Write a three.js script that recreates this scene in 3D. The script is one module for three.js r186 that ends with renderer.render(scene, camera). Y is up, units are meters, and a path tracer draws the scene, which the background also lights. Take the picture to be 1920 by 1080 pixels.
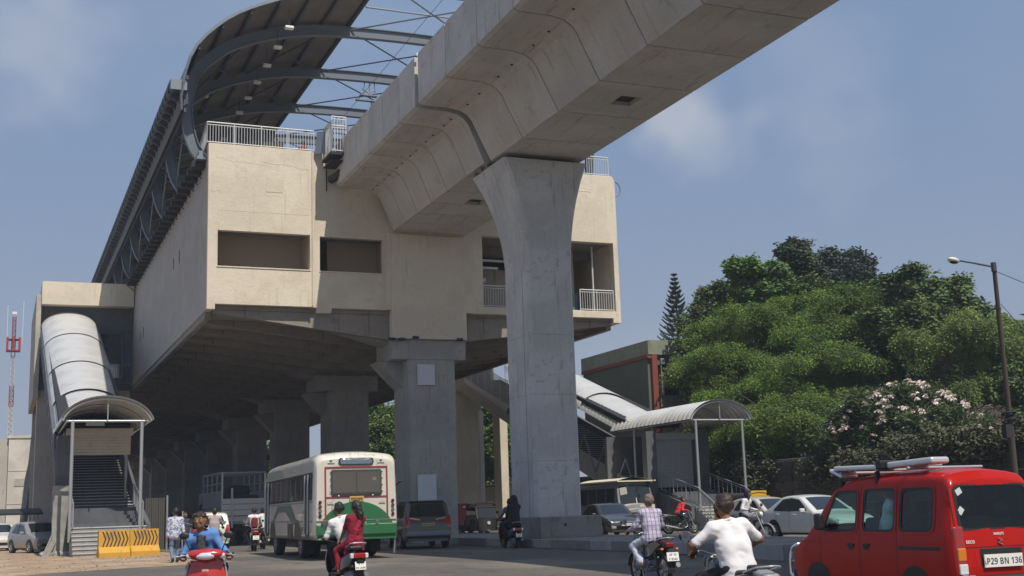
import * as THREE from 'three';
import { mergeGeometries, mergeVertices, toCreasedNormals } from 'three/addons/utils/BufferGeometryUtils.js';
import { RoundedBoxGeometry } from 'three/addons/geometries/RoundedBoxGeometry.js';
import { TessellateModifier } from 'three/addons/modifiers/TessellateModifier.js';

// ---------------------------------------------------------------- camera, sky, sun
const scene = new THREE.Scene();
const renderer = new THREE.WebGLRenderer({ antialias: true });
renderer.setSize(1024, 576);
renderer.toneMapping = THREE.LinearToneMapping;
renderer.toneMappingExposure = 1.0;
renderer.shadowMap.enabled = true;
const camera = new THREE.PerspectiveCamera(26.604, 16 / 9, 0.3, 3000);
{
  const pitch = 0.180869, yaw = 0.400264, roll = -0.03277;
  const fwd = new THREE.Vector3(Math.sin(yaw) * Math.cos(pitch), Math.sin(pitch), -Math.cos(yaw) * Math.cos(pitch));
  const right = new THREE.Vector3(Math.cos(yaw), 0, Math.sin(yaw));
  const up = new THREE.Vector3().crossVectors(right, fwd);
  camera.position.set(0, 1.3, 0);
  camera.up.copy(right).multiplyScalar(-Math.sin(roll)).addScaledVector(up, Math.cos(roll));
  camera.lookAt(fwd.x, 1.3 + fwd.y, fwd.z);
}
const hash3 = (x, y, z) => { let h = Math.imul(x, 374761393) ^ Math.imul(y, 668265263) ^ Math.imul(z, 2147483647 ^ 0x5bd1e995); h = Math.imul(h ^ (h >>> 13), 1274126177); return ((h ^ (h >>> 16)) >>> 0) / 4294967296; };
const sm = t => t * t * (3 - 2 * t);
const sst = (a, b, x) => { const t = Math.min(1, Math.max(0, (x - a) / (b - a))); return t * t * (3 - 2 * t); };
function vn3(x, y, z) {
  const X = Math.floor(x), Y = Math.floor(y), Z = Math.floor(z), u = sm(x - X), v = sm(y - Y), w = sm(z - Z);
  const L = (a, b, t) => a + (b - a) * t, h = hash3;
  return L(L(L(h(X, Y, Z), h(X + 1, Y, Z), u), L(h(X, Y + 1, Z), h(X + 1, Y + 1, Z), u), v), L(L(h(X, Y, Z + 1), h(X + 1, Y, Z + 1), u), L(h(X, Y + 1, Z + 1), h(X + 1, Y + 1, Z + 1), u), v), w);
}
const fbm3 = (x, y, z, o = 4) => { let s = 0, a = .5, n = 0; for (let i = 0; i < o; i++) { s += a * vn3(x, y, z); n += a; a *= .5; x *= 2.03; y *= 2.03; z *= 2.03; } return s / n; };
const SUN = new THREE.Vector3(0.115, 1, .64).normalize();
{
  const W = 1024, H = 512, d = new Float32Array(W * H * 4);
  const hor = [.33, .385, .475], mid = [.222, .313, .482], zen = [.13, .235, .46];
  // two faint clouds: unit directions towards them, and their angular radius
  const clouds = [[.505, .300, -.81, .036, .75], [.49, .315, -.815, .02, .5], [.01, .361, -.933, .05, .55], [.576, .333, -.746, .05, .22], [.60, .27, -.75, .04, .18], [-.6, .4, .6, .2, .5], [.8, .5, .3, .2, .5], [-.8, .35, -.45, .15, .5]];
  for (const c of clouds) { const l = Math.hypot(c[0], c[1], c[2]); c[0] /= l; c[1] /= l; c[2] /= l; }
  for (let j = 0; j < H; j++) for (let i = 0; i < W; i++) {
    const th = ((i + .5) / W - .5) * 2 * Math.PI, ph = ((j + .5) / H - .5) * Math.PI;
    const x = Math.cos(ph) * Math.cos(th), y = Math.sin(ph), z = Math.cos(ph) * Math.sin(th), k = (j * W + i) * 4;
    const e = Math.max(0, y), a = sst(0, .34, e), b = sst(.25, 1, e);
    const cs = x * SUN.x + y * SUN.y + z * SUN.z, gl = .28 * Math.pow(Math.max(0, cs), 8) + .12 * Math.max(0, cs);
    let cl = 0;
    if (y > 0) for (const c of clouds) {
      const dd = Math.acos(Math.min(1, x * c[0] + y * c[1] + z * c[2])) / c[3];
      if (dd < 1.6) cl += c[4] * (1 - sst(.2, 1.6, dd + 1.6 * (fbm3(x * 38, y * 52, z * 38, 5) - .5))) * (.5 + fbm3(x * 30 + 7, y * 46, z * 30, 4));
    }
    cl += .22 * sst(.5, .8, fbm3(x * 4 + 3, y * 9, z * 4, 5)) * (1 - b);
    for (let q = 0; q < 3; q++) {
      let v = hor[q] + (mid[q] - hor[q]) * a; v += (zen[q] - v) * b;
      v += gl * [1, .95, .85][q];
      v += ([.5, .53, .60][q] - v) * Math.min(.75, cl * .75);
      d[k + q] = y < -.01 ? [.16, .15, .14][q] : v;
    }
    d[k + 3] = 1;
  }
  const t = new THREE.DataTexture(d, W, H, THREE.RGBAFormat, THREE.FloatType);
  t.mapping = THREE.EquirectangularReflectionMapping; t.minFilter = t.magFilter = THREE.LinearFilter; t.wrapS = THREE.RepeatWrapping; t.colorSpace = THREE.LinearSRGBColorSpace; t.needsUpdate = true;
  scene.background = t; scene.environment = t; scene.backgroundIntensity = 1; scene.environmentIntensity = 1;
}
const sun = new THREE.DirectionalLight(new THREE.Color(1, .93, .81), 4.7);
sun.position.copy(SUN).multiplyScalar(160).add(new THREE.Vector3(20, 0, -50)); sun.target.position.set(20, 0, -50);
sun.castShadow = true; sun.shadow.mapSize.set(4096, 4096); sun.shadow.radius = 1; sun.shadow.bias = -.0005;
Object.assign(sun.shadow.camera, { left: -90, right: 90, top: 90, bottom: -90, near: 1, far: 420 });
scene.add(sun, sun.target);
scene.fog = new THREE.FogExp2(new THREE.Color(.36, .40, .47), 0.00055);

// ---------------------------------------------------------------- helpers
let _s = 12345;
const seed = s => { _s = s >>> 0; };
const rnd = () => { _s = (_s + 0x6D2B79F5) >>> 0; let t = _s; t = Math.imul(t ^ (t >>> 15), t | 1); t ^= t + Math.imul(t ^ (t >>> 7), t | 61); return ((t ^ (t >>> 14)) >>> 0) / 4294967296; };
const rr = (a, b) => a + (b - a) * rnd();
const V = (x, y, z) => new THREE.Vector3(x, y, z);
const PI = Math.PI, D2R = PI / 180;
const used = {};
function numbered(n) { const k = used[n] = (used[n] ?? -1) + 1; return k ? n + '_' + String(k).padStart(3, '0') : n; }
function tag(o, label, category, group) { o.userData = { ...o.userData, label, category }; if (group) o.userData.group = group; return o; }
function thing(name, label, category, pos = [0, 0, 0], heading = 0, group) {
  const o = new THREE.Group(); o.name = numbered(name); o.position.set(...pos); o.rotation.y = -heading * D2R;
  scene.add(o); return tag(o, label, category, group);
}
function prep(g) {
  if (g.index) g = g.toNonIndexed();
  for (const k of Object.keys(g.attributes)) if (!['position', 'normal', 'uv'].includes(k)) g.deleteAttribute(k);
  if (!g.attributes.normal) g.computeVertexNormals();
  g.morphAttributes = {}; g.clearGroups();
  return g;
}
// uv in metres from the dominant direction of each triangle
function metreUV(g) {
  const p = g.attributes.position, n = p.count, uv = new Float32Array(n * 2), a = V(), b = V(), c = V(), e = V(), f = V();
  for (let i = 0; i < n; i += 3) {
    a.fromBufferAttribute(p, i); b.fromBufferAttribute(p, i + 1); c.fromBufferAttribute(p, i + 2);
    e.subVectors(b, a).cross(f.subVectors(c, a));
    const x = Math.abs(e.x), y = Math.abs(e.y), z = Math.abs(e.z);
    [a, b, c].forEach((q, k) => { const o = (i + k) * 2; if (y >= x && y >= z) { uv[o] = q.x; uv[o + 1] = q.z; } else if (x >= z) { uv[o] = q.z; uv[o + 1] = q.y; } else { uv[o] = q.x; uv[o + 1] = q.y; } });
  }
  g.setAttribute('uv', new THREE.BufferAttribute(uv, 2)); return g;
}
function merge(gs, keepUV) {
  gs = [gs].flat(9).filter(Boolean).map(prep);
  if (!keepUV) gs.forEach(g => { if (!g.attributes.uv) g.setAttribute('uv', new THREE.BufferAttribute(new Float32Array(g.attributes.position.count * 2), 2)); });
  const g = gs.length > 1 ? mergeGeometries(gs) : gs[0];
  return keepUV ? g : metreUV(g);
}
function obj(name, gs, mat, parent = scene, o = {}) {
  const m = new THREE.Mesh(merge(gs, o.keepUV), mat);
  m.name = parent === scene ? numbered(name) : name; m.castShadow = m.receiveShadow = true; parent.add(m);
  if (o.label) m.userData.label = o.label;
  if (o.kind) m.userData.kind = o.kind;
  return m;
}
const each = (name, list, m, parent, o) => list.map(g => obj(name, g, m, parent, o));
function struct(name, gs, mat, o = {}) { const m = obj(name, gs, mat, scene, o); m.userData.kind = 'structure'; return m; }
const M4 = (g, m) => { g.applyMatrix4(m); return g; };
const tr = (g, x, y, z) => g.translate(x, y, z);
function bx(w, h, d, x = 0, y = 0, z = 0, rx = 0, ry = 0, rz = 0) { const g = new THREE.BoxGeometry(w, h, d); if (rx) g.rotateX(rx); if (ry) g.rotateY(ry); if (rz) g.rotateZ(rz); return g.translate(x, y, z); }
function rbx(w, h, d, r, x = 0, y = 0, z = 0, rx = 0, ry = 0, rz = 0) { const g = new RoundedBoxGeometry(w, h, d, 2, r); if (rx) g.rotateX(rx); if (ry) g.rotateY(ry); if (rz) g.rotateZ(rz); return g.translate(x, y, z); }
const B = (x0, x1, y0, y1, z0, z1) => bx(x1 - x0, y1 - y0, Math.abs(z1 - z0), (x0 + x1) / 2, (y0 + y1) / 2, (z0 + z1) / 2);
function along(g, a, b) { // geometry built along +y, unit centred, from a to b
  const d = V().subVectors(b, a), q = new THREE.Quaternion().setFromUnitVectors(V(0, 1, 0), d.clone().normalize());
  return M4(g, new THREE.Matrix4().compose(V().addVectors(a, b).multiplyScalar(.5), q, V(1, 1, 1)));
}
const v3 = a => a.isVector3 ? a : V(...a);
function tube(a, b, r, n = 7, r2) { a = v3(a); b = v3(b); return along(new THREE.CylinderGeometry(r2 ?? r, r, a.distanceTo(b), n), a, b); }
function bar(a, b, w, h) { a = v3(a); b = v3(b); const L = a.distanceTo(b), m = new THREE.Matrix4().lookAt(a, b, Math.abs(b.y - a.y) > .999 * L ? V(1, 0, 0) : V(0, 1, 0)); m.setPosition(V().addVectors(a, b).multiplyScalar(.5)); return M4(new THREE.BoxGeometry(w, h, L), m); }
const pipe = (pts, r, n = 6, seg) => new THREE.TubeGeometry(new THREE.CatmullRomCurve3(pts.map(v3), false, 'catmullrom', .35), seg ?? pts.length * 4, r, n);
const disc = (r, h, x, y, z, ax = 'x', n = 16) => { const g = new THREE.CylinderGeometry(r, r, h, n); if (ax === 'x') g.rotateZ(PI / 2); if (ax === 'z') g.rotateX(PI / 2); return g.translate(x, y, z); };
const sph = (r, x, y, z, sx = 1, sy = 1, sz = 1, n = 10) => new THREE.SphereGeometry(r, n, Math.max(5, n - 3)).scale(sx, sy, sz).translate(x, y, z);
const shp = pts => { const s = new THREE.Shape(); pts.forEach((p, i) => i ? s.lineTo(p[0], p[1]) : s.moveTo(p[0], p[1])); return s; };
// polygon in (x,y) extruded from z0 to z1
function prismZ(pts, z0, z1, bevel = 0, holes) {
  const s = shp(pts); (holes ?? []).forEach(h => s.holes.push(shp(h)));
  const L = z1 - z0, g = new THREE.ExtrudeGeometry(s, { depth: L - 2 * bevel, bevelEnabled: bevel > 0, bevelSize: bevel, bevelThickness: bevel, bevelSegments: 1, bevelOffset: -bevel, curveSegments: 8 });
  return g.translate(0, 0, z0 + bevel);
}
// polygon in (z,y) extruded from x0 to x1
function prismX(pts, x0, x1, bevel = 0, holes) { const f = a => a.map(p => [-p[0], p[1]]); const g = prismZ(f(pts), 0, x1 - x0, bevel, holes && holes.map(f)); return g.rotateY(PI / 2).translate(x0, 0, 0); }
// polygon in (x,z) extruded from y0 to y1
function prismY(pts, y0, y1, bevel = 0) { const g = prismZ(pts.map(p => [p[0], -p[1]]), 0, y1 - y0, bevel); return g.rotateX(-PI / 2).translate(0, y0, 0); }
function grid(fn, nu, nv, wrap) { // smooth surface, fn(u,v) -> [x,y,z]
  const pos = [], idx = [], uv = [];
  for (let i = 0; i <= nu; i++) for (let j = 0; j <= nv; j++) { pos.push(...fn(i / nu, j / nv)); uv.push(i / nu, j / nv); }
  for (let i = 0; i < nu; i++) for (let j = 0; j < nv; j++) { const a = i * (nv + 1) + j, b = a + nv + 1; idx.push(a, b, a + 1, b, b + 1, a + 1); }
  const g = new THREE.BufferGeometry(); g.setAttribute('position', new THREE.Float32BufferAttribute(pos, 3)); g.setAttribute('uv', new THREE.Float32BufferAttribute(uv, 2)); g.setIndex(idx);
  g.computeVertexNormals(); return g;
}
const tess = (g, L, it = 6) => new TessellateModifier(L, it).modify(prep(g));
const roundPoly = (pts, r, n = 4) => { // rounded polygon corners
  const out = [], N = pts.length;
  for (let i = 0; i < N; i++) {
    const p = pts[i], a = pts[(i + N - 1) % N], b = pts[(i + 1) % N], la = Math.hypot(a[0] - p[0], a[1] - p[1]), lb = Math.hypot(b[0] - p[0], b[1] - p[1]);
    const k = Math.min(p[2] ?? r, la / 2, lb / 2), A = [p[0] + (a[0] - p[0]) * k / la, p[1] + (a[1] - p[1]) * k / la], C = [p[0] + (b[0] - p[0]) * k / lb, p[1] + (b[1] - p[1]) * k / lb];
    for (let j = 0; j <= n; j++) { const t = j / n, u = 1 - t; out.push([u * u * A[0] + 2 * u * t * p[0] + t * t * C[0], u * u * A[1] + 2 * u * t * p[1] + t * t * C[1]]); }
  }
  return out;
};
const arcPts = (cx, cy, rx, ry, a0, a1, n) => Array.from({ length: n + 1 }, (_, i) => { const a = a0 + (a1 - a0) * i / n; return [cx + rx * Math.cos(a), cy + ry * Math.sin(a)]; });

// ---------------------------------------------------------------- materials
function pnoise(n, f, s) { // tileable value-noise lattice
  return (x, y) => { const X = x * f, Y = y * f, i = Math.floor(X), j = Math.floor(Y), u = sm(X - i), v = sm(Y - j), h = (a, b) => hash3(((a % f) + f) % f, ((b % f) + f) % f, s); return (h(i, j) * (1 - u) + h(i + 1, j) * u) * (1 - v) + (h(i, j + 1) * (1 - u) + h(i + 1, j + 1) * u) * v; };
}
function pfbm(f, s, o = 5) { const L = Array.from({ length: o }, (_, k) => pnoise(0, f << k, s + k * 17)); return (x, y) => { let v = 0, a = .5, n = 0; for (const l of L) { v += a * l(x, y); n += a; a *= .55; } return v / n; }; }
function tex(n, fn, metres, data) { // fn(x,y in 0..1) -> [r,g,b] linear-ish 0..1 (sRGB encoded here)
  const d = new Uint8Array(n * n * 4);
  for (let j = 0; j < n; j++) for (let i = 0; i < n; i++) { const c = fn(i / n, j / n), k = (j * n + i) * 4; for (let q = 0; q < 3; q++) { let v = Math.max(0, Math.min(1, c[q] ?? c[0])); if (!data) v = v <= .0031308 ? v * 12.92 : 1.055 * Math.pow(v, 1 / 2.4) - .055; d[k + q] = v * 255; } d[k + 3] = 255; }
  const t = new THREE.DataTexture(d, n, n); t.wrapS = t.wrapT = THREE.RepeatWrapping; t.magFilter = THREE.LinearFilter; t.minFilter = THREE.LinearMipmapLinearFilter; t.generateMipmaps = true; if (!data) t.colorSpace = THREE.SRGBColorSpace; t.repeat.set(1 / metres, 1 / metres); t.needsUpdate = true; return t;
}
const mix = (a, b, t) => a.map((v, i) => v + (b[i] - v) * t);
const lin = (r, g, b) => new THREE.Color().setRGB(r, g, b);
function mat(c, rough = .8, o = {}) { const m = new THREE.MeshStandardMaterial({ roughness: rough, ...o }); if (c) m.color.copy(Array.isArray(c) ? lin(...c) : new THREE.Color(c)); return m; }
const A = { n1: pfbm(4, 1), n2: pfbm(16, 5), n3: pfbm(3, 9), n4: pfbm(64, 21, 2), st: pfbm(8, 33) };
const streak = (x, y) => { // long vertical stains with their own edges
  const s = A.st(x * 4 % 1, y * .25); return sst(.58, .8, s) * sst(.35, .7, A.n3(x, y)); };
const grainBump = tex(256, (x, y) => [.5 + .5 * (A.n4(x, y) - .5) + .5 * (A.n2(x, y) - .5)], 1, true);
const bumpAt = (m, s) => { const t = grainBump.clone(); t.repeat.set(1 / m, 1 / m); t.needsUpdate = true; return { bumpMap: t, bumpScale: s }; };
const concreteTex = (base, dark, warm, seedk, metres = 5) => tex(512, (x, y) => {
  let c = mix(base, dark, .75 * sst(.38, .72, A.n1(x, y + seedk)) * .7 + .25 * A.n2(x, y));
  c = mix(c, warm, .55 * sst(.5, .75, A.n3(x + seedk, y)));
  c = mix(c, dark.map(v => v * .62), .7 * streak(x + seedk, y)); c = mix(c, dark.map(v => v * .75), .5 * sst(.62, .74, A.n2(y + seedk, x)) * sst(.5, .62, A.n1(x, y)));
  const g = .93 + .14 * A.n4(x, y); return c.map(v => v * g);
}, metres);
const M = {};
{
  const cs = [[[.52, .51, .49], [.4, .39, .375], [.48, .425, .365]], [[.54, .525, .505], [.42, .405, .39], [.49, .43, .37]], [[.50, .495, .475], [.39, .38, .365], [.47, .425, .37]]];
  M.girder = cs.map((c, i) => mat(null, .9, { map: concreteTex(...c, i * .37), ...bumpAt(1.5, .006) }));
  M.parapet = M.girder;
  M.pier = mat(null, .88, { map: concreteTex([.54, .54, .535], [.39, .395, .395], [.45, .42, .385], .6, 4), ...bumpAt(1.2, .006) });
  M.pierDark = mat(null, .9, { map: concreteTex([.34, .332, .32], [.24, .237, .23], [.31, .285, .25], .2, 4), ...bumpAt(1.2, .006) });  // pier concrete darkened in its colour for the shade under the station
  M.kerb = mat(null, .92, { map: concreteTex([.27, .265, .25], [.15, .15, .15], [.23, .19, .15], .8, 3), ...bumpAt(.8, .008) });
  const beige = (k) => tex(512, (x, y) => {
    let c = mix([.63, .56, .455], [.57, .505, .405], sst(.4, .7, A.n1(x + k, y)));
    c = mix(c, [.67, .61, .49], .5 * sst(.55, .7, A.n3(x, y + k)));
    c = mix(c, [.47, .41, .33], .35 * sst(.60, .74, A.n2(x + k, y)) * sst(.45, .6, A.n3(y, x)));
    c = mix(c, [.41, .375, .31], .45 * streak(x, y + k));
    const g = .95 + .1 * A.n4(x, y); return c.map(v => v * g);
  }, 6);
  M.beige = mat(null, .9, { map: beige(.1), ...bumpAt(2, .012) });
  M.beige2 = mat(null, .9, { map: beige(.55), ...bumpAt(2, .012) });
  M.soffit = mat(null, .95, { map: concreteTex([.27, .245, .215], [.19, .175, .155], [.24, .2, .165], .3, 6), ...bumpAt(2, .01) });  // plain concrete with the underside shade mixed into its colour
  M.greyWall = mat(null, .9, { map: concreteTex([.42, .39, .355], [.34, .315, .29], [.39, .34, .29], .45, 6), ...bumpAt(2, .008) });
  M.slate = mat(null, .85, { map: concreteTex([.11, .115, .13], [.075, .078, .088], [.1, .1, .1], .9, 3), ...bumpAt(1, .004) });
  const crk = (x, y) => { const u = A.n1(x, y) - .5, v = A.n3(x * 2 % 1, y * 2 % 1) - .5; return Math.max(1 - Math.abs(u) / .006, 1 - Math.abs(v) / .005); };
  M.asphalt = mat(null, .93, { map: tex(1024, (x, y) => {
    let c = mix([.13, .113, .098], [.092, .083, .075], sst(.35, .65, A.n1(x, y))); c = mix(c, [.185, .155, .122], .8 * sst(.5, .72, A.n3(x, y)));
    if (A.n3(y * .99, x) > .62) c = mix(c, [.075, .07, .066], .55); c = mix(c, [.04, .038, .037], .6 * sst(.66, .76, A.n2(x, y)) * sst(.5, .6, A.n1(y, x))); const k = crk(x, y); if (k > 0) c = mix(c, [.04, .037, .034], .7 * Math.min(1, k));
    const g = .76 + .48 * A.n4(x * 3 % 1, y * 3 % 1); return c.map(v => v * g); }, 13), ...bumpAt(.6, .008) });
  M.sand = mat(null, 1, { map: tex(512, (x, y) => { let c = mix([.36, .25, .16], [.27, .19, .125], sst(.3, .7, A.n2(x, y))); c = mix(c, [.4, .32, .24], sst(.5, .8, A.n1(x, y))); const g = .8 + .4 * A.n4(x, y); return c.map(v => v * g); }, 5), ...bumpAt(1, .03) });
  M.earth = mat(null, 1, { map: tex(512, (x, y) => { let c = mix([.19, .15, .1], [.13, .115, .075], sst(.3, .7, A.n2(x, y))); const g = .75 + .5 * A.n4(x, y); return c.map(v => v * g); }, 6), ...bumpAt(1, .04) });
  M.steel = mat([.06, .072, .092], .55, { metalness: .3, ...bumpAt(2, .002) });
  M.steelLight = mat([.19, .22, .26], .5, { metalness: .3 });
  M.roofUnder = mat(null, .7, { map: concreteTex([.15, .135, .12], [.1, .092, .085], [.16, .135, .11], .15, 3) });
  M.roofTop = mat([.4, .41, .42], .45, { metalness: .5 });
  M.dark = mat([.02, .02, .022], .8);
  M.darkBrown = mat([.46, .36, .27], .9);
  M.rail = mat([.56, .57, .58], .45, { metalness: .2 });
  M.galv = mat([.4, .41, .42], .42, { metalness: .55, ...bumpAt(.7, .001) });
  M.black = mat([.012, .012, .013], .5);
  M.rubber = mat([.018, .018, .018], .9);
  M.chrome = mat([.75, .75, .76], .16, { metalness: 1 });
  M.alloy = mat([.42, .43, .44], .35, { metalness: .8 });
  M.glassDark = new THREE.MeshPhysicalMaterial({ color: lin(.014, .018, .02), roughness: .06, clearcoat: .3 });
  M.glass = new THREE.MeshPhysicalMaterial({ color: lin(.55, .72, .68), roughness: .02, transmission: 1, thickness: 0, ior: 1.5 });
  M.red = mat([.36, .012, .01], .35);
  M.white = mat([.7, .69, .66], .5);
  M.lampGlass = new THREE.MeshPhysicalMaterial({ color: lin(.8, .82, .84), roughness: .12, metalness: .35, clearcoat: 1 });
  M.tailRed = new THREE.MeshPhysicalMaterial({ color: lin(.3, .012, .012), roughness: .15, clearcoat: 1 });
  M.amber = new THREE.MeshPhysicalMaterial({ color: lin(.6, .17, .01), roughness: .15, clearcoat: 1 });
  M.skin = mat([.23, .115, .065], .6); M.skinDark = mat([.12, .058, .035], .6);
  M.hair = mat([.012, .010, .009], .55);
}
const paintFlake = tex(256, (x, y) => [.86 + .2 * (A.n1(x, y) - .3) - .35 * sst(.62, .8, A.n2(x, y)) * sst(.5, .7, A.n3(x, y))], 1.7);
const paint = (r, g, b, rough = .32, o = {}) => new THREE.MeshPhysicalMaterial({ color: lin(r, g, b), roughness: rough, clearcoat: .8, clearcoatRoughness: .08, map: paintFlake, ...o });
// an opaque sheet of print (lettering on a plate, a badge)
function printMat(w, h, draw, rough = .5, tr = false) {
  const c = document.createElement('canvas'); c.width = w; c.height = h; const g = c.getContext('2d'); draw(g, w, h);
  const t = new THREE.CanvasTexture(c); t.colorSpace = THREE.SRGBColorSpace; t.magFilter = THREE.LinearFilter; t.flipY = true;
  return mat([1, 1, 1], rough, { map: t, ...(tr ? { transparent: true, alphaTest: .5 } : {}) });
}
const plateMat = (lines, bg = '#dedcd4', fg = '#181820') => printMat(256, lines.length > 1 ? 160 : 64, (g, w, h) => {
  g.fillStyle = bg; g.fillRect(0, 0, w, h); g.fillStyle = fg; g.textAlign = 'center'; g.textBaseline = 'middle'; g.font = 'bold ' + (lines.length > 1 ? 62 : 46) + 'px sans-serif';
  lines.forEach((s, i) => g.fillText(s, w / 2, h * (i + .55) / lines.length)); });
const quad = (w, h, x, y, z, ry = 0, rx = 0) => { const g = new THREE.PlaneGeometry(w, h); if (rx) g.rotateX(rx); if (ry) g.rotateY(ry); return g.translate(x, y, z); };
// a number plate: a thin slab with the print as its face; faces +z
function plate(parent, lines, w, h, x, y, z, ry = 0, rx = 0, bg) {
  const g = bx(w, h, .012, 0, 0, 0, rx, ry).translate(x, y, z), n = V(0, 0, .0085).applyEuler(new THREE.Euler(rx, ry, 0, 'YXZ'));
  const p = obj('number_plate', g, M.white, parent);
  const q = quad(w * .98, h * .97, 0, 0, 0); q.rotateX(rx); q.rotateY(ry); q.translate(x + n.x, y + n.y, z + n.z);
  obj('plate_lettering', q, plateMat(lines, bg), p, { keepUV: true }); return p;
}
// ---------------------------------------------------------------- ground and roads
const gy = z => -0.2 * (1 - sst(14, 34, -z));
const sheet = (x0, x1, z0, z1, dy, nz = 60, nx = 8) => grid((u, v) => { const z = z0 + (z1 - z0) * u, a = typeof x0 === 'function' ? x0(z) : x0, b = typeof x1 === 'function' ? x1(z) : x1; return [a + (b - a) * v, gy(z) + dy, z]; }, nz, nx);
struct('ground', [sheet(-500, 600, 40, -140, -.012, 90, 2), sheet(-1500, 1500, -140, -1600, -.012, 2, 2), sheet(-500, 600, 400, 40, -.012, 2, 2)], M.earth);
struct('road', sheet(-14, 17.4, 38, -210, 0, 160, 6), M.asphalt);
struct('road_beyond_median', sheet(22.3, 33.4, 38, -210, 0, 160, 4), M.asphalt);
const edgeN = z => .9 * (fbm3(z * .35, 1.5, 0, 4) - .5) + .5 * (fbm3(z * 2.1, 4.5, 0, 3) - .5);
struct('sandy_verge', grid((u, v) => {
  const z = -36.2 - 150 * u * u, e = 6.7 - 5.6 * (1 - sst(36.2, 40.5, -z)) + 1.6 * edgeN(z), a = -16;
  const t = Math.pow(v, 3), x = e + (a - e) * t; return [x, gy(z) + .005 + .05 * Math.min(1, (e - x) * .3) * fbm3(x * 1.3, z * 1.3, 2) , z];
}, 260, 26), M.sand);
seed(3);
{ // gravel and litter on the verge
  const g = []; for (let i = 0; i < 260; i++) { const z = -37 - 24 * rnd(), x = 6.2 - 8 * rnd() * rnd() + (z > -41 ? -3 : 0), r = rr(.01, .035); g.push(new THREE.IcosahedronGeometry(r, 0).scale(1, .6, 1.2).rotateY(rnd() * 6).translate(x, .05 + r * .3, z)); }
  const m = obj('gravel', g, M.kerb); m.userData.kind = 'stuff'; tag(m, 'scattered gravel and rubble on the sandy verge', 'gravel');
}
{ // raised median with its kerb stones, footing wall round the pier
  struct('median', [B(17.55, 22.15, 0, .27, -20, -210)], M.kerb);
  const md = thing('kerb', 'long grey concrete kerb along the near edge of the median', 'kerb', [0, 0, 0]);
  for (let i = 0; i < 46; i++) { const z = -19 - i * 1.5, y = gy(z); obj('kerb_stone', rbx(.17, .3 - y + rr(-.008, .008), 1.485, .02, 17.48 + rr(-.006, .006), (.3 + y) / 2 - .0, z - .75), [M.kerb, M.pierDark, M.kerb][i % 3], md); }
  struct('pavement', [B(33.4, 37.5, 0, .16, -10, -210)], M.kerb);
}
// painted edge wear on the near road: dusty strip of lane marking
seed(5);

// ---------------------------------------------------------------- viaduct
const CX = 19.42;
function girderSection(hw, ys) {
  const web = [[hw, ys], [2.42, 16.32], [2.56, 16.62], [2.72, 16.82], [2.98, 16.98], [3.45, 17.07], [4.6, 17.08], [4.77, 17.16]];
  const outer = [[4.77, 19.2], [4.55, 19.2], [4.5, 17.75], [0, 17.75]];
  const half = [...web, ...outer];
  const L = half.map(p => [CX - p[0], p[1]]), Rr = half.slice(0, -1).map(p => [CX + p[0], p[1]]);
  return [...Rr, [CX, 17.75], ...L.slice(0, -1).reverse()];
}
function makeGirder(name, label, zs, hw, ys, hatch) {
  const t = thing(name, label, 'viaduct girder', [0, 0, 0], 0, null);
  zs.forEach((z0, i) => {
    if (!i) return; const a = zs[i - 1], b = z0; // from a (near) to b (far)
    const sec = girderSection(hw, ys);
    let geo;
    if (i === hatch) { // access hatch open in the soffit: the segment is cut in slices round the opening
      const hx0 = CX - .38, hx1 = CX + .42, h0 = a - 1.12, h1 = h0 - .92;
      const xw = hw + (2.42 - hw) * .9 / (16.32 - ys), cut = sec.map(p => p[1] === ys ? [CX + Math.sign(p[0] - CX) * xw, ys + .9] : p);
      geo = [prismZ(sec, h0, a - .028, .012), prismZ(sec, b + .028, h1, .012), prismZ(cut, h1 - .012, h0 + .012),
        prismZ([[CX - hw, ys], [hx0, ys], [hx0, ys + .9], [CX - xw, ys + .9]], h1 - .013, h0 + .013), prismZ([[CX + hw, ys], [CX + xw, ys + .9], [hx1, ys + .9], [hx1, ys]], h1 - .013, h0 + .013)];
    } else geo = prismZ(sec, b + .028, a - .028, .012);
    const s = obj('girder_segment', geo, M.girder[(i * 7) % 3], t);
    if (i === hatch) obj('hatch_dark_plate', B(CX - .6, CX + .6, ys + .16, ys + .2, a - 1.0, a - 2.2), M.black, s);  // black plate across the opening, standing in for its unlit inside
    for (const k of [.32, .72]) obj('drain_hole', disc(.05, .03, CX - 3.05, 16.985, a + (b - a) * k, 'y', 8), M.black, s);
  });
  return t;
}
const nearZ = []; for (let z = -43.45, i = 0; i < 14; i++, z += 3.22) nearZ.unshift(z);
makeGirder('viaduct_span', 'near concrete box girder span passing overhead in front of the pier', nearZ, 1.78, 15.05, nearZ.length - 3);
makeGirder('viaduct_span', 'short concrete box girder span running from the pier into the station front', [-43.83, -45.9, -48.3, -50.4, -52.4, -54.4, -56.25], 1.9, 15.08, 3);
obj('joint_sun_block', [B(CX - 4.46, CX + 4.46, 17.77, 17.83, -43.2, -44.1), B(CX - 4.53, CX - 4.47, 17.3, 19.15, -43.2, -44.1), B(CX + 4.47, CX + 4.53, 17.3, 19.15, -43.2, -44.1)], M.dark).userData = { label: 'dark plates added over the viaduct span joint to keep sun out of the gap', category: 'sun block' };  // plates added to keep direct sun out of the span gap
obj('parapet_cap', [bx(.1, .12, .05, CX - 4.7, 19.26, -43.64)], M.white).userData = { label: 'small white cap on the parapet joint of the viaduct', category: 'joint cap' };
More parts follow.
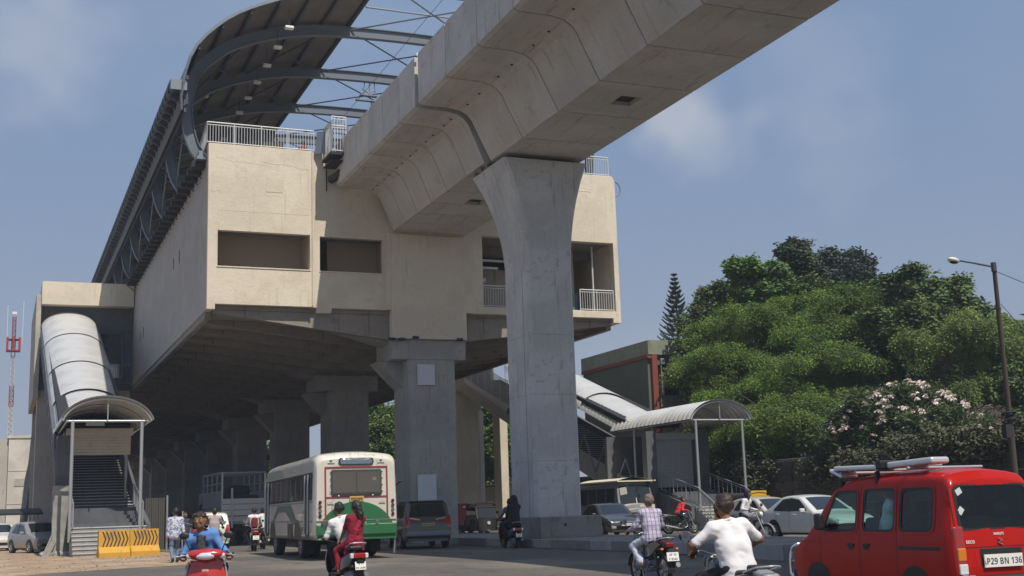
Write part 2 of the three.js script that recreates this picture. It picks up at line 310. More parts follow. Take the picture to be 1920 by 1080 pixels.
{ // front pier
  const t = thing('viaduct_pier', 'tall grey concrete pier with flared head in front of the station', 'pier', [0, 0, 0]);
  const prof = y => { const k = sst(10.6, 14.9, y); return { hw: .96 + .86 * Math.pow(Math.max(0, (y - 10.4) / 4.45), 2.1) + (y < 3 ? .0 : 0), back: -44.4 - 1.15 * Math.pow(Math.max(0, (y - 10.4) / 4.45), 2) }; };
  const lift = (y0, y1, gap) => { // one pour: chamfered plan swept up the profile
    const n = Math.max(2, Math.round((y1 - y0) / .35)), ring = y => { const { hw, back } = prof(y), c = .12; return [[-hw + c, -42.05], [hw - c, -42.05], [hw, -42.05 - c], [hw, back + c], [hw - c, back], [-hw + c, back], [-hw, back + c], [-hw, -42.05 - c]]; };
    const pos = [], idx = [], R0 = [];
    const add = (y, s) => { const r = ring(y); R0.push(pos.length / 3); r.forEach(p => { const zc = (-42.05 + prof(y).back) / 2; pos.push(CX + p[0] * s, y, zc + (p[1] - zc) * s); }); };
    add(y0 + gap * .0, .985); add(y0 + .02, 1); for (let i = 1; i < n; i++) add(y0 + (y1 - y0) * i / n, 1); add(y1 - .02, 1); add(y1, .985);
    for (let k = 0; k + 1 < R0.length; k++) for (let j = 0; j < 8; j++) { const a = R0[k] + j, b = R0[k] + (j + 1) % 8, c = R0[k + 1] + j, d = R0[k + 1] + (j + 1) % 8; idx.push(a, c, b, b, c, d); }
    for (const [b, f] of [[R0[0], 1], [R0[R0.length - 1], 0]]) for (let j = 1; j < 7; j++) f ? idx.push(b, b + j, b + j + 1) : idx.push(b, b + j + 1, b + j);
    const g = new THREE.BufferGeometry(); g.setAttribute('position', new THREE.Float32BufferAttribute(pos, 3)); g.setIndex(idx); return toCreasedNormals(g.toNonIndexed(), .5);
  };
  [[1.03, 3.1], [3.1, 5.6], [5.6, 7.9], [7.9, 14.85]].forEach(([a, b]) => obj('shaft', lift(a, b, 0), M.pier, t));
  each('bearing', [B(CX - 1.5, CX - .7, 14.85, 15.06, -42.6, -43.3), B(CX + .7, CX + 1.5, 14.85, 15.06, -42.6, -43.3), B(CX - 1.5, CX - .7, 14.85, 15.08, -44.1, -44.8), B(CX + .7, CX + 1.5, 14.85, 15.08, -44.1, -44.8)], M.dark, t);
  seed(8); const db = []; for (let i = 0; i < 16; i++) db.push(bx(rr(.1, .3), rr(.08, .22), rr(.1, .3), CX - 1.7 + rr(-.1, .3), 14.95, -44.6 + rr(-.8, .8), rnd(), rnd(), rnd()));
  obj('bearing_debris', db, M.kerb, t);
  obj('seam', [bar([CX - .965, 1.1, -42.6], [CX - .965, 10.5, -42.6], .012, .02)], M.pierDark, t);
  const f = thing('pier_footing', 'low concrete footing wall round the foot of the front pier', 'footing', [0, 0, 0]);
  obj('footing_wall', [rbx(2.5, .8, 3.6, .04, 19.5, .65, -43.0)], M.kerb, f);
  obj('drain_hole', disc(.06, .02, 19.25, .74, -41.2, 'z', 10), M.black, f);
}

// ---------------------------------------------------------------- metro station
const ZF = -56.38, SL = 8.56, SR = 30.06, ZE = -205;
const st = thing('metro_station', 'cream elevated metro station with curved steel roof over the road', 'metro station', [0, 0, 0]);
{
  // front wall: left bay, recessed centre, right bay
  const L = obj('front_wall', prismZ([[SL, 10.9], [8.94, 10.9], [8.94, 11.15], [13.5, 11.15], [13.5, 18.86], [SL, 18.86]], ZF - .3, ZF, .012, [[[9.03, 12.95], [13.40, 12.95], [13.40, 14.655], [9.03, 14.655]]]), M.beige, st);
  obj('front_wall', prismZ([[13.5, 11.15], [13.75, 11.15], [13.75, 10.9], [14.45, 10.9], [14.5, 11.15], [17.44, 11.15], [17.44, 18.86], [13.5, 18.86]], ZF - .42, ZF - .12, .012, [[[13.91, 12.95], [17.05, 12.95], [17.05, 14.64], [13.91, 14.64]]]), M.beige2, st);
  obj('front_wall', prismZ([[21.32, 11.1], [29.6, 11.1], [29.6, 10.86], [SR, 10.86], [SR, 18.6], [29.9, 18.86], [17.44, 18.86], [17.44, 15.0], [21.32, 15.0]], ZF - .42, ZF - .0, .012, [[[22.28, 11.47], [29.78, 11.47], [29.78, 15.15], [22.28, 15.15]]]), M.beige, st);
  obj('centre_panel', prismZ([[17.44, 9.74], [21.3, 9.74], [21.3, 14.97], [17.44, 14.97]], ZF - .5, ZF + .09, .015), M.beige2, st);
  each('centre_pilaster', [B(17.2, 17.5, 11.15, 15, ZF - .5, ZF + .03), B(21.24, 21.6, 11.1, 15, ZF - .5, ZF + .05)], M.beige2, st);
  obj('downpipe', [tube([13.53, 11.2, ZF + .03], [13.53, 18.8, ZF + .03], .05)], M.beige, st);
  seed(21); // raised plaster seams and a patch on the left bay
  const seam = (x0, x1, y, dy) => { const p = []; for (let i = 0; i <= 12; i++) p.push([x0 + (x1 - x0) * i / 12, y + dy * i / 12 + rr(-.05, .05), ZF + .001]); return pipe(p, .009, 5, 30); };
  each('plaster_seam', [seam(8.9, 9.6, 18.2, -.1), seam(9.6, 11.2, 18.05, -.06), seam(11.1, 12.4, 18.1, -.05), seam(12.3, 13.4, 18.0, -.1), seam(8.6, 9.1, 16.55, 0), seam(11.2, 12.0, 16.5, -.02)], M.beige2, st);
  obj('plaster_patch', prismZ([[11.25, 17.0], [12.1, 17.0], [12.15, 18.02], [11.3, 18.05]].map(p => [p[0], p[1] - .35]), ZF - .01, ZF + .012, .006), M.beige2, st);
  each('cover_strip', [B(9.0, 13.42, 15.62, 15.65, ZF - .01, ZF + .006), B(13.6, 17.4, 15.62, 15.65, ZF - .13, ZF - .114), B(27.4, 28.6, 17.9, 17.93, ZF - .01, ZF + .012)], M.beige2, st);
  each('window_sill', [B(8.98, 13.44, 12.9, 12.955, ZF - .36, ZF + .035), B(13.87, 17.09, 12.9, 12.955, ZF - .44, ZF - .085)], M.beige, st);
  // rooms behind the openings
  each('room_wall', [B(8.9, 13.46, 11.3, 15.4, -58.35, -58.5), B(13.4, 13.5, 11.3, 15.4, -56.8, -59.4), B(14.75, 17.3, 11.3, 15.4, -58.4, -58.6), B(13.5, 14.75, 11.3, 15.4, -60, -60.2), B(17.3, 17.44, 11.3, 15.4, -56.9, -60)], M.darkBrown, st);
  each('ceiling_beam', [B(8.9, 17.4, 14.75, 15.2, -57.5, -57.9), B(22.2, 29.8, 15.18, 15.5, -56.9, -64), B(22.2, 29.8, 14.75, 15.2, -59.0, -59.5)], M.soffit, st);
  each('inner_frame', [B(22.28, 23.3, 13.2, 13.4, -58.6, -58.7), B(22.28, 27.2, 14.3, 14.42, -58.6, -58.7), bar([22.3, 13.95, -58.6], [24, 13.95, -58.6], .12, .12), tube([27.2, 11.4, -57.6], [27.2, 15.1, -57.6], .06), tube([28.9, 11.4, -57.2], [28.9, 15.1, -57.2], .05)], M.rail, st);
  each('room_wall', [B(22.2, 26.8, 11.4, 14.2, -60.2, -60.4), B(28.1, 28.35, 11.4, 15.1, -58.4, -60), B(26.8, 29.9, 11.4, 15.1, -61, -61.2)], M.greyWall, st);
  // slabs, side walls, back
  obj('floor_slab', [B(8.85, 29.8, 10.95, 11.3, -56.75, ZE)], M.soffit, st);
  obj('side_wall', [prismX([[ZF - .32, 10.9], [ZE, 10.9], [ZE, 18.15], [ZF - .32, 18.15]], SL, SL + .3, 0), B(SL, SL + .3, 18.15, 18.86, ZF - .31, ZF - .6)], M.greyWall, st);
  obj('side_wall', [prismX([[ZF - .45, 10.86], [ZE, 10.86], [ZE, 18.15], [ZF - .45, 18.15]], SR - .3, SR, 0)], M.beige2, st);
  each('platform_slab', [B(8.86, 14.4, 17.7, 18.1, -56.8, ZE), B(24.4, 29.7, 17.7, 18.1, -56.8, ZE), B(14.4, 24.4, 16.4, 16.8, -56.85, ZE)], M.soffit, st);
  // transverse cantilever beams under the concourse
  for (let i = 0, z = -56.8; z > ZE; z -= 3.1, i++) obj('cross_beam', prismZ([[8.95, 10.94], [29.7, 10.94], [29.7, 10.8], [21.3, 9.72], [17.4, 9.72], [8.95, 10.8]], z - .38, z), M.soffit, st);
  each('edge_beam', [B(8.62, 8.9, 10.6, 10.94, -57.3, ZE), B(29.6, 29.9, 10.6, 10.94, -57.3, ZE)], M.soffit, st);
  // wall openings marks on the left wall
  each('wall_vent', [B(SL - .02, SL + .02, 15.0, 15.7, -66, -66.12), B(SL - .02, SL + .02, 15.1, 15.7, -68.4, -68.52), B(SL - .02, SL + .02, 13.4, 14.1, -83.2, -83.32), B(SL - .02, SL + .02, 13.4, 14.0, -85.2, -85.3)], M.dark, st);
  // ledge with brackets along the wall top
  obj('ledge', [B(8.1, 8.6, 18.18, 18.34, ZF - .5, ZE), B(8.2, 8.45, 18.34, 18.62, ZF - .6, ZE)], M.steelLight, st);
  const br = []; for (let z = -57.2; z > -112; z -= 1.24) br.push(B(7.92, 8.54, 17.86, 18.17, z, z - .52), bar([7.9, 18.0, z - .85], [8.5, 17.55, z - .85], .04, .04));
  obj('ledge_bracket', br, M.dark, st, { kind: 'stuff' });
}
// railing maker: vertical balusters between two points, each post a part
function railing(parent, a, b, h, step, mtl = M.rail, postEvery = 1.25, slopeBottom = .08, r = .017) {
  a = v3(a); b = v3(b); const L = Math.hypot(b.x - a.x, b.z - a.z), n = Math.max(1, Math.round(L / postEvery)), P = t => V().lerpVectors(a, b, t), up = (p, y) => V(p.x, p.y + y, p.z);
  const R = new THREE.Group(); R.name = 'railing'; parent.add(R);
  each('handrail', [tube(up(a, h), up(b, h), .035), tube(up(a, slopeBottom), up(b, slopeBottom), .025), tube(up(a, h - .12), up(b, h - .12), .02)], mtl, R);
  for (let i = 0; i <= n; i++) { const p = P(i / n); obj('post', tube(p, up(p, h + .02), .03), mtl, R); }
  const bs = [], m = Math.round(L / step); for (let i = 0; i <= m; i++) { const p = P(i / m); bs.push(tube(up(p, slopeBottom), up(p, h - .12), r, 5)); }
  obj('baluster', bs, mtl, R, { kind: 'stuff' });
  return R;
}
{
  railing(st, [8.5, 18.86, ZF - .1], [13.62, 18.86, ZF - .1], 1.05, .135);
  railing(st, [8.5, 18.2, ZF - 3.4], [8.5, 18.86, ZF - .1], 1.05, .135);
  railing(st, [28.2, 18.86, ZF - .1], [29.75, 18.86, ZF - .1], 1.05, .135);
  railing(st, [22.3, 11.47, ZF - .12], [24.8, 11.47, ZF - .12], 1.12, .14);
  railing(st, [27.75, 11.47, ZF - .1], [29.7, 11.47, ZF - .1], 1.12, .14);
  obj('glass_balustrade', B(26.2, 27.7, 11.5, 12.4, ZF - .2, ZF - .215), M.glass, st);
  // walkway gate and hanging access platform beside the viaduct
  each('gate_panel', [bar([13.7, 19.28, ZF + .05], [14.1, 19.2, ZF + .5], .05, 1.1), bar([14.12, 19.2, ZF + .5], [14.3, 19.2, ZF + .95], .04, 1.1)], M.steelLight, st);
  each('access_floor', [B(14.0, 15.2, 18.28, 18.4, ZF + .05, ZF + 1.7), B(14.05, 15.1, 18.0, 18.08, ZF + .1, ZF + 1.5)], M.dark, st);
  railing(st, [14.05, 18.4, ZF + .1], [14.05, 18.4, ZF + 1.7], 1.55, .14);
  railing(st, [14.05, 18.4, ZF + 1.7], [14.75, 18.4, ZF + 1.7], 1.75, .13);
  railing(st, [14.3, 18.4, ZF + .4], [15.2, 18.4, ZF + .4], 1.75, .13);
  obj('cable_duct', [pipe([[14.4, 17.45, ZF + .1], [14.6, 17.55, ZF + .5], [14.85, 17.75, ZF + .9], [15.05, 17.95, ZF + 1.3]], .2, 8), tube([14.22, 16.9, ZF + .02], [14.22, 18.0, ZF + .02], .035)], M.black, st);
  obj('antenna_loop', new THREE.TorusGeometry(.42, .035, 6, 18, PI * 1.3).rotateZ(-PI * .6).translate(30.12, 18.25, ZF - .3), M.steelLight, st);
}
// roof: ribs, sheets, gutters, bracing
const RIB = [[8.53, 18.4], [8.1, 19.0], [7.82, 19.9], [7.72, 21.15], [8.14, 22.85], [9.2, 24.02], [10.3, 24.72], [12.2, 25.42], [14.33, 25.83], [16.9, 25.98], [CX, 26.02]];
const ribCurve = new THREE.CatmullRomCurve3([...RIB, ...RIB.slice(0, -1).reverse().map(p => [2 * CX - p[0], p[1]])].map(p => V(p[0], p[1], 0)), false, 'catmullrom', .5);
const ribAt = (u, off) => { const p = ribCurve.getPointAt(u), t = ribCurve.getTangentAt(u); return [p.x - t.y * off, p.y + t.x * off]; };
{
  const ribGeo = merge([
    grid((u, v) => { const o = [-.26, .2, .2, -.26, -.26][Math.round(v * 4)], w = [-.05, -.05, .05, .05, -.05][Math.round(v * 4)], p = ribAt(u * .82, o); return [p[0], p[1], w]; }, 90, 4),
    ...[[-.3, -.26], [.2, .24]].map(([a, b]) => grid((u, v) => { const k = Math.round(v * 4), o = [a, b, b, a, a][k], w = [-.16, -.16, .16, .16, -.16][k], p = ribAt(u * .82, o); return [p[0], p[1], w]; }, 90, 4))]);
  ribGeo.computeVertexNormals();
  const ribM = toCreasedNormals(ribGeo, .6), ribs = 22, steelDS = mat([.13, .155, .185], .5, { metalness: .2 }); steelDS.side = THREE.DoubleSide;
  for (let i = 0; i < ribs; i++) { const m = new THREE.Mesh(i ? st.getObjectByName('roof_rib').geometry : ribM, steelDS); m.name = 'roof_rib'; m.position.z = -58 - 6.3 * i; m.castShadow = m.receiveShadow = true; st.add(m); }
  for (let i = 0; i < 8; i++) { const p = ribAt(.82, 0); obj('roof_post', bar([29.2, 18.0, -58 - 6.3 * i], [p[0] - .0, p[1], -58 - 6.3 * i], .3, .4), M.steel, st); }
  const under = M.roofUnder.clone(); under.side = THREE.DoubleSide;
  const uIn = .395, uOut = .062;
  const zfront = t => -56.0 + 2.2 * t;
  for (const s of [0, 1]) for (let i = 0; i < 21; i++) {
    const sh = o => grid((u, v) => { const q = (s ? .22 : uOut) + (uIn - (s ? .22 : uOut)) * u, p = ribAt(s ? 1 - q : q, o), z0 = i ? -58 - 6.3 * i + 6.3 - (i === 0 ? 0 : 0) : zfront(u), z1 = -58 - 6.3 * i + (i ? 0 : -.0); return [p[0], p[1] + 0, z0 + (z1 - z0) * v * .9985]; }, 30, 1);
    obj('roof_sheet', [sh(.46), sh(.53)], under, st);
  }
  // purlins run along the roof under the sheets
  for (const s of [0, 1]) for (let k = 0; k < 9; k++) { const q = (s ? .22 : uOut) + (uIn - (s ? .22 : uOut)) * k / 8, p = ribAt(s ? 1 - q : q, .35), zf0 = zfront(k / 8); obj('purlin', [bar([p[0], p[1], zf0 - .05], [p[0], p[1], -58 - 6.3 * 20.9], .1, .2)], M.steel, st); }
  for (const s of [0, 1]) { const p = ribAt(s ? 1 - uIn : uIn, .45); obj('roof_edge_beam', [bar([p[0], p[1] + .02, -51.6], [p[0], p[1] + .02, -190], .18, .32)], M.steel, st); }
  // front edge trim
  { const a = []; for (let k = 0; k < 20; k++) { const u0 = k / 20, u1 = (k + 1) / 20, f = u => { const p = ribAt(uOut + (uIn - uOut) * u, .5); return [p[0], p[1], zfront(u) + .02]; }; a.push(bar(f(u0), f(u1 + .004), .05, .14)); } obj('roof_front_trim', a, M.steelLight, st); }
  // gutters with hangers
  for (const s of [0]) {
    const X = x => s ? 2 * CX - x : x, P = a => a.map(p => [X(p[0]), p[1]]);
    obj('gutter', prismZ(P([[7.42, 21.2], [6.85, 21.12], [6.72, 21.24], [6.68, 21.62], [6.75, 21.62], [6.82, 21.3], [7.4, 21.36]]), -190, -55.9), M.steel, st);
    if (!s) { const h = []; for (let z = -56.6; z > -118; z -= 1.05) h.push(bar([7.5, 20.75, z], [6.8, 21.12, z], .1, .3), bar([7.55, 20.72, z], [7.55, 21.4, z], .08, .1), B(6.66, 6.74, 21.15, 21.6, z, z - .12)); obj('gutter_hanger', h, M.steel, st, { kind: 'stuff' }); }
  }
  obj('gutter_end', bx(.75, .5, .06, 7.08, 21.4, -55.88), M.steelLight, st);
  // bracing in the bays: rods across the open centre and diagonal struts between the ribs at the wall
  const z = i => -58 - 6.3 * i;
  for (let i = 0; i < 12; i++) {
    const a = ribAt(uIn, .1), b = ribAt(1 - uIn, .1);
    each('cross_brace', [tube([a[0], a[1], z(i)], [b[0], b[1], z(i + 1)], .04), tube([b[0], b[1], z(i)], [a[0], a[1], z(i + 1)], .04)], M.steel, st);
    if (i < 8) { const c = ribAt(.02, 0), d = ribAt(.1, 0); each('wall_brace', [tube([c[0], c[1], z(i)], [d[0], d[1], z(i + 1)], .045), tube([d[0], d[1], z(i)], [c[0], c[1], z(i + 1)], .045)], M.steelLight, st); }
    for (const [u0, u1] of [[.16, .25], [.27, .37]]) { const e = ribAt(u0, .15), f = ribAt(u1, .15); each('roof_brace', [tube([e[0], e[1], z(i)], [f[0], f[1], z(i + 1)], .04), tube([f[0], f[1], z(i)], [e[0], e[1], z(i + 1)], .04)], M.steel, st); }
  }
  { const a = ribAt(uIn, .1), b = ribAt(1 - uIn, .1); each('cross_brace', [tube([a[0], a[1], -51.7], [b[0], b[1], -58], .045), tube([b[0], b[1], -51.7], [a[0], a[1], -58], .045), tube([a[0], a[1], -54.9], [b[0], b[1], -54.9], .045), tube([a[0], a[1], -52.6], [b[0], b[1], -52.6], .045)], M.steelLight, st); obj('roof_rib', bar(a.concat(-51.7), b.concat(-51.7), .2, .4), steelDS, st); }
  // brackets of the overhead line hung from two ribs
  for (const zz of [z(1), z(2)]) obj('line_bracket', [...[-.35, 0, .35].map(k => tube([18.75 + k, 24.85, zz], [18.75 + k * .8, 25.75, zz], .03)), bx(1.0, .08, .3, 18.7, 24.9, zz), bx(1.3, .08, .25, 18.6, 24.6, zz), tube([18.3, 24.8, zz], [19.1, 25.3, zz], .035), tube([19.1, 24.8, zz], [18.3, 25.3, zz], .035), tube([18.9, 24.55, zz], [18.9, 23.6, zz], .08)], M.steelLight, st);
}
for (const dx of [-1.9, 1.9]) tag(obj('contact_wire', [tube([CX + dx, 22.6, -44], [CX + dx, 22.6, -190], .012, 5), tube([CX + dx, 23.9, -44], [CX + dx, 23.9, -190], .012, 5)], M.steel), dx < 0 ? 'thin overhead wires above the left track of the viaduct' : 'thin overhead wires above the right track of the viaduct', 'overhead wire');
for (let i = 0; i < 9; i++) {
  const zz = -55.1 - 2.65 * i, t = thing('platform_lamp', 'small white lamp under the curved roof, number ' + ['one', 'two', 'three', 'four', 'five', 'six', 'seven', 'eight', 'nine'][i] + ' counted from the roof front', 'lamp', [12.1, 24.55, zz], 0, 'lamps under the station roof');
  obj('lamp_body', rbx(.42, .14, .3, .04), M.white, t); obj('lamp_hanger', tube([0, .06, 0], [0, .95, 0], .02), M.steel, t);
}
{ const t = thing('wall_lamp', 'white lamp fixed low on the first curved roof rib', 'lamp', [9.58, 24.1, -64.6]); obj('lamp_body', rbx(.35, .3, .3, .06), M.white, t); obj('lamp_arm', tube([-.1, .1, 0], [-.35, .2, .05], .03), M.steel, t); }
tag(obj('hoarding', B(11.55, 12.6, 18.1, 19.8, -58.5, -58.56), mat([.42, .27, .16], .9)), 'brown board standing behind the platform railing', 'board');
// station piers
{
  const t0 = thing('station_pier', 'nearest station pier with two blank white boards on its face', 'pier', [0, 0, ZF - .07]);
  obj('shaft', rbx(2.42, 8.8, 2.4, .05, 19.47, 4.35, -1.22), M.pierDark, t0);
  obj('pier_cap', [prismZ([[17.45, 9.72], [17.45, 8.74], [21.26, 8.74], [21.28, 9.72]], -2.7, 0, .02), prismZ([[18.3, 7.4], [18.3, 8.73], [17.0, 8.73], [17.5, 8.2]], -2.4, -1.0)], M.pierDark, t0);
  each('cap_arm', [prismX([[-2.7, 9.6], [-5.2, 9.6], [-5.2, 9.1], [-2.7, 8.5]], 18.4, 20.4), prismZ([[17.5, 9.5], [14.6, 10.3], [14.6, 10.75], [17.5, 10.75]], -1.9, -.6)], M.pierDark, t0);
  const n = 10; const ord = ['second', 'third', 'fourth', 'fifth', 'sixth', 'seventh', 'eighth', 'ninth', 'tenth'];
  for (let i = 1; i < n; i++) { const c = t0.clone(); c.name = numbered('station_pier'); c.position.z = ZF - .07 - 15.4 * i; c.userData = { label: ord[i - 1] + ' station pier from the front in the dark row under the station', category: 'pier', group: 'piers under the station' }; scene.add(c); }
  for (const [x0, x1, y0, y1] of [[18.71, 19.6, 7.49, 8.5], [18.62, 19.57, 1.95, 3.16]]) obj('blank_board', B(x0, x1, y0, y1, 0, .05), mat([.5, .53, .56], .5), t0);
  const cap = []; [[17.4, 9.5], [17.9, 9.5], [18.6, 9.6], [20.9, 9.55]].forEach(([x, y]) => cap.push(bx(.3, .12, .2, x, y + .2, .15)));
  each('rebar_stub', cap, M.dark, t0);
}

// ---------------------------------------------------------------- covered entrance stairs, left and mirrored right
const canopyMat = mat(null, .42, { metalness: .25, side: THREE.DoubleSide, map: tex(256, (x, y) => { const v = .58 + .12 * (A.n1(x, y) - .5) - .1 * sst(.55, .8, A.n3(x, y)); return [v, v * .99, v * .97]; }, 3) });
function entrance(mir, label) {
  const t = thing(mir ? 'right_entrance'.replace('right_', '') : 'entrance', label, 'station entrance', [0, 0, 0]);
  const X = x => mir ? 2 * CX - x : x, BB = (x0, x1, ...r) => mir ? B(X(x1), X(x0), ...r) : B(x0, x1, ...r), T = (a, b, r, n) => tube([X(a[0]), a[1], a[2]], [X(b[0]), b[1], b[2]], r, n);
  const PX = (pts, x0, x1, bev) => mir ? prismX(pts, X(x1), X(x0), bev) : prismX(pts, x0, x1, bev);
  const xc = 4.22, hwd = 1.72;
  const barrel = (zf, yf, zb, yb, hw, rise, amp, lift = 0) => grid((u, v) => { // spring line yf..yb
    const z = zf + (zb - zf) * u, a = PI * (.5 + (v - .5) * .9), w = amp * Math.sin(z * 2 * PI / .45), R = hw / Math.cos(PI * .05);
    const sx = Math.cos(a) / Math.cos(.05 * PI), sy = (Math.sin(a) - Math.sin(.05 * PI)) / (1 - Math.sin(.05 * PI));
    return [X(xc + (hw + w) * sx), yf + (yb - yf) * u + lift + (rise + w) * sy, z];
  }, Math.round(Math.abs(zb - zf) / .065), 22);
  // flat canopy over the foot of the stair, then four telescoping lengths going up
  obj('canopy', barrel(-54.35, 5.66, -63.6, 5.66, 1.85, .98, .05), canopyMat, t);
  const seg = [[-62.6, -68.0], [-67.6, -74.7], [-74.3, -82.9], [-82.5, -91.0]], yS = z => 5.85 + .335 * (-63.3 - z);
  seg.forEach(([a, b], i) => obj('canopy', barrel(a, yS(a), b, yS(b), 1.74 + .03 * i, .95, .012, .07 * i + (i ? .06 : 0)), canopyMat, t));
  // portal frame
  const arch = z => { const p = []; for (let i = 0; i <= 14; i++) { const v = i / 14, a = PI * (.5 + (v - .5) * .9); p.push([X(xc + 1.79 * Math.cos(a) / Math.cos(.05 * PI)), 5.62 + .93 * (Math.sin(a) - Math.sin(.05 * PI)) / (1 - Math.sin(.05 * PI)), z]); } return pipe(p, .055, 6, 40); };
  for (const z of [-54.5, -57.4, -60.4, -63.2]) obj('arch_rib', arch(z), M.galv, t);
  each('tie_bar', [T([2.6, 5.62, -54.7], [5.85, 5.62, -54.7], .055), T([2.6, 5.62, -54.5], [2.6, 5.62, -63], .05), T([5.85, 5.62, -54.5], [5.85, 5.62, -63], .05), T([4.22, 6.5, -54.5], [4.22, 6.5, -63], .04), T([4.22, 5.6, -54.6], [4.22, 6.55, -54.6], .03)], M.galv, t);
  for (const x of [2.83, 5.64]) for (const z of [-54.7, -61.4]) obj('post', T([x, z < -60 ? 1.9 : .6, z], [x, 5.64, z], .075, 10), M.galv, t);
  // steps
  const tone = [M.kerb, M.pier, M.kerb];
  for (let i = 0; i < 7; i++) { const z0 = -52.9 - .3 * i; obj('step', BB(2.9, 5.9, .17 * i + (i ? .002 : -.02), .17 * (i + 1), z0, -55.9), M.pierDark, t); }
  for (let i = 0; i < 5; i++) obj('step', BB(2.86, 5.9, 1.19 + .165 * i + .002, 1.19 + .165 * (i + 1), -55.6 - .42 * i, -60.2), M.slate, t);
  const fl = [], nz = []; for (let i = 0; i < 62; i++) { const z = -60 - .45 * i, y = 2.02 + .15 * i; fl.push(BB(2.9, 5.86, y - .75, y + .15, z, z - .55)); nz.push(BB(2.92, 5.84, y + .13, y + .165, z + .04, z - .02)); }
  obj('stair_flight', fl, M.slate, t, { kind: 'stuff' });
  obj('stair_nosing', nz, M.pier, t, { kind: 'stuff' });
  for (let i = 0; i < 7; i++) obj('nosing', BB(2.88, 5.92, .17 * (i + 1) - .03, .17 * (i + 1) + .012, -52.86 - .3 * i, -52.95 - .3 * i), M.pier, t);
  // cladding of the sides
  const side = (x0, x1, h0, h1, m, zt = -89.3) => obj('stair_side', PX([[-60.2, 2 + h0], [zt, 2 + h0 + .333 * (-60.2 - zt)], [zt, 2 + h1 + .333 * (-60.2 - zt)], [-60.2, 2 + h1]], x0, x1, .02), m, t);
  if (!mir) {
    side(2.32, 2.5, 1.75, 2.95, M.slate); side(2.72, 2.88, -.9, .9, M.slate); side(5.86, 6.0, -1.0, 1.1, M.slate);
    obj('stair_side', PX([[-57.4, 2.6], [-60.2, 3.7], [-60.2, 4.9], [-57.4, 3.9]], 2.3, 2.52, .02), M.slate, t);
    obj('mesh_band', [0, 1, 2, 3, 4, 5, 6, 7, 8, 9, 10].map(i => BB(2.28, 2.33, 4.5 + i * .87, 5.3 + i * .87, -62 - i * 2.6, -62.08 - i * 2.6)), M.steelLight, t);
  } else {
    side(2.32, 2.5, -1.0, .5, M.slate, -78); side(5.86, 6.0, -1.0, .3, M.greyWall);
    obj('stair_side', BB(5.86, 6.0, 7.2, 8.6, -76, -78), M.steel, t);
    obj('landing_edge', [bar([X(5.95), 8.3, -79.2], [X(5.95), 11.25, -87.5], .14, .3)], M.rail, t);
    const R = railing(t, [X(6.0), 8.35, -79.0], [X(6.0), 11.35, -87.6], 1.9, .16, M.rail, 1.4);
    railing(t, [X(2.6), 8.35, -79.0], [X(2.6), 11.35, -87.6], 1.9, .2, M.rail, 1.6);
    obj('landing_slab', [PX([[-76.5, 8.0], [-79.4, 8.0], [-79.4, 8.34], [-76.5, 8.34]], 2.5, 6.0, .02)], M.soffit, t);
    // zig-zag bracing seen under the tube
    const zb = []; for (let i = 0; i < 7; i++) { const z = -60.5 - 2.6 * i; zb.push(T([6.05, 1.6 + .33 * (-60.2 - z), z], [6.05, 3.9 + .33 * (-60.2 - z), z - 1.3], .04), T([6.05, 3.9 + .33 * (-60.2 - z), z - 1.3], [6.05, 1.6 + .33 * (-60.2 - z + 2.6), z - 2.6], .04)); }
    obj('side_bracing', zb, M.steelLight, t);
  }
  // roller shutter
  if (!mir) { obj('roller_shutter', [...Array.from({ length: 7 }, (_, i) => BB(2.9, 5.6, 4.42 + i * .13, 4.54 + i * .13, -59.0, -59.04)), BB(2.8, 5.7, 5.3, 5.62, -58.9, -59.3)], M.beige2, t); obj('sign_panel', BB(3.6, 4.4, 5.72, 5.9, -58.6, -58.66), M.rail, t); }
  else { obj('roller_shutter', [...Array.from({ length: 20 }, (_, i) => BB(3.6, 5.9, 2.3 + i * .13, 2.42 + i * .13, -58.6, -58.64)), BB(3.4, 6.1, 4.85, 5.2, -58.4, -58.9)], mat([.3, .31, .32], .6), t); each('kiosk_wall', [BB(2.7, 3.5, 1.2, 5.3, -58.3, -58.8), BB(6.0, 6.6, 0.1, 5.3, -58.3, -58.8), BB(2.7, 6.6, 1.2, 5.3, -63, -63.3)], M.slate, t); }
  for (const x of [2.95, 5.75]) { const R = railing(t, [X(x), 1.2, -54.6], [X(x), 2.1, -58.4], .95, .4, M.galv, 1.3, .08, .012); }
  if (mir) for (const x of [2.95, 5.75]) railing(t, [X(x), .1, -52.6], [X(x), 1.2, -54.6], .95, .5, M.galv, 1.1, .08, .012);
  obj('stair_cheek', [PX([[-54.8, .0], [-60.2, .0], [-60.2, 2.3], [-58, 2.0], [-54.8, 1.25]], 5.92, 6.12, .02)], M.slate, t);
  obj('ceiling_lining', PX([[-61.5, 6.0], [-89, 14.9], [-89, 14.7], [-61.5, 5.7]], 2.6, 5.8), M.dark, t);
  return t;
}
entrance(false, 'covered stair entrance on the left with silver barrel canopy and half open shutter');
entrance(true, 'covered stair entrance on the right with long white corrugated canopy and closed shutter');
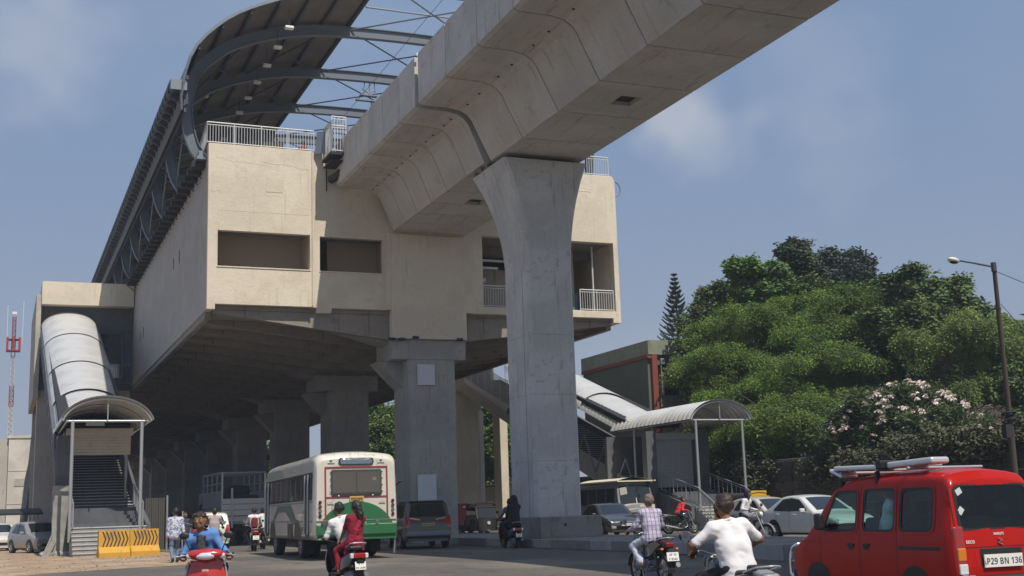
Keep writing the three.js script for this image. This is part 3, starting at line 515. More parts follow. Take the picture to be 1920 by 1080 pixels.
{ // left tower that the stair climbs into
  const t = thing('stair_tower', 'cream topped stair tower at the left of the station', 'stair tower', [0, 0, 0]);
  obj('fascia', prismX([[-89.4, 16.5], [-103, 16.5], [-103, 18.1], [-89.4, 18.1]], 2.33, 8.5, .02), M.beige, t);
  obj('side_wall', [B(2.0, 2.32, 10, 17.2, -89.6, -103)], M.greyWall, t);
  each('front_pier', [B(2.28, 3.5, 0, 10.6, -90, -92), B(7.5, 8.4, 0, 10.6, -90, -92), B(2.3, 8.4, 0, 10.6, -102.6, -103)], M.greyWall, t);
  each('recess_wall', [B(2.34, 6.1, 10.6, 16.5, -90.4, -90.7), B(7.9, 8.5, 10.6, 16.5, -90.4, -90.7), B(6.1, 7.9, 10.6, 11.5, -90.4, -90.7), B(6.1, 7.9, 14.8, 16.5, -90.4, -90.7), B(2.34, 8.5, 10.55, 10.85, -89.9, -102)], M.slate, t);
  for (let i = 0; i < 9; i++) obj('cladding_slat', B(2.4, 8.48, 14.95 + i * .17, 15.06 + i * .17, -90.33, -90.42), M.slate, t);
  each('window_frame', [B(6.2, 6.32, 11.6, 14.7, -90.2, -90.32), B(7.7, 7.82, 11.6, 14.7, -90.2, -90.32), B(6.2, 7.8, 14.6, 14.75, -90.2, -90.32), B(6.95, 7.03, 12.5, 14.7, -90.2, -90.3), B(6.2, 7.8, 12.5, 12.58, -90.2, -90.3)], mat([.03, .06, .13], .5), t);
  obj('window_pane', B(6.3, 7.75, 12.5, 14.65, -90.33, -90.35), M.glassDark, t);
  railing(t, [6.9, 11.0, -89.95], [8.4, 11.0, -89.95], 1.4, .16, M.steelLight, .8);
  obj('roof_slab', B(2.4, 8.45, 18.1, 18.16, -89.6, -102.8), M.greyWall, t);
}
{ // right tower stands on columns
  const t = thing('stair_tower', 'right stair tower on beige columns behind the station piers', 'stair tower', [0, 0, 0]);
  obj('fascia', B(30.34, 36.5, 16.5, 18.1, -89.4, -103), M.beige, t);
  obj('tower_wall', B(30.4, 36.4, 11.5, 16.5, -90.4, -103), M.slate, t);
  obj('cap_beam', B(32.2, 36.9, 10.55, 11.5, -89.4, -91.2), M.beige, t);
  obj('column', B(32.5, 32.82, 0, 8.6, -83.8, -84.1), M.white, t);
  for (const [x0, x1, m] of [[32.3, 34.9, M.beige], [36.47, 37.07, M.beige]]) obj('column', [prismZ([[x0, 0], [x1, 0], [x1 + .02, 10.55], [x0 - .05, 10.55]], -91, -89.5, .03)], m, t);
}
{ // rough pillar by the left stair
  seed(14); const t = thing('stone_pillar', 'rough grey pillar with rubble at its foot, left of the stair', 'pillar', [2.6, 0, -57]);
  const ring = (y, w, d) => [[-w, d], [w, d], [w, -d], [-w, -d]].map(p => [p[0] + rr(-.03, .03), y, p[1] + rr(-.03, .03)]);
  const ys = Array.from({ length: 13 }, (_, i) => i * .25), rs = ys.map(y => ring(y, .37 + .08 * Math.max(0, 1 - y / 1.2), .4)); rs.forEach(r => r.push(r[0]));
  obj('shaft', grid((u, v) => rs[Math.round(u * 12)][Math.round(v * 4)], 12, 4), M.pierDark, t);
  obj('cap_post', [B(-.28, .3, 3, 5.2, -.2, -.6)], M.slate, t);
  const g = []; for (let i = 0; i < 34; i++) { const r = rr(.06, .2); g.push(new THREE.IcosahedronGeometry(r, 0).rotateX(rnd() * 6).rotateY(rnd() * 6).translate(rr(-.7, .5), r * .5, rr(.1, .6))); } for (let i = 0; i < 8; i++) g.push(bar([rr(-.55, -.2), rr(.5, .9), .45], [rr(-.8, -.5), 0, .7], .05, .05));
  obj('rubble', g, M.pierDark, t, { kind: 'stuff' });
}
{ // corrugated hoarding right of the left stair
  const t = thing('fence', 'grey corrugated sheet hoarding between the left stair and the road under the station', 'fence', [0, 0, 0]);
  for (let i = 0; i < 3; i++) { const x0 = 6.2 + i * .29; obj('sheet', grid((u, v) => [x0 + .28 * u, .1 + 2.3 * v, -58 + .025 * Math.sin(u * 2 * PI * 3)], 24, 1), mat([.085, .08, .075], .7, { side: THREE.DoubleSide }), t); }
  for (let i = 0; i < 14; i++) { const z0 = -58.1 - i * 2.2; obj('sheet', grid((u, v) => [7.1 + .02 * Math.sin(u * 2 * PI * 8), .1 + 2.3 * v, z0 - 2.15 * u], 48, 1), mat([.1, .1, .1], .7, { side: THREE.DoubleSide }), t); }
  each('fence_post', [tube([7.15, 0, -57.9], [7.15, 2.5, -57.9], .05), tube([7.5, 0, -55.4], [7.5, 1.75, -55.4], .035), tube([7.2, 1.5, -57.8], [8.1, 1.0, -53.8], .02)], M.galv, t);
}
{ // row of sheds and scrub closing the far end under the station
  struct('embankment', [prismX([[-8, 0], [-8, 2.9], [-60, 3.1], [-210, 3.1], [-210, 0]], 38.1, 300)], M.earth);
}
{ // stone retaining wall with its courses
  seed(31); const t = thing('retaining_wall', 'long stone retaining wall below the trees on the right, darkened for their shade', 'wall', [0, 0, 0]);
  obj('wall_core', B(37.62, 38.2, 0, 3.3, -8, -140), M.darkBrown, t);
  const ms = [[.05, .042, .034], [.062, .052, .042], [.042, .036, .03], [.075, .062, .05]].map(c => mat(c, .95, bumpAt(.5, .02)));  // stone colours darkened to carry the shade of the trees above
  const far = [];
  for (let r = 0; r < 9; r++) for (let z = -30 - rnd(); z > -78;) { const w = rr(.35, 1.1); const g = rbx(.16, .35 + rr(-.02, .02), w - .03, .03, 37.6 + rr(-.05, .03), .25 + r * .37 + rr(-.02, .02), z - w / 2); if (z > -58 && z < -40 && r > 3) obj('stone', g, ms[Math.floor(rnd() * 4)], t); else far.push(g); z -= w; }
  obj('stonework', far, ms[0], t, { kind: 'stuff' });
  obj('coping', prismX([[-8, 3.3], [-140, 3.3], [-140, 3.48], [-8, 3.48]], 37.5, 38.25, .02), mat([.14, .125, .11], .95), t);
}
{ // green-grey building behind the right entrance
  const t = thing('green_building', 'green grey building with a red corner pillar behind the right canopy', 'building', [41, 0, -73.2]);
  const gm = mat(null, .9, { map: concreteTex([.125, .135, .1], [.09, .1, .075], [.12, .12, .09], .33, 5) }), gf = mat(null, .9, { map: concreteTex([.235, .25, .185], [.18, .195, .15], [.22, .21, .16], .73, 5) }), rd = mat([.2, .045, .03], .8);
  obj('roof_fascia', prismX([[0, 11.6], [-10.6, 11.6], [-10.6, 12.6], [0, 12.6]], 0, 9.5, .02), gf, t);
  obj('wall', [B(.06, .3, 0, 11.6, -.3, -10.4), B(.75, 9.2, 0, 10.9, -.5, -10.4), B(.7, 9.2, 10.9, 11.6, -.25, -10)], gm, t);
  obj('wall', [B(.9, 9.3, 3, 8.8, -.2, -.5), B(2.7, 2.9, 8.8, 10.7, -.2, -.5)], gf, t);
  obj('eave', [B(-.05, .7, 11.35, 11.6, -.05, -10.5)], rd, t);
  obj('red_pillar', B(.28, .68, 0, 11.6, -.02, -.45), rd, t);
  each('sun_shade', [B(.9, 7.2, 10.55, 10.65, 0, -.7), B(1.0, 3.9, 9.95, 10.3, -.05, -.25)], rd, t);
  for (let i = 0; i < 4; i++) { const w = new THREE.Group(); w.name = 'window'; t.add(w); each('window_frame', [B(1 + i * 1.7, 1.12 + i * 1.7, 8.8, 10.4, -.02, -.4), B(2.5 + i * 1.7, 2.6 + i * 1.7, 8.8, 10.4, -.02, -.4)], mat([.45, .4, .28], .8), w); obj('window_pane', B(1.12 + i * 1.7, 2.5 + i * 1.7, 8.8, 10.4, -.42, -.45), M.glassDark, w); }
  obj('cctv_mast', [tube([.9, 9, .1], [.9, 11, .1], .04), rbx(.3, .4, .25, .05, 1.0, 11.1, .1)], M.galv, t);
}
{ // red block far behind the trees
  const t = thing('red_building', 'brick red tower block just showing above the trees on the right', 'building', [80.5, 0, -84]);
  const rd = mat([.24, .06, .04], .9);
  obj('wall', [B(-9, .6, 0, 17.5, 0, -8)], rd, t); obj('parapet_post', [B(-.25, .35, 17.5, 19.0, 0, -.6), B(-9, -8.3, 17.5, 18.6, 0, -.6)], rd, t); for (let i = 0; i < 5; i++) obj('window', B(-8.4 + i * 1.7, -7.4 + i * 1.7, 15, 16.5, .03, -.1), M.glassDark, t);
}
{ // white house and far block on the left
  const t = thing('white_building', 'plain white building behind the red and white mast on the left', 'building', [.95, 0, -142]);
  const wm = mat(null, .9, { map: tex(256, (x, y) => mix([.58, .55, .5], [.47, .44, .4], sst(.4, .7, A.n1(x, y))), 8) });
  obj('wall', [B(0, 7, 0, 10.7, 0, -12)], wm, t); obj('parapet', [B(-.1, 7.1, 10.7, 11.0, .1, -12.1)], wm, t); each('floor_line', [B(0, 7, 7.2, 7.3, .04, 0), B(0, 7, 3.7, 3.8, .04, 0)], wm, t);
  obj('grey_end', B(-.9, -.02, 0, 10.6, -.4, -12), M.greyWall, t);
  obj('wall_panel', [B(.7, 1.9, 5.6, 6.4, .06, 0)], M.greyWall, t); obj('window', [B(2.8, 3.3, 8.4, 9.2, .05, -.1), B(2.8, 3.3, 6.8, 7.6, .05, -.1)], M.dark, t);
  obj('roof_aerial', tube([2.9, 11, -1], [2.9, 13.4, -1], .04), M.steelLight, t);
  const d = thing('duct', 'dark bundle of pipes climbing the wall between white building and stair tower', 'pipes', [2.4, 0, -120]);
  seed(4); for (let i = 0; i < 6; i++) obj('pipe', pipe([[-.4 + i * .11, 1.2, 0], [-.3 + i * .11, 3, .05 * i], [-.1 + i * .1, 5.5, 0], [.15 + i * .08, 7, 0], [.3 + i * .05, 9.4, 0]], .06), M.steel, d);
  const b = thing('far_block', 'grey building at the far left edge behind the parked cars', 'building', [-8, 0, -190]);
  obj('wall', B(-10, 8.2, 0, 9, 0, -14), M.greyWall, b); obj('roof_hut', B(3, 6, 9, 10.4, -2, -6), M.greyWall, b);
  for (let i = 0; i < 6; i++) for (let j = 0; j < 2; j++) obj('window', B(-9 + i * 2.9, -7.6 + i * 2.9, 2 + j * 3.3, 3.5 + j * 3.3, .05, -.1), M.glassDark, b);
}
{ // unseen block added behind the left tower, keeping light from under the station
  const t = thing('light_blocker', 'long dark block added unseen beyond the left stair tower to stop light', 'light_blocker', [3.4, 0, -104]);
  obj('wall', B(0, 3.6, 0, 8.5, -.2, -33), M.slate, t); obj('roof', B(-.3, 3.9, 8.5, 8.7, .1, -33.3), M.dark, t);
}
{ // lattice mast
  const t = thing('radio_mast', 'slim red and white lattice mast with aerials on the left', 'mast', [1.05, 0, -150]);
  const bands = [[0, 2.2, 0], [2.2, 5.6, 1], [5.6, 8.2, 0], [8.2, 11.2, 1], [11.2, 14.8, 0], [14.8, 17.2, 1], [17.2, 21.1, 0], [21.1, 25.2, 1]];
  const rd = mat([.27, .035, .04], .8), wh = mat([.46, .44, .42], .8);
  for (const [y0, y1, r] of bands) { const g = [], w = y => .32 - y * .006; for (const [sx, sz] of [[1, 1], [-1, 1], [1, -1], [-1, -1]]) g.push(tube([sx * w(y0), y0, sz * w(y0)], [sx * w(y1), y1, sz * w(y1)], .05, 5)); for (let y = y0; y < y1 - .3; y += .6) { g.push(tube([-w(y), y, w(y)], [w(y), Math.min(y1, y + .6), w(y)], .03, 4), tube([w(y), y, -w(y)], [-w(y), Math.min(y1, y + .6), -w(y)], .03, 4), tube([-w(y), y, -w(y)], [-w(y), Math.min(y1, y + .6), w(y)], .03, 4), tube([w(y), y, w(y)], [w(y), Math.min(y1, y + .6), -w(y)], .03, 4), bx(2 * w(y), .05, 2 * w(y), 0, y, 0)); } obj('mast_section', g, r ? rd : wh, t); }
  obj('aerial_platform', [bx(1.5, .12, 1.5, 0, 21.2, 0), ...[-.65, 0, .65].flatMap(x => [-.65, .65].map(z => bx(.24, 1.5, .18, x, 21.95, z))), bx(1.5, .07, 1.5, 0, 22.5, 0)], rd, t);
  each('whip_aerial', [tube([-.7, 22, 0], [-.75, 26.5, 0], .03), tube([.9, 22, 0], [.95, 27, 0], .03), bx(.5, .3, .3, 0, 25.6, 0)], M.white, t);
}
{ // street lamp
  const t = thing('street_lamp', 'leaning dark street lamp post on the right above the red van', 'street lamp', [31.85, 0, -32.05]);
  obj('post', [tube([0, 0, 0], [-.35, 3.6, .4], .12, 10, .1), tube([-.35, 3.6, .4], [-1.18, 8.85, 1.25], .095, 10, .07)], mat([.075, .06, .05], .85, bumpAt(.4, .01)), t);
  obj('post_clamp', [disc(.16, .12, -.38, 3.9, .45, 'y'), bx(.3, .45, .2, -.6, 3.4, .5), new THREE.TorusGeometry(.22, .04, 6, 14).rotateX(1.4).translate(-.42, 4.0, .45), new THREE.TorusGeometry(.2, .03, 6, 14).rotateX(1.2).translate(-.4, 3.75, .45)], M.dark, t);
  obj('lamp_arm', [tube([-1.18, 8.85, 1.25], [-1.75, 9.0, 1.0], .035), tube([-1.75, 9.0, 1.0], [-2.35, 9.1, .85], .03), disc(.09, .3, -1.19, 8.85, 1.25, 'y', 10)], M.steel, t);
  const head = obj('lamp_head', sph(.27, 0, 0, 0, 1, .36, .55, 14), mat([.62, .6, .53], .5), t); head.position.set(-2.5, 9.1, .82); head.rotation.set(0, .25, -.12);
  obj('lamp_visor', sph(.2, 0, -.05, 0, 1, .3, .6, 12), M.dark, head);
  for (const [a, b] of [[[-1.1, 8.7, 1.25], [14, 6.6, -2]], [[-1.0, 7.6, 1.2], [12, 1.8, -4]], [[-.6, 5.2, .7], [14, 4.1, -3]]]) obj('wire', pipe([a, [(a[0] + b[0]) / 2, (a[1] + b[1]) / 2 - .25, (a[2] + b[2]) / 2], b], .013, 4, 14), M.steel, t);
}
// ---------------------------------------------------------------- trees and shrubs
const leafMat = new THREE.MeshPhysicalMaterial({ color: lin(1, 1, 1), roughness: .85, transmission: .18, thickness: 0, side: THREE.DoubleSide });
function sprayGeo(n, len, wid, spread, s) { // a spray of small folded leaves
  seed(s); const pos = [], q = new THREE.Quaternion(), p = V(), e = new THREE.Euler();
  for (let i = 0; i < n; i++) {
    const o = V(rr(-1, 1), rr(-1, 1), rr(-1, 1)).multiplyScalar(spread); e.set(rr(-.9, .9), rnd() * 6.3, rr(-.9, .9)); q.setFromEuler(e);
    const L = len * rr(.7, 1.2), w = wid * rr(.8, 1.15), A = [[0, 0, 0], [w, .12 * L, L * .5], [0, 0, L], [-w, .12 * L, L * .5]].map(a => p.set(...a).applyQuaternion(q).add(o).toArray());
    pos.push(...A[0], ...A[1], ...A[2], ...A[0], ...A[2], ...A[3]);
  }
  const g = new THREE.BufferGeometry(); g.setAttribute('position', new THREE.Float32BufferAttribute(pos, 3)); g.computeVertexNormals(); g.setAttribute('uv', new THREE.Float32BufferAttribute(new Float32Array(pos.length / 3 * 2), 2)); return g;
}
const SPRAY = { fine: sprayGeo(14, .17, .035, .26, 1), mid: sprayGeo(9, .24, .07, .26, 2), broad: sprayGeo(7, .3, .085, .24, 3), dry: sprayGeo(12, .3, .008, .3, 4), blade: sprayGeo(9, .42, .03, .2, 6) };
// lobes [x,y,z,r]; leaf sprays gather in clumps near the outside of each lobe
function crown(parent, lobes, spray, dens, c0, c1, o = {}) {
  const list = [], col = new THREE.Color();
  if (!o.plain) lobes = lobes.flatMap(([x, y, z, r]) => { const a = [[x, y, z, r]]; for (let k = 0; k < (o.sat ?? 5); k++) { const d = V(rr(-1, 1), rr(-.3, 1), rr(-1, 1)).normalize(), q = r * rr(.8, 1.3); a.push([x + d.x * q, y + d.y * q * (o.flat ?? .9), z + d.z * q, r * rr(.22, .42)]); } return a; });
  for (const [x, y, z, r] of lobes) {
    const nc = Math.max(6, Math.round((o.clumps ?? 26) * r * r * .4));
    for (let k = 0; k < nc; k++) {
      const d = V(rr(-1, 1), rr(-.75, 1), rr(-1, 1)).normalize(), rad = r * (.3 + .95 * Math.sqrt(rnd())), cr = rr(.14, .5) + r * .06, tone = rnd();
      const cx = x + d.x * rad, cy = y + d.y * rad * (o.flat ?? .85), cz = z + d.z * rad, n = Math.round(dens * rr(.6, 1.3));
      for (let i = 0; i < n; i++) { const g = () => (rnd() + rnd() + rnd() - 1.5) * 1.15; list.push([cx + g() * cr * (o.wide ?? 1), cy + g() * cr * (o.thin ?? .75), cz + g() * cr * (o.wide ?? 1), tone]); }
    }
  }
  const m = new THREE.InstancedMesh(SPRAY[spray], o.mat ?? leafMat, list.length), X = new THREE.Matrix4(), q = new THREE.Quaternion(), e = new THREE.Euler(), s = V();
  list.forEach((p, i) => { e.set(rr(-.5, .5), rnd() * 6.28, rr(-.5, .5)); const k = rr(.7, 1.3) * (o.size ?? 1); X.compose(V(p[0], p[1], p[2]), q.setFromEuler(e), s.set(k, k, k)); m.setMatrixAt(i, X); const t = Math.min(1, Math.max(0, p[3] * .75 + rnd() * .35)); m.setColorAt(i, col.setRGB(...mix(c0, c1, t))); });
  m.name = o.name ?? 'crown'; m.userData.kind = 'stuff'; m.castShadow = m.receiveShadow = true; parent.add(m); return m;
}
const barkM = mat(null, .95, { map: concreteTex([.12, .095, .07], [.07, .058, .045], [.15, .12, .09], .4, 1.2), ...bumpAt(.4, .02) });
const barkPale = mat([.27, .24, .19], .9, bumpAt(.4, .015));
function trunk(parent, base, lobes, r, mtl = barkM, lean = .3) {
  const g = [], top = lobes.reduce((a, l) => [a[0] + l[0] / lobes.length, a[1] + l[1] / lobes.length, a[2] + l[2] / lobes.length], [0, 0, 0]);
  const fork = [base[0] + (top[0] - base[0]) * lean, base[1] + (top[1] - base[1]) * .5, base[2] + (top[2] - base[2]) * lean];
  const limb = (a, b, ra, rb) => { const m = a.map((v, i) => (v + b[i]) / 2 + rr(-.25, .25)); g.push(tube(a, m, ra, 7, (ra + rb) / 2), tube(m, b, (ra + rb) / 2, 6, rb)); };
  limb(base, fork, r, r * .75);
  for (const l of lobes) { limb(fork, l, r * .5, r * .16); for (let k = 0; k < 5; k++) limb([l[0], l[1], l[2]], [l[0] + rr(-1, 1) * l[3], l[1] + rr(-.3, .95) * l[3] * .8, l[2] + rr(-1, 1) * l[3]], r * .16, .015); }
  return obj('trunk', g, mtl, parent);
}
function tree(name, label, cat, base, lobes, r, spray, dens, c0, c1, o = {}) {
  const t = thing(name, label, cat, [0, 0, 0], 0, o.group); seed(Math.round(Math.abs(base[0] * 31 + base[2] * 17)));
  trunk(t, base, lobes, r, o.bark, o.lean); crown(t, lobes, spray, dens, c0, c1, o); return t;
}
const GR = [.042, .085, .015], GB = [.2, .325, .045], DK0 = [.03, .055, .016], DK1 = [.1, .15, .035];
tree('rain_tree', 'big bright green spreading tree above the wall, in the middle of the greenery', 'tree', [44.5, 3, -62],
  [[40.3,9.2,-63.3,2.1],[42.9,10.9,-64,3],[46.6,12.8,-64.5,2.7],[47.7,12.4,-61.7,2.7],[48.2,10.7,-59.3,2.6],[41,7,-60.9,2.5],[39.2,6.2,-62.1,1.4],[42.7,8,-58.5,2.8],[43.6,8.7,-56.7,1.8],[50.5,12.3,-60.5,2],[45,10.2,-60.5,2.6]], .42, 'fine', 46, GR, GB, { clumps: 13, flat: .6, thin: .3, wide: 1.6, sat: 8 });
tree('spreading_tree', 'low yellow green branches hanging over the wall beside the flowering shrub', 'tree', [41.5, 3, -58], [[40.2,5.7,-56.4,2.4],[42.4,5.9,-55.4,1.8],[39.4,4.9,-57.3,1.9],[39.9,4.4,-54.3,1.7],[39.2,4.8,-62.2,1.9]], .25, 'fine', 60, [.042, .085, .015], [.2, .31, .045], { clumps: 12, flat: .55, thin: .3, wide: 1.6, sat: 7 });
tree('leafy_tree', 'dark green tree just right of the conifer', 'tree', [45.5, 3, -71.2], [[45.6,15.3,-70.9,.75],[45.0,14.0,-71.3,1.0],[44.1,13.0,-71,.9],[46.6,13.2,-70.8,.95],[44.6,10.5,-71,2.2],[46.2,9.5,-70.5,2.2]], .28, 'mid', 34, DK0, DK1, { clumps: 24 });
tree('tall_tree', 'tall leafy green tree with a squared top, left of the tallest dark tree', 'tree', [44.8, 3, -64.6], [[43.8,15.6,-64.6,.75],[45.2,15.3,-64.4,.85],[44.3,14.4,-64.6,.9],[45.3,13.6,-64.9,1.0],[44.2,12.8,-64.8,.9]], .25, 'broad', 30, [.035, .08, .018], [.14, .25, .045], { clumps: 30 });
tree('dark_tree', 'tallest dark tree at the top of the greenery', 'tree', [51.3, 3, -70], [[51.2,18.6,-69.9,.6],[51.4,17.7,-69.9,.85],[51.9,16.8,-70,1.0],[50.5,16.4,-70.5,.9],[52.9,16.0,-70.2,.7],[51.2,15.2,-70.2,1.0]], .28, 'broad', 30, [.016, .034, .014], [.05, .085, .028], { clumps: 34 });
tree('dark_tree', 'blue green tree behind the crest, with a notched narrow top', 'tree', [55.8, 3, -70.5], [[54.6,18.0,-70.6,.75],[57.0,18.2,-70.2,.55],[56.6,17.1,-70.2,.8],[55.4,16.6,-70.5,1.1],[58.4,16.3,-70,.75],[56.6,15.4,-70.4,1.1]], .26, 'mid', 34, [.03, .055, .045], [.07, .11, .085], { clumps: 36 });
tree('leafy_tree', 'mid green tree on the crest between the dark tops and the bright spreading tree', 'tree', [48.8, 3, -62.2], [[46.9,13.6,-62.6,1.2],[48.4,13.2,-62.1,1.3],[50.0,13.3,-61.3,1.1],[51.6,12.6,-61.5,1.1],[47.6,12,-62.4,1.4]], .26, 'mid', 55, [.03, .065, .014], [.10, .17, .035], { clumps: 26 });
tree('broad_tree', 'dark round topped tree in front of the red tower block', 'tree', [50, 3, -55.5], [[49.9,12.7,-56.2,1.7],[51.2,12,-55.7,1.7],[52.3,11.4,-55.5,1.4],[47.9,10.8,-55.1,1.8],[49.6,9.8,-54.6,1.9],[51.8,9.6,-54.6,1.6]], .3, 'broad', 32, [.03, .06, .015], [.11, .175, .04], { clumps: 24 });
tree('pale_tree', 'pale yellow green feathery tree left of the lamp post', 'tree', [49.3, 3, -51], [[46.9,8.6,-51.6,1.5],[48.6,9.2,-50.7,1.7],[49.5,7.8,-50.6,1.7],[47.2,6.2,-50.6,1.5],[49.5,7.5,-53.1,1.8],[51.4,9.6,-51.8,1.3],[49.3,5.5,-51.2,1.7]], .2, 'fine', 50, [.065, .11, .03], [.24, .33, .085], { clumps: 24, bark: barkPale });
tree('leafy_tree', 'green tree at the right edge of the picture behind the lamp post', 'tree', [50, 3, -48.5], [[50.7,8,-50.1,1.2],[49.8,6.2,-48.6,1.7],[48,4.4,-47.6,1.3],[52,6.5,-48.5,1.6]], .2, 'mid', 55, [.03, .065, .014], [.11, .18, .035], { clumps: 26 });
tree('dry_bush', 'dry brown leafless thicket between the spreading tree and the pale tree', 'bush', [45.8, 3, -51], [[46.5,7.6,-52.1,1.2],[47.2,6.6,-51.8,1.1]], .12, 'dry', 44, [.11, .085, .055], [.2, .16, .11], { clumps: 24 });
tree('dry_bush', 'grey brown dry scrub hanging on the wall below the lamp post', 'bush', [45, 3, -47.5], [[46,3.7,-48,1.4],[43.9,3.5,-46.8,1.2],[48.5,3.7,-46.5,1.4]], .08, 'dry', 50, [.09, .075, .06], [.17, .14, .11], { clumps: 30 });
{ // bare pale branches standing out of the spreading crown
  seed(123); const t = scene.children.find(o => o.name === 'rain_tree');
  for (let i = 0; i < 9; i++) { const a = [45.6 + rr(-1.2, 1.2), 10.2 + rr(-.8, .6), -59.6 + rr(-.6, .8)], d = [rr(.3, 1.6), rr(1.0, 2.4), rr(.2, .9)]; obj('bare_branch', pipe([a, [a[0] + d[0] * .4, a[1] + d[1] * .55, a[2] + d[2] * .5], [a[0] + d[0], a[1] + d[1], a[2] + d[2]]], .03, 5, 8), barkPale, t); }
}
{ // frangipani with its flower heads
  const lobes = [[39.2,5.1,-48.1,1.3],[40.7,5.5,-47.4,1.4],[42.3,5.0,-46.9,1.3],[40,4.1,-46.9,1.5],[38.4,4.2,-48.8,1.2],[43.0,4.1,-46,1.1]];
  const t = tree('flowering_shrub', 'wide shrub full of pinkish white flower heads on top of the wall', 'shrub', [40.5, 3, -47.8], lobes, .14, 'blade', 34, [.04, .07, .025], [.12, .17, .06], { plain: true, clumps: 30, bark: barkPale, lean: .1 });
  seed(77); const g = [], base = sprayGeo(6, .085, .035, .03, 9);
  for (let i = 0; i < 300; i++) { const l = lobes[i % 6], a = PI * rr(.55, 1.9), e = rr(.1, 1.5), r = l[3] * rr(1.05, 1.24), x = l[0] + Math.cos(a) * Math.cos(e) * r, y = l[1] + Math.sin(e) * r * .85, z = l[2] - Math.sin(a) * Math.cos(e) * r; for (let k = 0; k < 7; k++) g.push(base.clone().rotateY(rnd() * 6).scale(1.25, 1.25, 1.25).translate(x + rr(-.1, .1), y + rr(-.05, .08), z + rr(-.1, .1))); }
  obj('flowers', g, mat([.8, .7, .66], .8, { side: THREE.DoubleSide }), t, { kind: 'stuff' });
}
{ // conifer with whorls of drooping, upturned branches
  seed(51); const t = thing('conifer', 'slender dark conifer standing above the green building', 'tree', [48.3, 3, -81.5]); const br = [], nd = [];
  obj('trunk', tube([0, 0, 0], [-.05, 16, .2], .22, 8, .03), barkM, t);
  for (let y = 7; y < 16; y += .36) { const L = .06 + (16 - y) * .265, n = 6; for (let k = 0; k < n; k++) { const a = k / n * 6.28 + y * 2.1, dx = Math.cos(a), dz = Math.sin(a), p = s => V(dx * L * s, y + .1 * L * Math.sin(s * PI) * -.8 + .36 * L * s * s, dz * L * s); for (let j = 0; j < 4; j++) { br.push(tube(p(j / 4), p((j + 1) / 4), .02, 4)); } for (let j = 1; j <= 7; j++) { const q = p(.2 + .8 * j / 7); for (const s of [-1, 1]) { const w = .3 * (1 - j / 11); nd.push(tube(q, [q.x - dz * w * s + dx * .12, q.y + .13, q.z + dx * w * s + dz * .12], .05, 4, .015)); } nd.push(tube(q, [q.x + dx * .12, q.y + .2, q.z + dz * .12], .055, 4, .015)); } } }
  obj('branches', br, barkM, t, { kind: 'stuff' }); obj('needles', nd, mat([.032, .05, .03], .9), t, { kind: 'stuff' });
}
{ // mass of green behind and below, nobody could count it
  const t = thing('undergrowth', 'dark undergrowth and far trees closing the view behind the wall', 'undergrowth', [0, 0, 0]); t.userData.kind = 'stuff'; seed(91);
  const l = []; for (let i = 0; i < 44; i++) l.push([rr(56, 74), rr(4, 11), rr(-92, -46), rr(1.8, 3)]); for (let i = 0; i < 22; i++) l.push([rr(39.5, 46), rr(3.4, 4.8), rr(-72, -46), rr(.9, 1.5)]);
  crown(t, l, 'mid', 34, DK0, DK1, { plain: true, clumps: 12, size: 1.6, name: 'foliage' });
  const f = []; for (let i = 0; i < 26; i++) f.push([rr(-6, 46), rr(1, 9), rr(-232, -222), rr(2.5, 3.5)]);
  crown(t, f, 'mid', 26, DK0, DK1, { plain: true, clumps: 9, size: 2.6, name: 'foliage' });
}
{ // dry creepers hanging over the top of the stone wall
  const t = thing('creeper', 'brown green creepers hanging over the top of the stone wall', 'creeper', [0, 0, 0]); seed(61); const l = [];
  for (let i = 0; i < 40; i++) l.push([rr(37.35, 37.6), rr(2.5, 3.5), -33 - 30 * rnd(), rr(.35, .75)]);
  crown(t, l, 'mid', 16, [.035, .04, .018], [.1, .1, .045], { plain: true, clumps: 60, size: .8, name: 'foliage' });
}
tree('roadside_tree', 'sunlit green tree seen between the station piers behind the bus', 'tree', [36.6, 0, -123], [[36.7,11.2,-126,2],[36.4,8.6,-121.1,2.2],[34.5,7.5,-124,2],[38,6,-123,2.4]], .3, 'mid', 42, [.04, .08, .015], [.14, .22, .04], { clumps: 18, size: 1.3 });
tree('roadside_tree', 'green tree seen past the beige columns of the right stair tower', 'tree', [43, 0, -108.5], [[43.1,9.4,-110.4,2.1],[43.3,6.2,-107.6,2.5],[42,4.3,-108.6,2.5],[45.5,7.5,-109,2.2]], .3, 'mid', 42, [.03, .07, .012], [.11, .19, .03], { clumps: 18, size: 1.3 });
tree('roadside_tree', 'small green tree glimpsed in the gap left of the bus roof', 'tree', [30.5, 0, -150], [[30.6,8,-150,2],[31.5,6,-149,2.2],[29.6,5.6,-151,2]], .3, 'mid', 36, [.04, .08, .015], [.13, .21, .04], { clumps: 16, size: 1.4 });
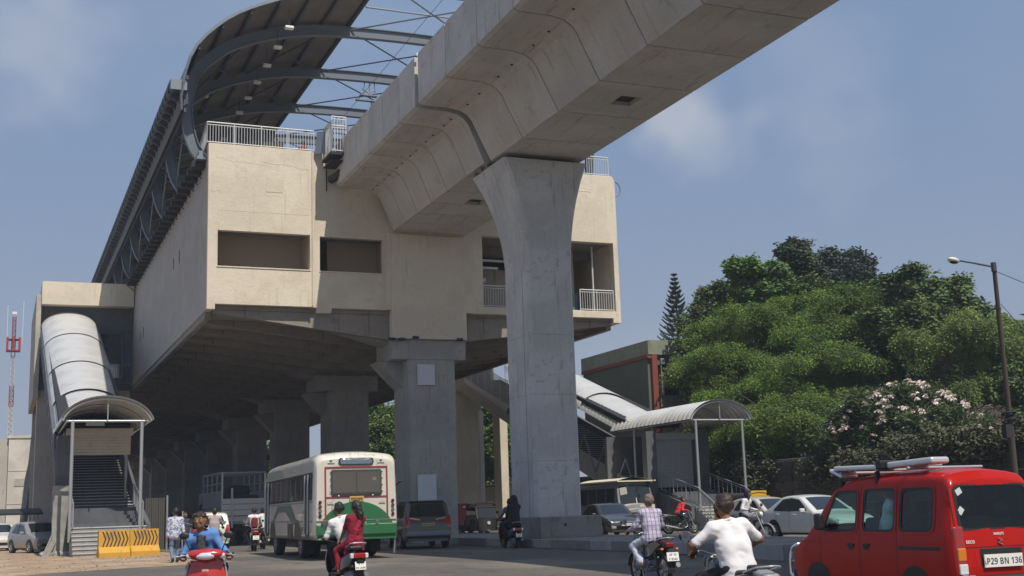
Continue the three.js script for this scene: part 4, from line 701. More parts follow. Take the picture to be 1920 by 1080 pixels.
// ---------------------------------------------------------------- road vehicles (front is local -z, the group stands at the middle of the wheels on the road)
function inPoly(p, x, y) { let c = false; for (let i = 0, j = p.length - 1; i < p.length; j = i++) if ((p[i][1] > y) !== (p[j][1] > y) && x < (p[j][0] - p[i][0]) * (y - p[i][1]) / (p[j][1] - p[i][1]) + p[i][0]) c = !c; return c; }
function shell(S) { // S: L W B belt lean prof[[s,y]..] round
  const C = new THREE.CatmullRomCurve3(S.prof.map(p => V(p[0], p[1], 0)), false, 'catmullrom', S.tension ?? .28), N = S.prof.length - 1;
  const P = i => { const p = C.getPoint(Math.min(1, Math.max(0, i / N))); return [p.x, p.y]; };
  const fr = S.fr ?? .75, rr_ = S.rr ?? .5, fa = S.fa ?? .16, ra = S.ra ?? .1;
  const belt = s => typeof S.belt === 'function' ? S.belt(s) : S.belt;
  const hw = (s, y) => { let w = S.W / 2; w *= 1 - fa * Math.pow(Math.max(0, 1 - s / fr), 2.2) - ra * Math.pow(Math.max(0, 1 - (S.L - s) / rr_), 2.2); if (y < .5) w -= .05 * Math.pow((.5 - y) / .3, 2); const b = belt(s); if (y > b) w -= (S.lean ?? .28) * (y - b); w += (S.bulge ?? .02) * Math.sin(Math.min(1, Math.max(0, (y - S.B) / (b - S.B))) * PI); return Math.max(.05, w); };
  const rad = T => Math.min(S.rad ?? .1, (T - S.B) / 3 + .004);
  const NV = S.nv ?? 12, NC = 4, NT = 5, per = S.per ?? 6, rings = [];
  for (let i = 0; i <= N * per; i++) {
    const [s, T0] = P(i / per), T = Math.max(T0, S.B + .02), r = rad(T), ring = [];
    for (let k = 0; k <= NV; k++) { const y = S.B + (T - r - S.B) * k / NV; ring.push([hw(s, y), y]); }
    const hb = hw(s, T - r); for (let k = 1; k <= NC; k++) { const a = k / NC * PI / 2; ring.push([hb - r * (1 - Math.cos(a)), T - r + r * Math.sin(a)]); }
    for (let k = 1; k <= NT; k++) { const x = (hb - r) * (1 - k / NT); ring.push([x, T + (S.crown ?? .03) * (1 - Math.pow(x / Math.max(.01, hb - r), 2)) * Math.min(1, (T - S.B) * 2)]); }
    rings.push([s, ring]);
  }
  const pos = [], idx = [], M = rings[0][1].length, W = 2 * M - 1, z0 = -S.L / 2;
  for (const [s, ring] of rings) { for (let j = 0; j < M; j++) pos.push(ring[j][0], ring[j][1], s + z0); for (let j = M - 2; j >= 0; j--) pos.push(-ring[j][0], ring[j][1], s + z0); }
  for (let i = 0; i + 1 < rings.length; i++) for (let j = 0; j + 1 < W; j++) {
    const a = i * W + j, b = a + 1, c = a + W, d = c + 1;
    if (S.hole) { const m = [0, 1, 2].map(q => (pos[a * 3 + q] + pos[b * 3 + q] + pos[c * 3 + q] + pos[d * 3 + q]) / 4); if (S.hole(m[2] - z0, m[1], m[0])) continue; }
    idx.push(a, b, c, b, d, c);
  }
  if (!S.open) { for (const [o, f] of [[0, 0], [(rings.length - 1) * W, 1]]) for (let j = 1; j + 1 < W; j++) f ? idx.push(o, o + j, o + j + 1) : idx.push(o, o + j + 1, o + j); }
  for (let i = 0; i + 1 < rings.length; i++) { const a = i * W, b = a + W - 1, c = a + W, d = c + W - 1; idx.push(a, c, b, b, c, d); }
  const g = new THREE.BufferGeometry(); g.setAttribute('position', new THREE.Float32BufferAttribute(pos, 3)); g.setIndex(idx); g.computeVertexNormals();
  // parameter of the profile at height y on the rear (or front) end
  const endAt = (y, rear) => { let best = rear ? N : 0, bd = 9; for (let k = 0; k <= 300; k++) { const i = rear ? N - k / 300 * N * .55 : k / 300 * N * .55, p = P(i), d = Math.abs(p[1] - y); if (d < bd - 1e-5) { bd = d; best = i; } else if (bd < .02 && d > .05) break; } return P(best); };
  const T = (poly, L, holes) => { const s = shp(poly); if (holes) holes.forEach(h => s.holes.push(shp(h))); return tess(new THREE.ShapeGeometry(s), L ?? .16, 5); };
  const mapG = (g, f) => { const p = g.attributes.position; for (let i = 0; i < p.count; i++) p.setXYZ(i, ...f(p.getX(i), p.getY(i))); g.deleteAttribute('normal'); g.computeVertexNormals(); return g; };
  return {
    geo: g, P, hw, z0, endAt,
    side: (poly, sd, off = .006, holes, L) => mapG(T(poly, L, holes), (s, y) => [sd * (hw(s, y) + off), y, s + z0]),
    top: (poly, off = .006, L) => mapG(T(poly, L), (x, i) => { const a = P(i - .02), b = P(i + .02), p = P(i), l = Math.hypot(b[0] - a[0], b[1] - a[1]) || 1, nx = -(b[1] - a[1]) / l, ny = (b[0] - a[0]) / l, r = rad(p[1]), hb = hw(p[0], p[1] - r) - r; return [x, p[1] + ny * off + (S.crown ?? .03) * Math.max(0, 1 - Math.pow(x / Math.max(.01, hb), 2)) * Math.min(1, (p[1] - S.B) * 2), p[0] + nx * off + z0]; }),
    rear: (poly, off = .006, holes, L) => mapG(T(poly, L, holes), (x, y) => [x, y, endAt(y, true)[0] + off + z0]),
    front: (poly, off = .006, holes) => mapG(T(poly, .16, holes), (x, y) => [x, y, endAt(y, false)[0] - off + z0]),
  };
}
const rect = (x0, x1, y0, y1, r = .03) => roundPoly([[x0, y0], [x1, y0], [x1, y1], [x0, y1]], r, 3);
const TY = {};
function wheel(parent, x, y, z, r, w, mtl = M.alloy, spokes = 8) {
  const key = [r, w].join(); if (!TY[key]) { const pr = [[r * .66, -w / 2], [r * .9, -w / 2], [r * .985, -w * .36], [r, -w * .2], [r, w * .2], [r * .985, w * .36], [r * .9, w / 2], [r * .66, w / 2]].map(p => new THREE.Vector2(p[0], p[1])); TY[key] = new THREE.LatheGeometry(pr, 26).rotateZ(PI / 2); }
  const sd = Math.sign(x) || 1, t = obj('wheel', TY[key].clone().translate(x, y, z), M.rubber, parent), g = [];
  g.push(disc(r * .64, w * .3, x, y, z, 'x', 20)); const rim = [disc(r * .17, w * .98, x, y, z, 'x', 12)];
  for (let i = 0; i < spokes; i++) { const a = i / spokes * 2 * PI; rim.push(bx(w * .9, r * .55, r * .15).rotateX(a).translate(x, y + Math.cos(a) * r * .38, z - 0 + Math.sin(a) * r * .38)); }
  rim.push(new THREE.TorusGeometry(r * .64, r * .05, 6, 24).rotateY(PI / 2).translate(x + sd * w * .42, y, z));
  obj('wheel_back', g, M.dark, t); obj('rim', rim, mtl, t); return t;
}
const archPoly = (s, y, r, B) => [...arcPts(s, y, r, r, 0, PI, 14), [s - r, B], [s + r, B]];
function carParts(t, S, sh, o) { // wheels, arches, glass, lamps shared by all cars
  const m = o.paint; obj('body', sh.geo, m, t);
  for (const sd of [-1, 1]) for (const s of [o.wf, o.wr]) { obj('wheel_arch', sh.side(archPoly(s, o.wy ?? .33, o.wa ?? .385, S.B + .005), sd, .004), M.black, t); wheel(t, sd * (sh.hw(s, .4) - .075), o.wy ?? .31, s + sh.z0, o.wrad ?? .31, .2); }
  for (const sd of [-1, 1]) for (const w of o.side) obj('side_window', sh.side(roundPoly(w, .05, 3), sd, .007), M.glassDark, t);
  if (o.pillar) for (const sd of [-1, 1]) obj('window_trim', o.pillar.map(w => sh.side(w, sd, .009)), M.black, t);
  if (o.ws) obj('windscreen', sh.top(o.ws, .006), o.wsMat ?? M.glassDark, t);
  if (o.rw) obj('rear_window', sh.top(o.rw, .006), M.glassDark, t);
  for (const sd of [-1, 1]) { for (const h of o.handles ?? []) obj('door_handle', rbx(.03, .035, .2, .012, sd * (sh.hw(h[0], h[1]) + .012), h[1], h[0] + sh.z0), m, t); for (const l of o.gaps ?? []) obj('door_gap', sh.side([[l - .006, S.B + .12], [l + .006, S.B + .12], [l + .006, (o.gapTop ?? .9)], [l - .006, (o.gapTop ?? .9)]], sd, .003), M.black, t); obj('sill', sh.side([[o.wf + .4, S.B], [o.wr - .4, S.B], [o.wr - .4, S.B + .07], [o.wf + .4, S.B + .07]], sd, .01), M.black, t);
    if (o.mirror) { const [s, y] = o.mirror; obj('wing_mirror', [rbx(.2, .14, .11, .04, sd * (sh.hw(s, y) + .11), y, s + sh.z0)], m, t); } }
}
function carDark(name, label, cat, pos, heading, o) { // a passenger car from its profile
  const t = thing(name, label, cat, pos, heading), sh = shell(o.S); carParts(t, o.S, sh, o); o.extra?.(t, sh); return t;
}
const lampPair = (t, sh, name, poly, mtl, end) => { for (const sd of [-1, 1]) obj(name, sh[end](poly.map(p => [p[0] * sd, p[1]]), .008), mtl, t); };
// --- silver hatchback facing us on the left
const HATCH = { L: 3.85, W: 1.7, B: .2, belt: .92, lean: .26, prof: [[.08, .3], [.02, .5], [.05, .66], [.3, .83], [.85, .95], [1.0, .98], [1.75, 1.44], [2.3, 1.53], [3.1, 1.48], [3.5, 1.36], [3.72, .98], [3.82, .8], [3.84, .5], [3.78, .3]] };
function hatch(name, label, cat, pos, heading, pt, plateTxt, extra) {
  return carDark(name, label, cat, pos, heading, { S: HATCH, paint: pt, wf: .72, wr: 3.1, side: [[[1.32, .98], [1.82, 1.37], [2.25, 1.43], [2.3, .97]], [[2.4, .97], [2.36, 1.43], [2.85, 1.41], [3.2, 1.02]]], pillar: [[[2.29, .96], [2.41, .96], [2.37, 1.44], [2.26, 1.44]]], ws: [[-.66, 5.1], [.66, 5.1], [.56, 5.95], [-.56, 5.95]], rw: [[-.5, 9.15], [.5, 9.15], [.62, 9.95], [-.62, 9.95]], handles: [[2.0, .86], [2.85, .88]], gaps: [1.15, 2.35, 3.0], mirror: [1.5, 1.0],
    extra: (t, sh) => {
      lampPair(t, sh, 'headlight', roundPoly([[.42, .66], [.74, .72], [.72, .86], [.56, .83]], .03), M.lampGlass, 'front');
      obj('grille', sh.front(roundPoly([[-.4, .7], [.4, .7], [.36, .77], [-.36, .77]], .02)), M.black, t); obj('lower_grille', sh.front(roundPoly([[-.55, .34], [.55, .34], [.48, .48], [-.48, .48]], .03)), M.black, t);
      for (const sd of [-1, 1]) obj('fog_lamp', sh.front(arcPts(sd * .66, .42, .07, .06, 0, 2 * PI, 12)), M.lampGlass, t);
      if (plateTxt) plate(t, plateTxt, .44, .1, 0, .56, sh.z0 + .0 - .02, PI, 0, '#c8a42a');
      lampPair(t, sh, 'tail_lamp', roundPoly([[.56, .78], [.8, .76], [.78, 1.02], [.64, 1.0]], .03), M.tailRed, 'rear');
      obj('wiper', [bar([.1, 1.02, sh.z0 + 1.06], [-.45, 1.13, sh.z0 + 1.24], .015, .015)], M.black, t); extra?.(t, sh);
    } });
}
const silver = paint(.36, .35, .34, .35, { metalness: .4 });
hatch('parked_car', 'silver hatchback parked facing the road, left of the stone pillar', 'car', [1.95, 0, -66.3], 161, silver, ['TS 08 UA 4127']);
{ // white pickup and shelter behind it
  hatch('parked_car', 'white car half hidden behind the silver hatchback at the left edge', 'car', [.15, 0, -76], 170, paint(.62, .6, .57, .4));
  const d = thing('parked_van', 'dark red parked vehicle end at the left edge behind the cars', 'van', [-1.2, 0, -79], 170), s = shell({ ...HATCH, prof: HATCH.prof.map(p => [p[0], p[1] * 1.2]), belt: 1.1 }); obj('body', s.geo, paint(.13, .03, .025, .5), d); obj('windscreen', s.top([[-.66, 5.1], [.66, 5.1], [.56, 5.95], [-.56, 5.95]]), M.glassDark, d); for (const x of [-.7, .7]) for (const z of [-1.2, 1.2]) wheel(d, x, .31, z, .31, .2);
  const c = thing('car_shelter', 'grey flat roofed parking shelter over the cars at the left edge', 'shelter', [-.6, 0, -82]); obj('roof', prismX([[2.5, 2.0], [-3, 2.35], [-3, 2.45], [2.5, 2.12]], -4, 3.2), M.dark, c); for (const x of [-3.6, -.2, 2.9]) obj('post', tube([x, 0, 2], [x, 2.05, 2], .05), M.galv, c);
}
// --- white people carrier seen from behind
carDark('people_carrier', 'white people carrier seen from behind in the shade left of the bus', 'car', [9.35, 0, -60.2], 5, { S: { L: 4.3, W: 1.72, B: .25, belt: 1.0, lean: .22, prof: [[.08, .35], [.02, .6], [.3, .85], [1.0, 1.03], [1.9, 1.6], [2.6, 1.68], [3.7, 1.64], [3.95, 1.56], [4.16, 1.1], [4.24, .9], [4.28, .6], [4.22, .35]] }, paint: paint(.66, .64, .6, .4), wf: .8, wr: 3.4, side: [[[1.5, 1.05], [2.0, 1.5], [2.45, 1.56], [2.5, 1.04]], [[2.6, 1.04], [2.56, 1.57], [3.2, 1.56], [3.2, 1.05]], [[3.28, 1.05], [3.28, 1.55], [3.7, 1.52], [3.85, 1.1]]], ws: [[-.66, 3.1], [.66, 3.1], [.56, 3.9], [-.56, 3.9]], rw: [[-.5, 7.15], [.5, 7.15], [.64, 7.95], [-.64, 7.95]], gaps: [1.3, 2.55, 3.25], gapTop: 1.0,
  extra: (t, sh) => { lampPair(t, sh, 'tail_lamp', roundPoly([[.6, .8], [.83, .78], [.82, 1.1], [.7, 1.12]], .03), M.tailRed, 'rear'); plate(t, ['TS 09 EB 2281'], .5, .11, 0, .82, sh.z0 + 4.31, 0); obj('rear_bumper', sh.rear(rect(-.84, .84, .4, .58)), paint(.6, .58, .55), t); obj('number_surround', sh.rear(rect(-.4, .4, .74, .92), .004), M.steel, t); obj('roof_aerial', tube([0, 1.66, 1.2], [.05, 1.95, 1.5], .008), M.black, t); } });
// --- dark people carrier right of the bus
carDark('people_carrier', 'dark grey people carrier seen from behind, right of the bus', 'car', [15.35, 0, -46.6], 8, { S: { L: 4.55, W: 1.8, B: .28, belt: 1.08, lean: .2, prof: [[.08, .4], [.02, .65], [.3, .9], [1.1, 1.1], [2.0, 1.7], [2.7, 1.8], [4.0, 1.76], [4.22, 1.68], [4.42, 1.15], [4.5, .95], [4.54, .62], [4.48, .4]] }, paint: paint(.065, .062, .062, .35, { metalness: .3 }), wf: .85, wr: 3.55, wrad: .34, wy: .34, side: [[[1.6, 1.13], [2.1, 1.6], [2.55, 1.67], [2.6, 1.12]], [[2.7, 1.12], [2.66, 1.68], [3.3, 1.67], [3.3, 1.12]], [[3.38, 1.12], [3.38, 1.66], [3.95, 1.62], [4.1, 1.16]]], ws: [[-.66, 3.1], [.66, 3.1], [.56, 3.9], [-.56, 3.9]], rw: [[-.6, 7.1], [.6, 7.1], [.72, 7.95], [-.72, 7.95]], gaps: [1.4, 2.65, 3.35], gapTop: 1.08,
  extra: (t, sh) => { lampPair(t, sh, 'tail_lamp', roundPoly([[.68, .8], [.88, .78], [.87, 1.24], [.74, 1.2]], .03), M.tailRed, 'rear'); lampPair(t, sh, 'tailgate_lamp', roundPoly([[.38, .98], [.68, 1.0], [.68, 1.1], [.42, 1.05]], .02), M.tailRed, 'rear'); for (const sd of [-1, 1]) obj('chrome_strip', sh.rear(roundPoly([[.3 * sd, 1.06], [.68 * sd, 1.12], [.68 * sd, 1.18], [.3 * sd, 1.1]], .01), .016), M.chrome, t); plate(t, ['TS 07 UC 9054'], .5, .12, 0, .9, sh.z0 + 4.55, 0, 0, '#b8a878'); obj('rear_bumper', rbx(1.72, .2, .16, .05, 0, .56, sh.z0 + 4.52), M.steelLight, t); obj('roof_spoiler', rbx(1.3, .05, .25, .02, 0, 1.76, sh.z0 + 4.12), M.black, t); for (const x of [-.3, .35]) { obj('headrest', rbx(.26, .4, .1, .05, x, 1.3, sh.z0 + 3.9), mat([.2, .16, .14], .9), t); } } });
// --- dark saloon coming towards us beyond the median
const SALOON = { L: 4.45, W: 1.74, B: .2, belt: .95, lean: .3, prof: [[.06, .3], [.0, .48], [.06, .66], [.4, .8], [1.05, .93], [1.25, .97], [2.05, 1.42], [2.6, 1.5], [3.15, 1.45], [3.85, 1.08], [4.2, 1.03], [4.38, .92], [4.43, .6], [4.38, .3]] };
function saloon(name, label, pos, heading, pt, extra) {
  return carDark(name, label, 'car', pos, heading, { S: SALOON, paint: pt, wf: .85, wr: 3.5, wrad: .32, side: [[[1.55, .99], [2.1, 1.36], [2.5, 1.41], [2.52, .98]], [[2.62, .98], [2.6, 1.41], [3.05, 1.38], [3.5, 1.06], [3.45, 1.0]]], pillar: [[[2.5, .97], [2.64, .97], [2.62, 1.42], [2.48, 1.42]]], ws: [[-.66, 5.1], [.66, 5.1], [.56, 5.95], [-.56, 5.95]], rw: [[-.54, 8.1], [.54, 8.1], [.66, 8.92], [-.66, 8.92]], handles: [[2.3, .86], [3.25, .88]], gaps: [1.35, 2.57, 3.35], mirror: [1.7, 1.0],
    extra: (t, sh) => { lampPair(t, sh, 'headlight', roundPoly([[.4, .62], [.76, .66], [.74, .8], [.44, .76]], .03), M.lampGlass, 'front'); lampPair(t, sh, 'fog_lamp', roundPoly([[.5, .36], [.76, .36], [.74, .48], [.5, .46]], .02), M.lampGlass, 'front'); obj('grille', sh.front(roundPoly([[-.38, .6], [.38, .6], [.4, .76], [-.4, .76]], .03)), M.black, t); obj('grille_bar', sh.front(rect(-.36, .36, .66, .69, .01), .014), M.chrome, t); obj('lower_grille', sh.front(rect(-.46, .46, .3, .44)), M.black, t); plate(t, ['TS 10 EG 5566'], .5, .11, 0, .52, sh.z0 - .03, PI); for (const sd of [-1, 1]) obj('tail_lamp', sh.side(roundPoly([[4.02, .84], [4.4, .78], [4.36, .94], [4.1, 1.02]], .03), sd, .008), M.tailRed, t); extra?.(t, sh); } });
}
saloon('saloon_car', 'dark grey saloon with bright headlights beyond the median, next to the front pier', [26.9, 0, -52.6], 187, paint(.055, .053, .055, .3, { metalness: .3 }));
saloon('saloon_car', 'white saloon seen side on between the white shirted rider and the red van', [25.8, 0, -35.0], 180, paint(.64, .66, .64, .35));
hatch('wagon_car', 'white estate car in front of the yellow topped three wheeler', 'car', [29.7, 0, -43.6], 178, paint(.5, .48, .44, .45));
hatch('small_car', 'small pale car far off below the red skip', 'car', [25.6, 0, -71], 184, paint(.55, .58, .6, .4));
// --- city bus
{
  const t = thing('city_bus', 'cream and green city bus seen from behind in the middle of the road', 'bus', [10.45, 0, -42.0], 3);
  const S = { L: 10.4, W: 2.62, B: .62, belt: 1.75, lean: .035, bulge: .01, fa: .06, fr: .4, ra: .075, rr: .32, rad: .26, crown: .07, per: 8, nv: 14, tension: .2, prof: [[.06, .7], [.02, 1.0], [0, 1.6], [.1, 2.5], [.3, 3.0], [.7, 3.16], [2, 3.2], [5, 3.2], [8.5, 3.2], [9.8, 3.22], [10.2, 3.17], [10.34, 3.0], [10.36, 2.4], [10.38, 1.8], [10.38, 1.2], [10.38, .8], [10.36, .68]] };
  const sh = shell(S), grime = tex(512, (x, y) => { let v = 1 - .12 * A.n1(x, y) - .35 * sst(.56, .75, A.n2(x, y)) * sst(.45, .65, A.n3(x, y)) - .3 * streak(x, y); return [v, v * .985, v * .96]; }, 3), cream = paint(.6, .57, .5, .5, { map: grime }), green = paint(.014, .13, .042, .4, { map: grime }), red = mat([.25, .025, .03], .5);
  obj('body', sh.geo, cream, t);
  const R = (n, poly, m, off, holes, L) => obj(n, sh.rear(poly, off + .012, holes, L), m, t);
  // green half round on the tail and green corners
  const gp = [[-1.2, .68], [1.2, .68], ...arcPts(0, .68, 1.2, 1.06, .2, PI - .2, 36)];
  R('green_panel', gp, green, .012, null, .3);
  R('rear_skirt', rect(-1.22, 1.22, .6, .68, .01), green, .02);
  obj('bumper_ledge', [bx(2.5, .02, .03, 0, 1.18, sh.z0 + 10.4)], M.kerb, t);
  obj('bumper', rbx(2.5, .34, .12, .04, 0, .9, sh.z0 + 10.4), green, t);
  R('moulding', rect(-.98, .98, 2.76, 2.805, .005), red, .012); R('moulding', rect(-.98, .98, 1.86, 1.9, .005), red, .012); for (const s of [-1, 1]) R('moulding', rect(s * .96 - .022, s * .96 + .022, 1.1, 2.79, .005), red, .014);
  // rear window of two panes with frame
  const wm = mat([.05, .048, .045], .5); R('window_frame', rect(-.79, .79, 1.93, 2.71, .06), wm, .014);
  for (const s of [-1, 1]) { R('window_pane', rect(s > 0 ? .02 : -.74, s > 0 ? .74 : -.02, 2.01, 2.64, .03), new THREE.MeshPhysicalMaterial({ color: lin(.085, .075, .062), roughness: .25, clearcoat: .4 }), .022); }
  R('window_ledge', rect(-.76, .76, 1.92, 1.97, .01), M.dark, .04); R('sticker', rect(.5, .62, 2.37, 2.47, .01), mat([.16, .15, .12], .7), .026);
  for (const s of [-1, 1]) for (const y of [2.03, 2.23, 2.43, 2.63]) R('clip', rect(s * .8 - .02, s * .8 + .02, y - .02, y + .02, .005), M.dark, .03);
  // destination glass
  R('destination_box', rect(-.55, .55, 2.85, 3.08, .1), M.dark, .02); R('destination_pane', rect(-.5, .5, 2.88, 3.05, .08), new THREE.MeshPhysicalMaterial({ color: lin(.12, .15, .19), roughness: .12, clearcoat: 1 }), .03);
  // painted leaf emblems either side of it
  for (const s of [-1, 1]) obj('emblem', [...[-.5, 0, .5].map(a => sh.rear([[s * .78, 2.94], [s * .78 + Math.sin(a) * .05 + .02, 2.98], [s * .78 + Math.sin(a) * .1, 3.04], [s * .78 + Math.sin(a) * .05 - .02, 2.98]], .012)), sh.rear(rect(s * .78 - .11, s * .78 + .11, 2.89, 2.915, .005), .012)], mat([.03, .1, .07], .6), t);
  // lamps in a column on each corner
  for (const s of [-1, 1]) for (let i = 0; i < 4; i++) { const lm = obj('lamp_housing', sh.rear(arcPts(s * 1.13, 1.74 - i * .135, .052, .052, 0, 2 * PI, 14), .032), M.dark, t); obj('lamp_lens', sh.rear(arcPts(s * 1.13, 1.74 - i * .135, .036, .036, 0, 2 * PI, 12), .042), [mat([.08, .008, .008], .3), mat([.12, .04, .01], .3), mat([.15, .15, .14], .3), mat([.08, .008, .008], .3)][i], lm); }
  { const p = obj('number_plate', sh.rear(rect(-.22, .22, 1.74, 1.9, .01), .045), mat([.45, .36, .2], .6), t); const q = sh.rear(rect(-.19, .19, 1.77, 1.87, .005), .052); const uvs = [], pp = q.attributes.position; for (let i = 0; i < pp.count; i++) uvs.push((pp.getX(i) + .19) / .38, (pp.getY(i) - 1.77) / .1); q.setAttribute('uv', new THREE.Float32BufferAttribute(uvs, 2)); obj('plate_lettering', q, plateMat(['AP11Z 6047'], '#a2741c', '#1a1408'), p, { keepUV: true }); }
  for (const [x, s] of [[-.8, 'APSRTC'], [.8, '47.5.23']]) { const q = sh.rear(rect(x - .1, x + .1, 1.68, 1.76, .004), .03), uvs = [], pp = q.attributes.position; for (let i = 0; i < pp.count; i++) uvs.push((pp.getX(i) - x + .1) / .2, (pp.getY(i) - 1.68) / .08); q.setAttribute('uv', new THREE.Float32BufferAttribute(uvs, 2)); obj('painted_lettering', q, plateMat([s], '#c4bcaa', '#b0504c'), t, { keepUV: true }); }
  for (const s of [-.56, .5]) obj('step_light', sph(.03, s, 1.92, sh.z0 + 10.41), M.white, t);
  { const q = quad(.42, .075, .22, 1.11, sh.z0 + 10.464); obj('painted_lettering', q, printMat(256, 48, (g, w, h) => { g.fillStyle = '#0d6a35'; g.fillRect(0, 0, w, h); g.fillStyle = '#c9d6c8'; g.font = 'bold 34px sans-serif'; g.textAlign = 'center'; g.textBaseline = 'middle'; g.fillText('BHEL', w / 2, h / 2); }), t, { keepUV: true }); obj('tow_ring', new THREE.TorusGeometry(.045, .012, 6, 14).translate(.62, 1.1, sh.z0 + 10.47), M.kerb, t); }
  // left side: window band with panes and pillars, panels, doors, guard bars
  for (const sd of [-1, 1]) {
    obj('window_band', sh.side([[.5, 1.82], [10.0, 1.82], [10.0, 2.66], [.5, 2.66]], sd, .008, null, .5), M.dark, t);
    for (let i = 0; i < 9; i++) { const s0 = .62 + i * 1.03, p = obj('side_window', sh.side(rect(s0 + .05, s0 + .95, 1.86, 2.58, .02), sd, .016), M.glassDark, t); obj('curtain', sh.side([[s0 + .3, 1.9], [s0 + .42, 1.9], [s0 + .34, 2.5], [s0 + .24, 2.5]], sd, .019), mat([.16, .15, .14], .9), p); obj('window_pillar', sh.side([[s0 - .03, 1.84], [s0 + .03, 1.84], [s0 + .03, 2.62], [s0 - .03, 2.62]], sd, .02), M.dark, t); }
    obj('green_flash', sh.side([[7.2, .75], [8.7, 1.55], [9.5, 1.55], [8.2, .75]], sd, .01), green, t); obj('green_flash', sh.side([[2.0, 1.0], [3.4, 1.72], [6.2, 1.72], [7.5, 1.1], [6.6, 1.1], [5.2, 1.5], [3.6, 1.5]], sd, .012), mat([.07, .13, .09], .6), t);
    obj('side_moulding', sh.side([[.4, 1.16], [10.1, 1.16], [10.1, 1.2], [.4, 1.2]], sd, .016, null, .6), M.kerb, t); obj('side_moulding', sh.side([[.4, 1.74], [10.1, 1.74], [10.1, 1.78], [.4, 1.78]], sd, .016, null, .6), M.kerb, t);
    obj('roof_flash', sh.side([[.6, 2.7], [4.5, 2.7], [3.9, 2.98], [.6, 2.98]], sd, .01), mat([.2, .27, .2], .6), t);
    obj('skirt_gap', sh.side([[5.6, .63], [6.6, .63], [6.6, 1.12], [5.6, 1.12]], sd, .012), M.black, t);
    for (const s of [2.35, 7.5]) obj('wheel_arch', sh.side(archPoly(s, .66, .58, .63), sd, .014), M.black, t);
  }
  for (const [s0, s1] of [[9.0, 9.55], [.7, 1.4]]) { const d = obj('door', sh.side(rect(s0, s1, .66, 2.62, .02), -1, .022), mat([.045, .05, .05], .6), t); obj('door_pane', sh.side(rect(s0 + .07, s1 - .07, 1.5, 2.5, .02), -1, .028), M.glassDark, d); obj('door_rail', [tube([-1.36, .8, s0 + sh.z0], [-1.34, 2.6, s0 + sh.z0], .03), tube([-1.36, .8, s1 + sh.z0], [-1.34, 2.6, s1 + sh.z0], .03)], M.galv, d); }
  for (const s of [2.35, 7.5]) for (const sd of [-1, 1]) { wheel(t, sd * 1.08, .5, s + sh.z0, .5, .3, mat([.2, .2, .2], .6)); if (s > 5) wheel(t, sd * .78, .5, s + sh.z0, .5, .28, M.dark); }
  obj('chassis', [bx(.9, .2, 9.6, 0, .62, 0), bx(2.0, .16, .2, 0, .5, sh.z0 + 7.5), bx(.6, .35, .9, -.7, .5, .6), bx(.35, .05, .3, -.55, .38, sh.z0 + 10.1)], M.dark, t);
  each('mud_flap', [-1.08, 1.08].map(x => bx(.34, .5, .02, x, .42, sh.z0 + 8.2)), M.rubber, t);
  obj('rear_bar', tube([1.2, .16, sh.z0 + 10.2], [1.22, .95, sh.z0 + 10.38], .03), M.galv, t);
  obj('mirror_arm', [tube([1.3, 2.2, sh.z0 + 10.1], [1.42, 2.32, sh.z0 + 10.25], .02), rbx(.12, .06, .05, .015, 1.42, 2.33, sh.z0 + 10.25)], M.black, t);
}
// --- goods lorry with a slatted body
{
  const t = thing('lorry', 'grey slatted goods lorry with an open cage roof, ahead of the bus', 'lorry', [11.9, 0, -68.0], -2);
  const g = mat([.30, .31, .33], .6), W = 1.15, z0 = -2.6, z1 = 2.6;
  for (const s of [-1, 1]) { for (let i = 0; i < 18; i++) obj('side_slat', bx(.05, 1.5, .24, s * W, 2.0, z0 + .16 + i * .292), g, t); each('side_rail', [1.25, 2.0, 2.75].map(y => bx(.07, .09, 5.2, s * (W + .03), y, 0)), g, t); for (let i = 0; i < 5; i++) obj('cage_post', tube([s * W, 2.7, z0 + i * 1.3], [s * W, 3.75, z0 + i * 1.3], .045), g, t); each('cage_rail', [tube([s * W, 3.75, z0], [s * W, 3.75, z1], .05), tube([s * W, 3.2, z0], [s * W, 3.2, z1], .035)], g, t); }
  for (let i = 0; i < 5; i++) obj('roof_bow', tube([-W, 3.75, z0 + i * 1.3], [W, 3.75, z0 + i * 1.3], .04), g, t);
  const wt = mat([.6, .58, .55], .6); for (let i = 0; i < 4; i++) obj('tail_board', rbx(2.3, .28, .07, .02, 0, 1.36 + i * .3, z1 + .05), wt, t);
  obj('tail_stripe', bx(2.2, .05, .02, 0, 1.5, z1 + .1), mat([.3, .05, .05], .6), t); obj('tail_post', [tube([-.65, .9, z1 + .12], [-.65, 2.95, z1 + .12], .06), tube([1.1, .9, z1 + .05], [1.1, 3.7, z1 + .05], .05), tube([-1.15, .9, z1 + .05], [-1.15, 3.75, z1 + .05], .05)], wt, t);
  obj('load', [rbx(1.9, 1.4, 4.4, .2, 0, 1.9, -.2), rbx(1.2, .7, 1.4, .25, .1, 2.8, .3)], M.dark, t); obj('load_bed', bx(2.3, .14, 5.3, 0, 1.15, 0), g, t);
  obj('cab', rbx(2.2, 2.2, 1.6, .15, 0, 1.75, z0 - .95), mat([.12, .14, .2], .5), t); obj('cab_window', B(-1.12, 1.12, 1.9, 2.6, z0 - .5, z0 - 1.3), M.glassDark, t);
  obj('chassis', [bx(.9, .2, 6, 0, .85, -.2), bx(2.1, .12, .1, 0, .7, z1)], M.dark, t); for (const x of [-.95, .95]) for (const z of [-2.9, 1.6]) wheel(t, x, .48, z, .48, .3, M.steelLight);
  for (const x of [-.95, .95]) obj('tail_lamp', rbx(.2, .1, .05, .02, x, .95, z1 + .08), M.tailRed, t);
}
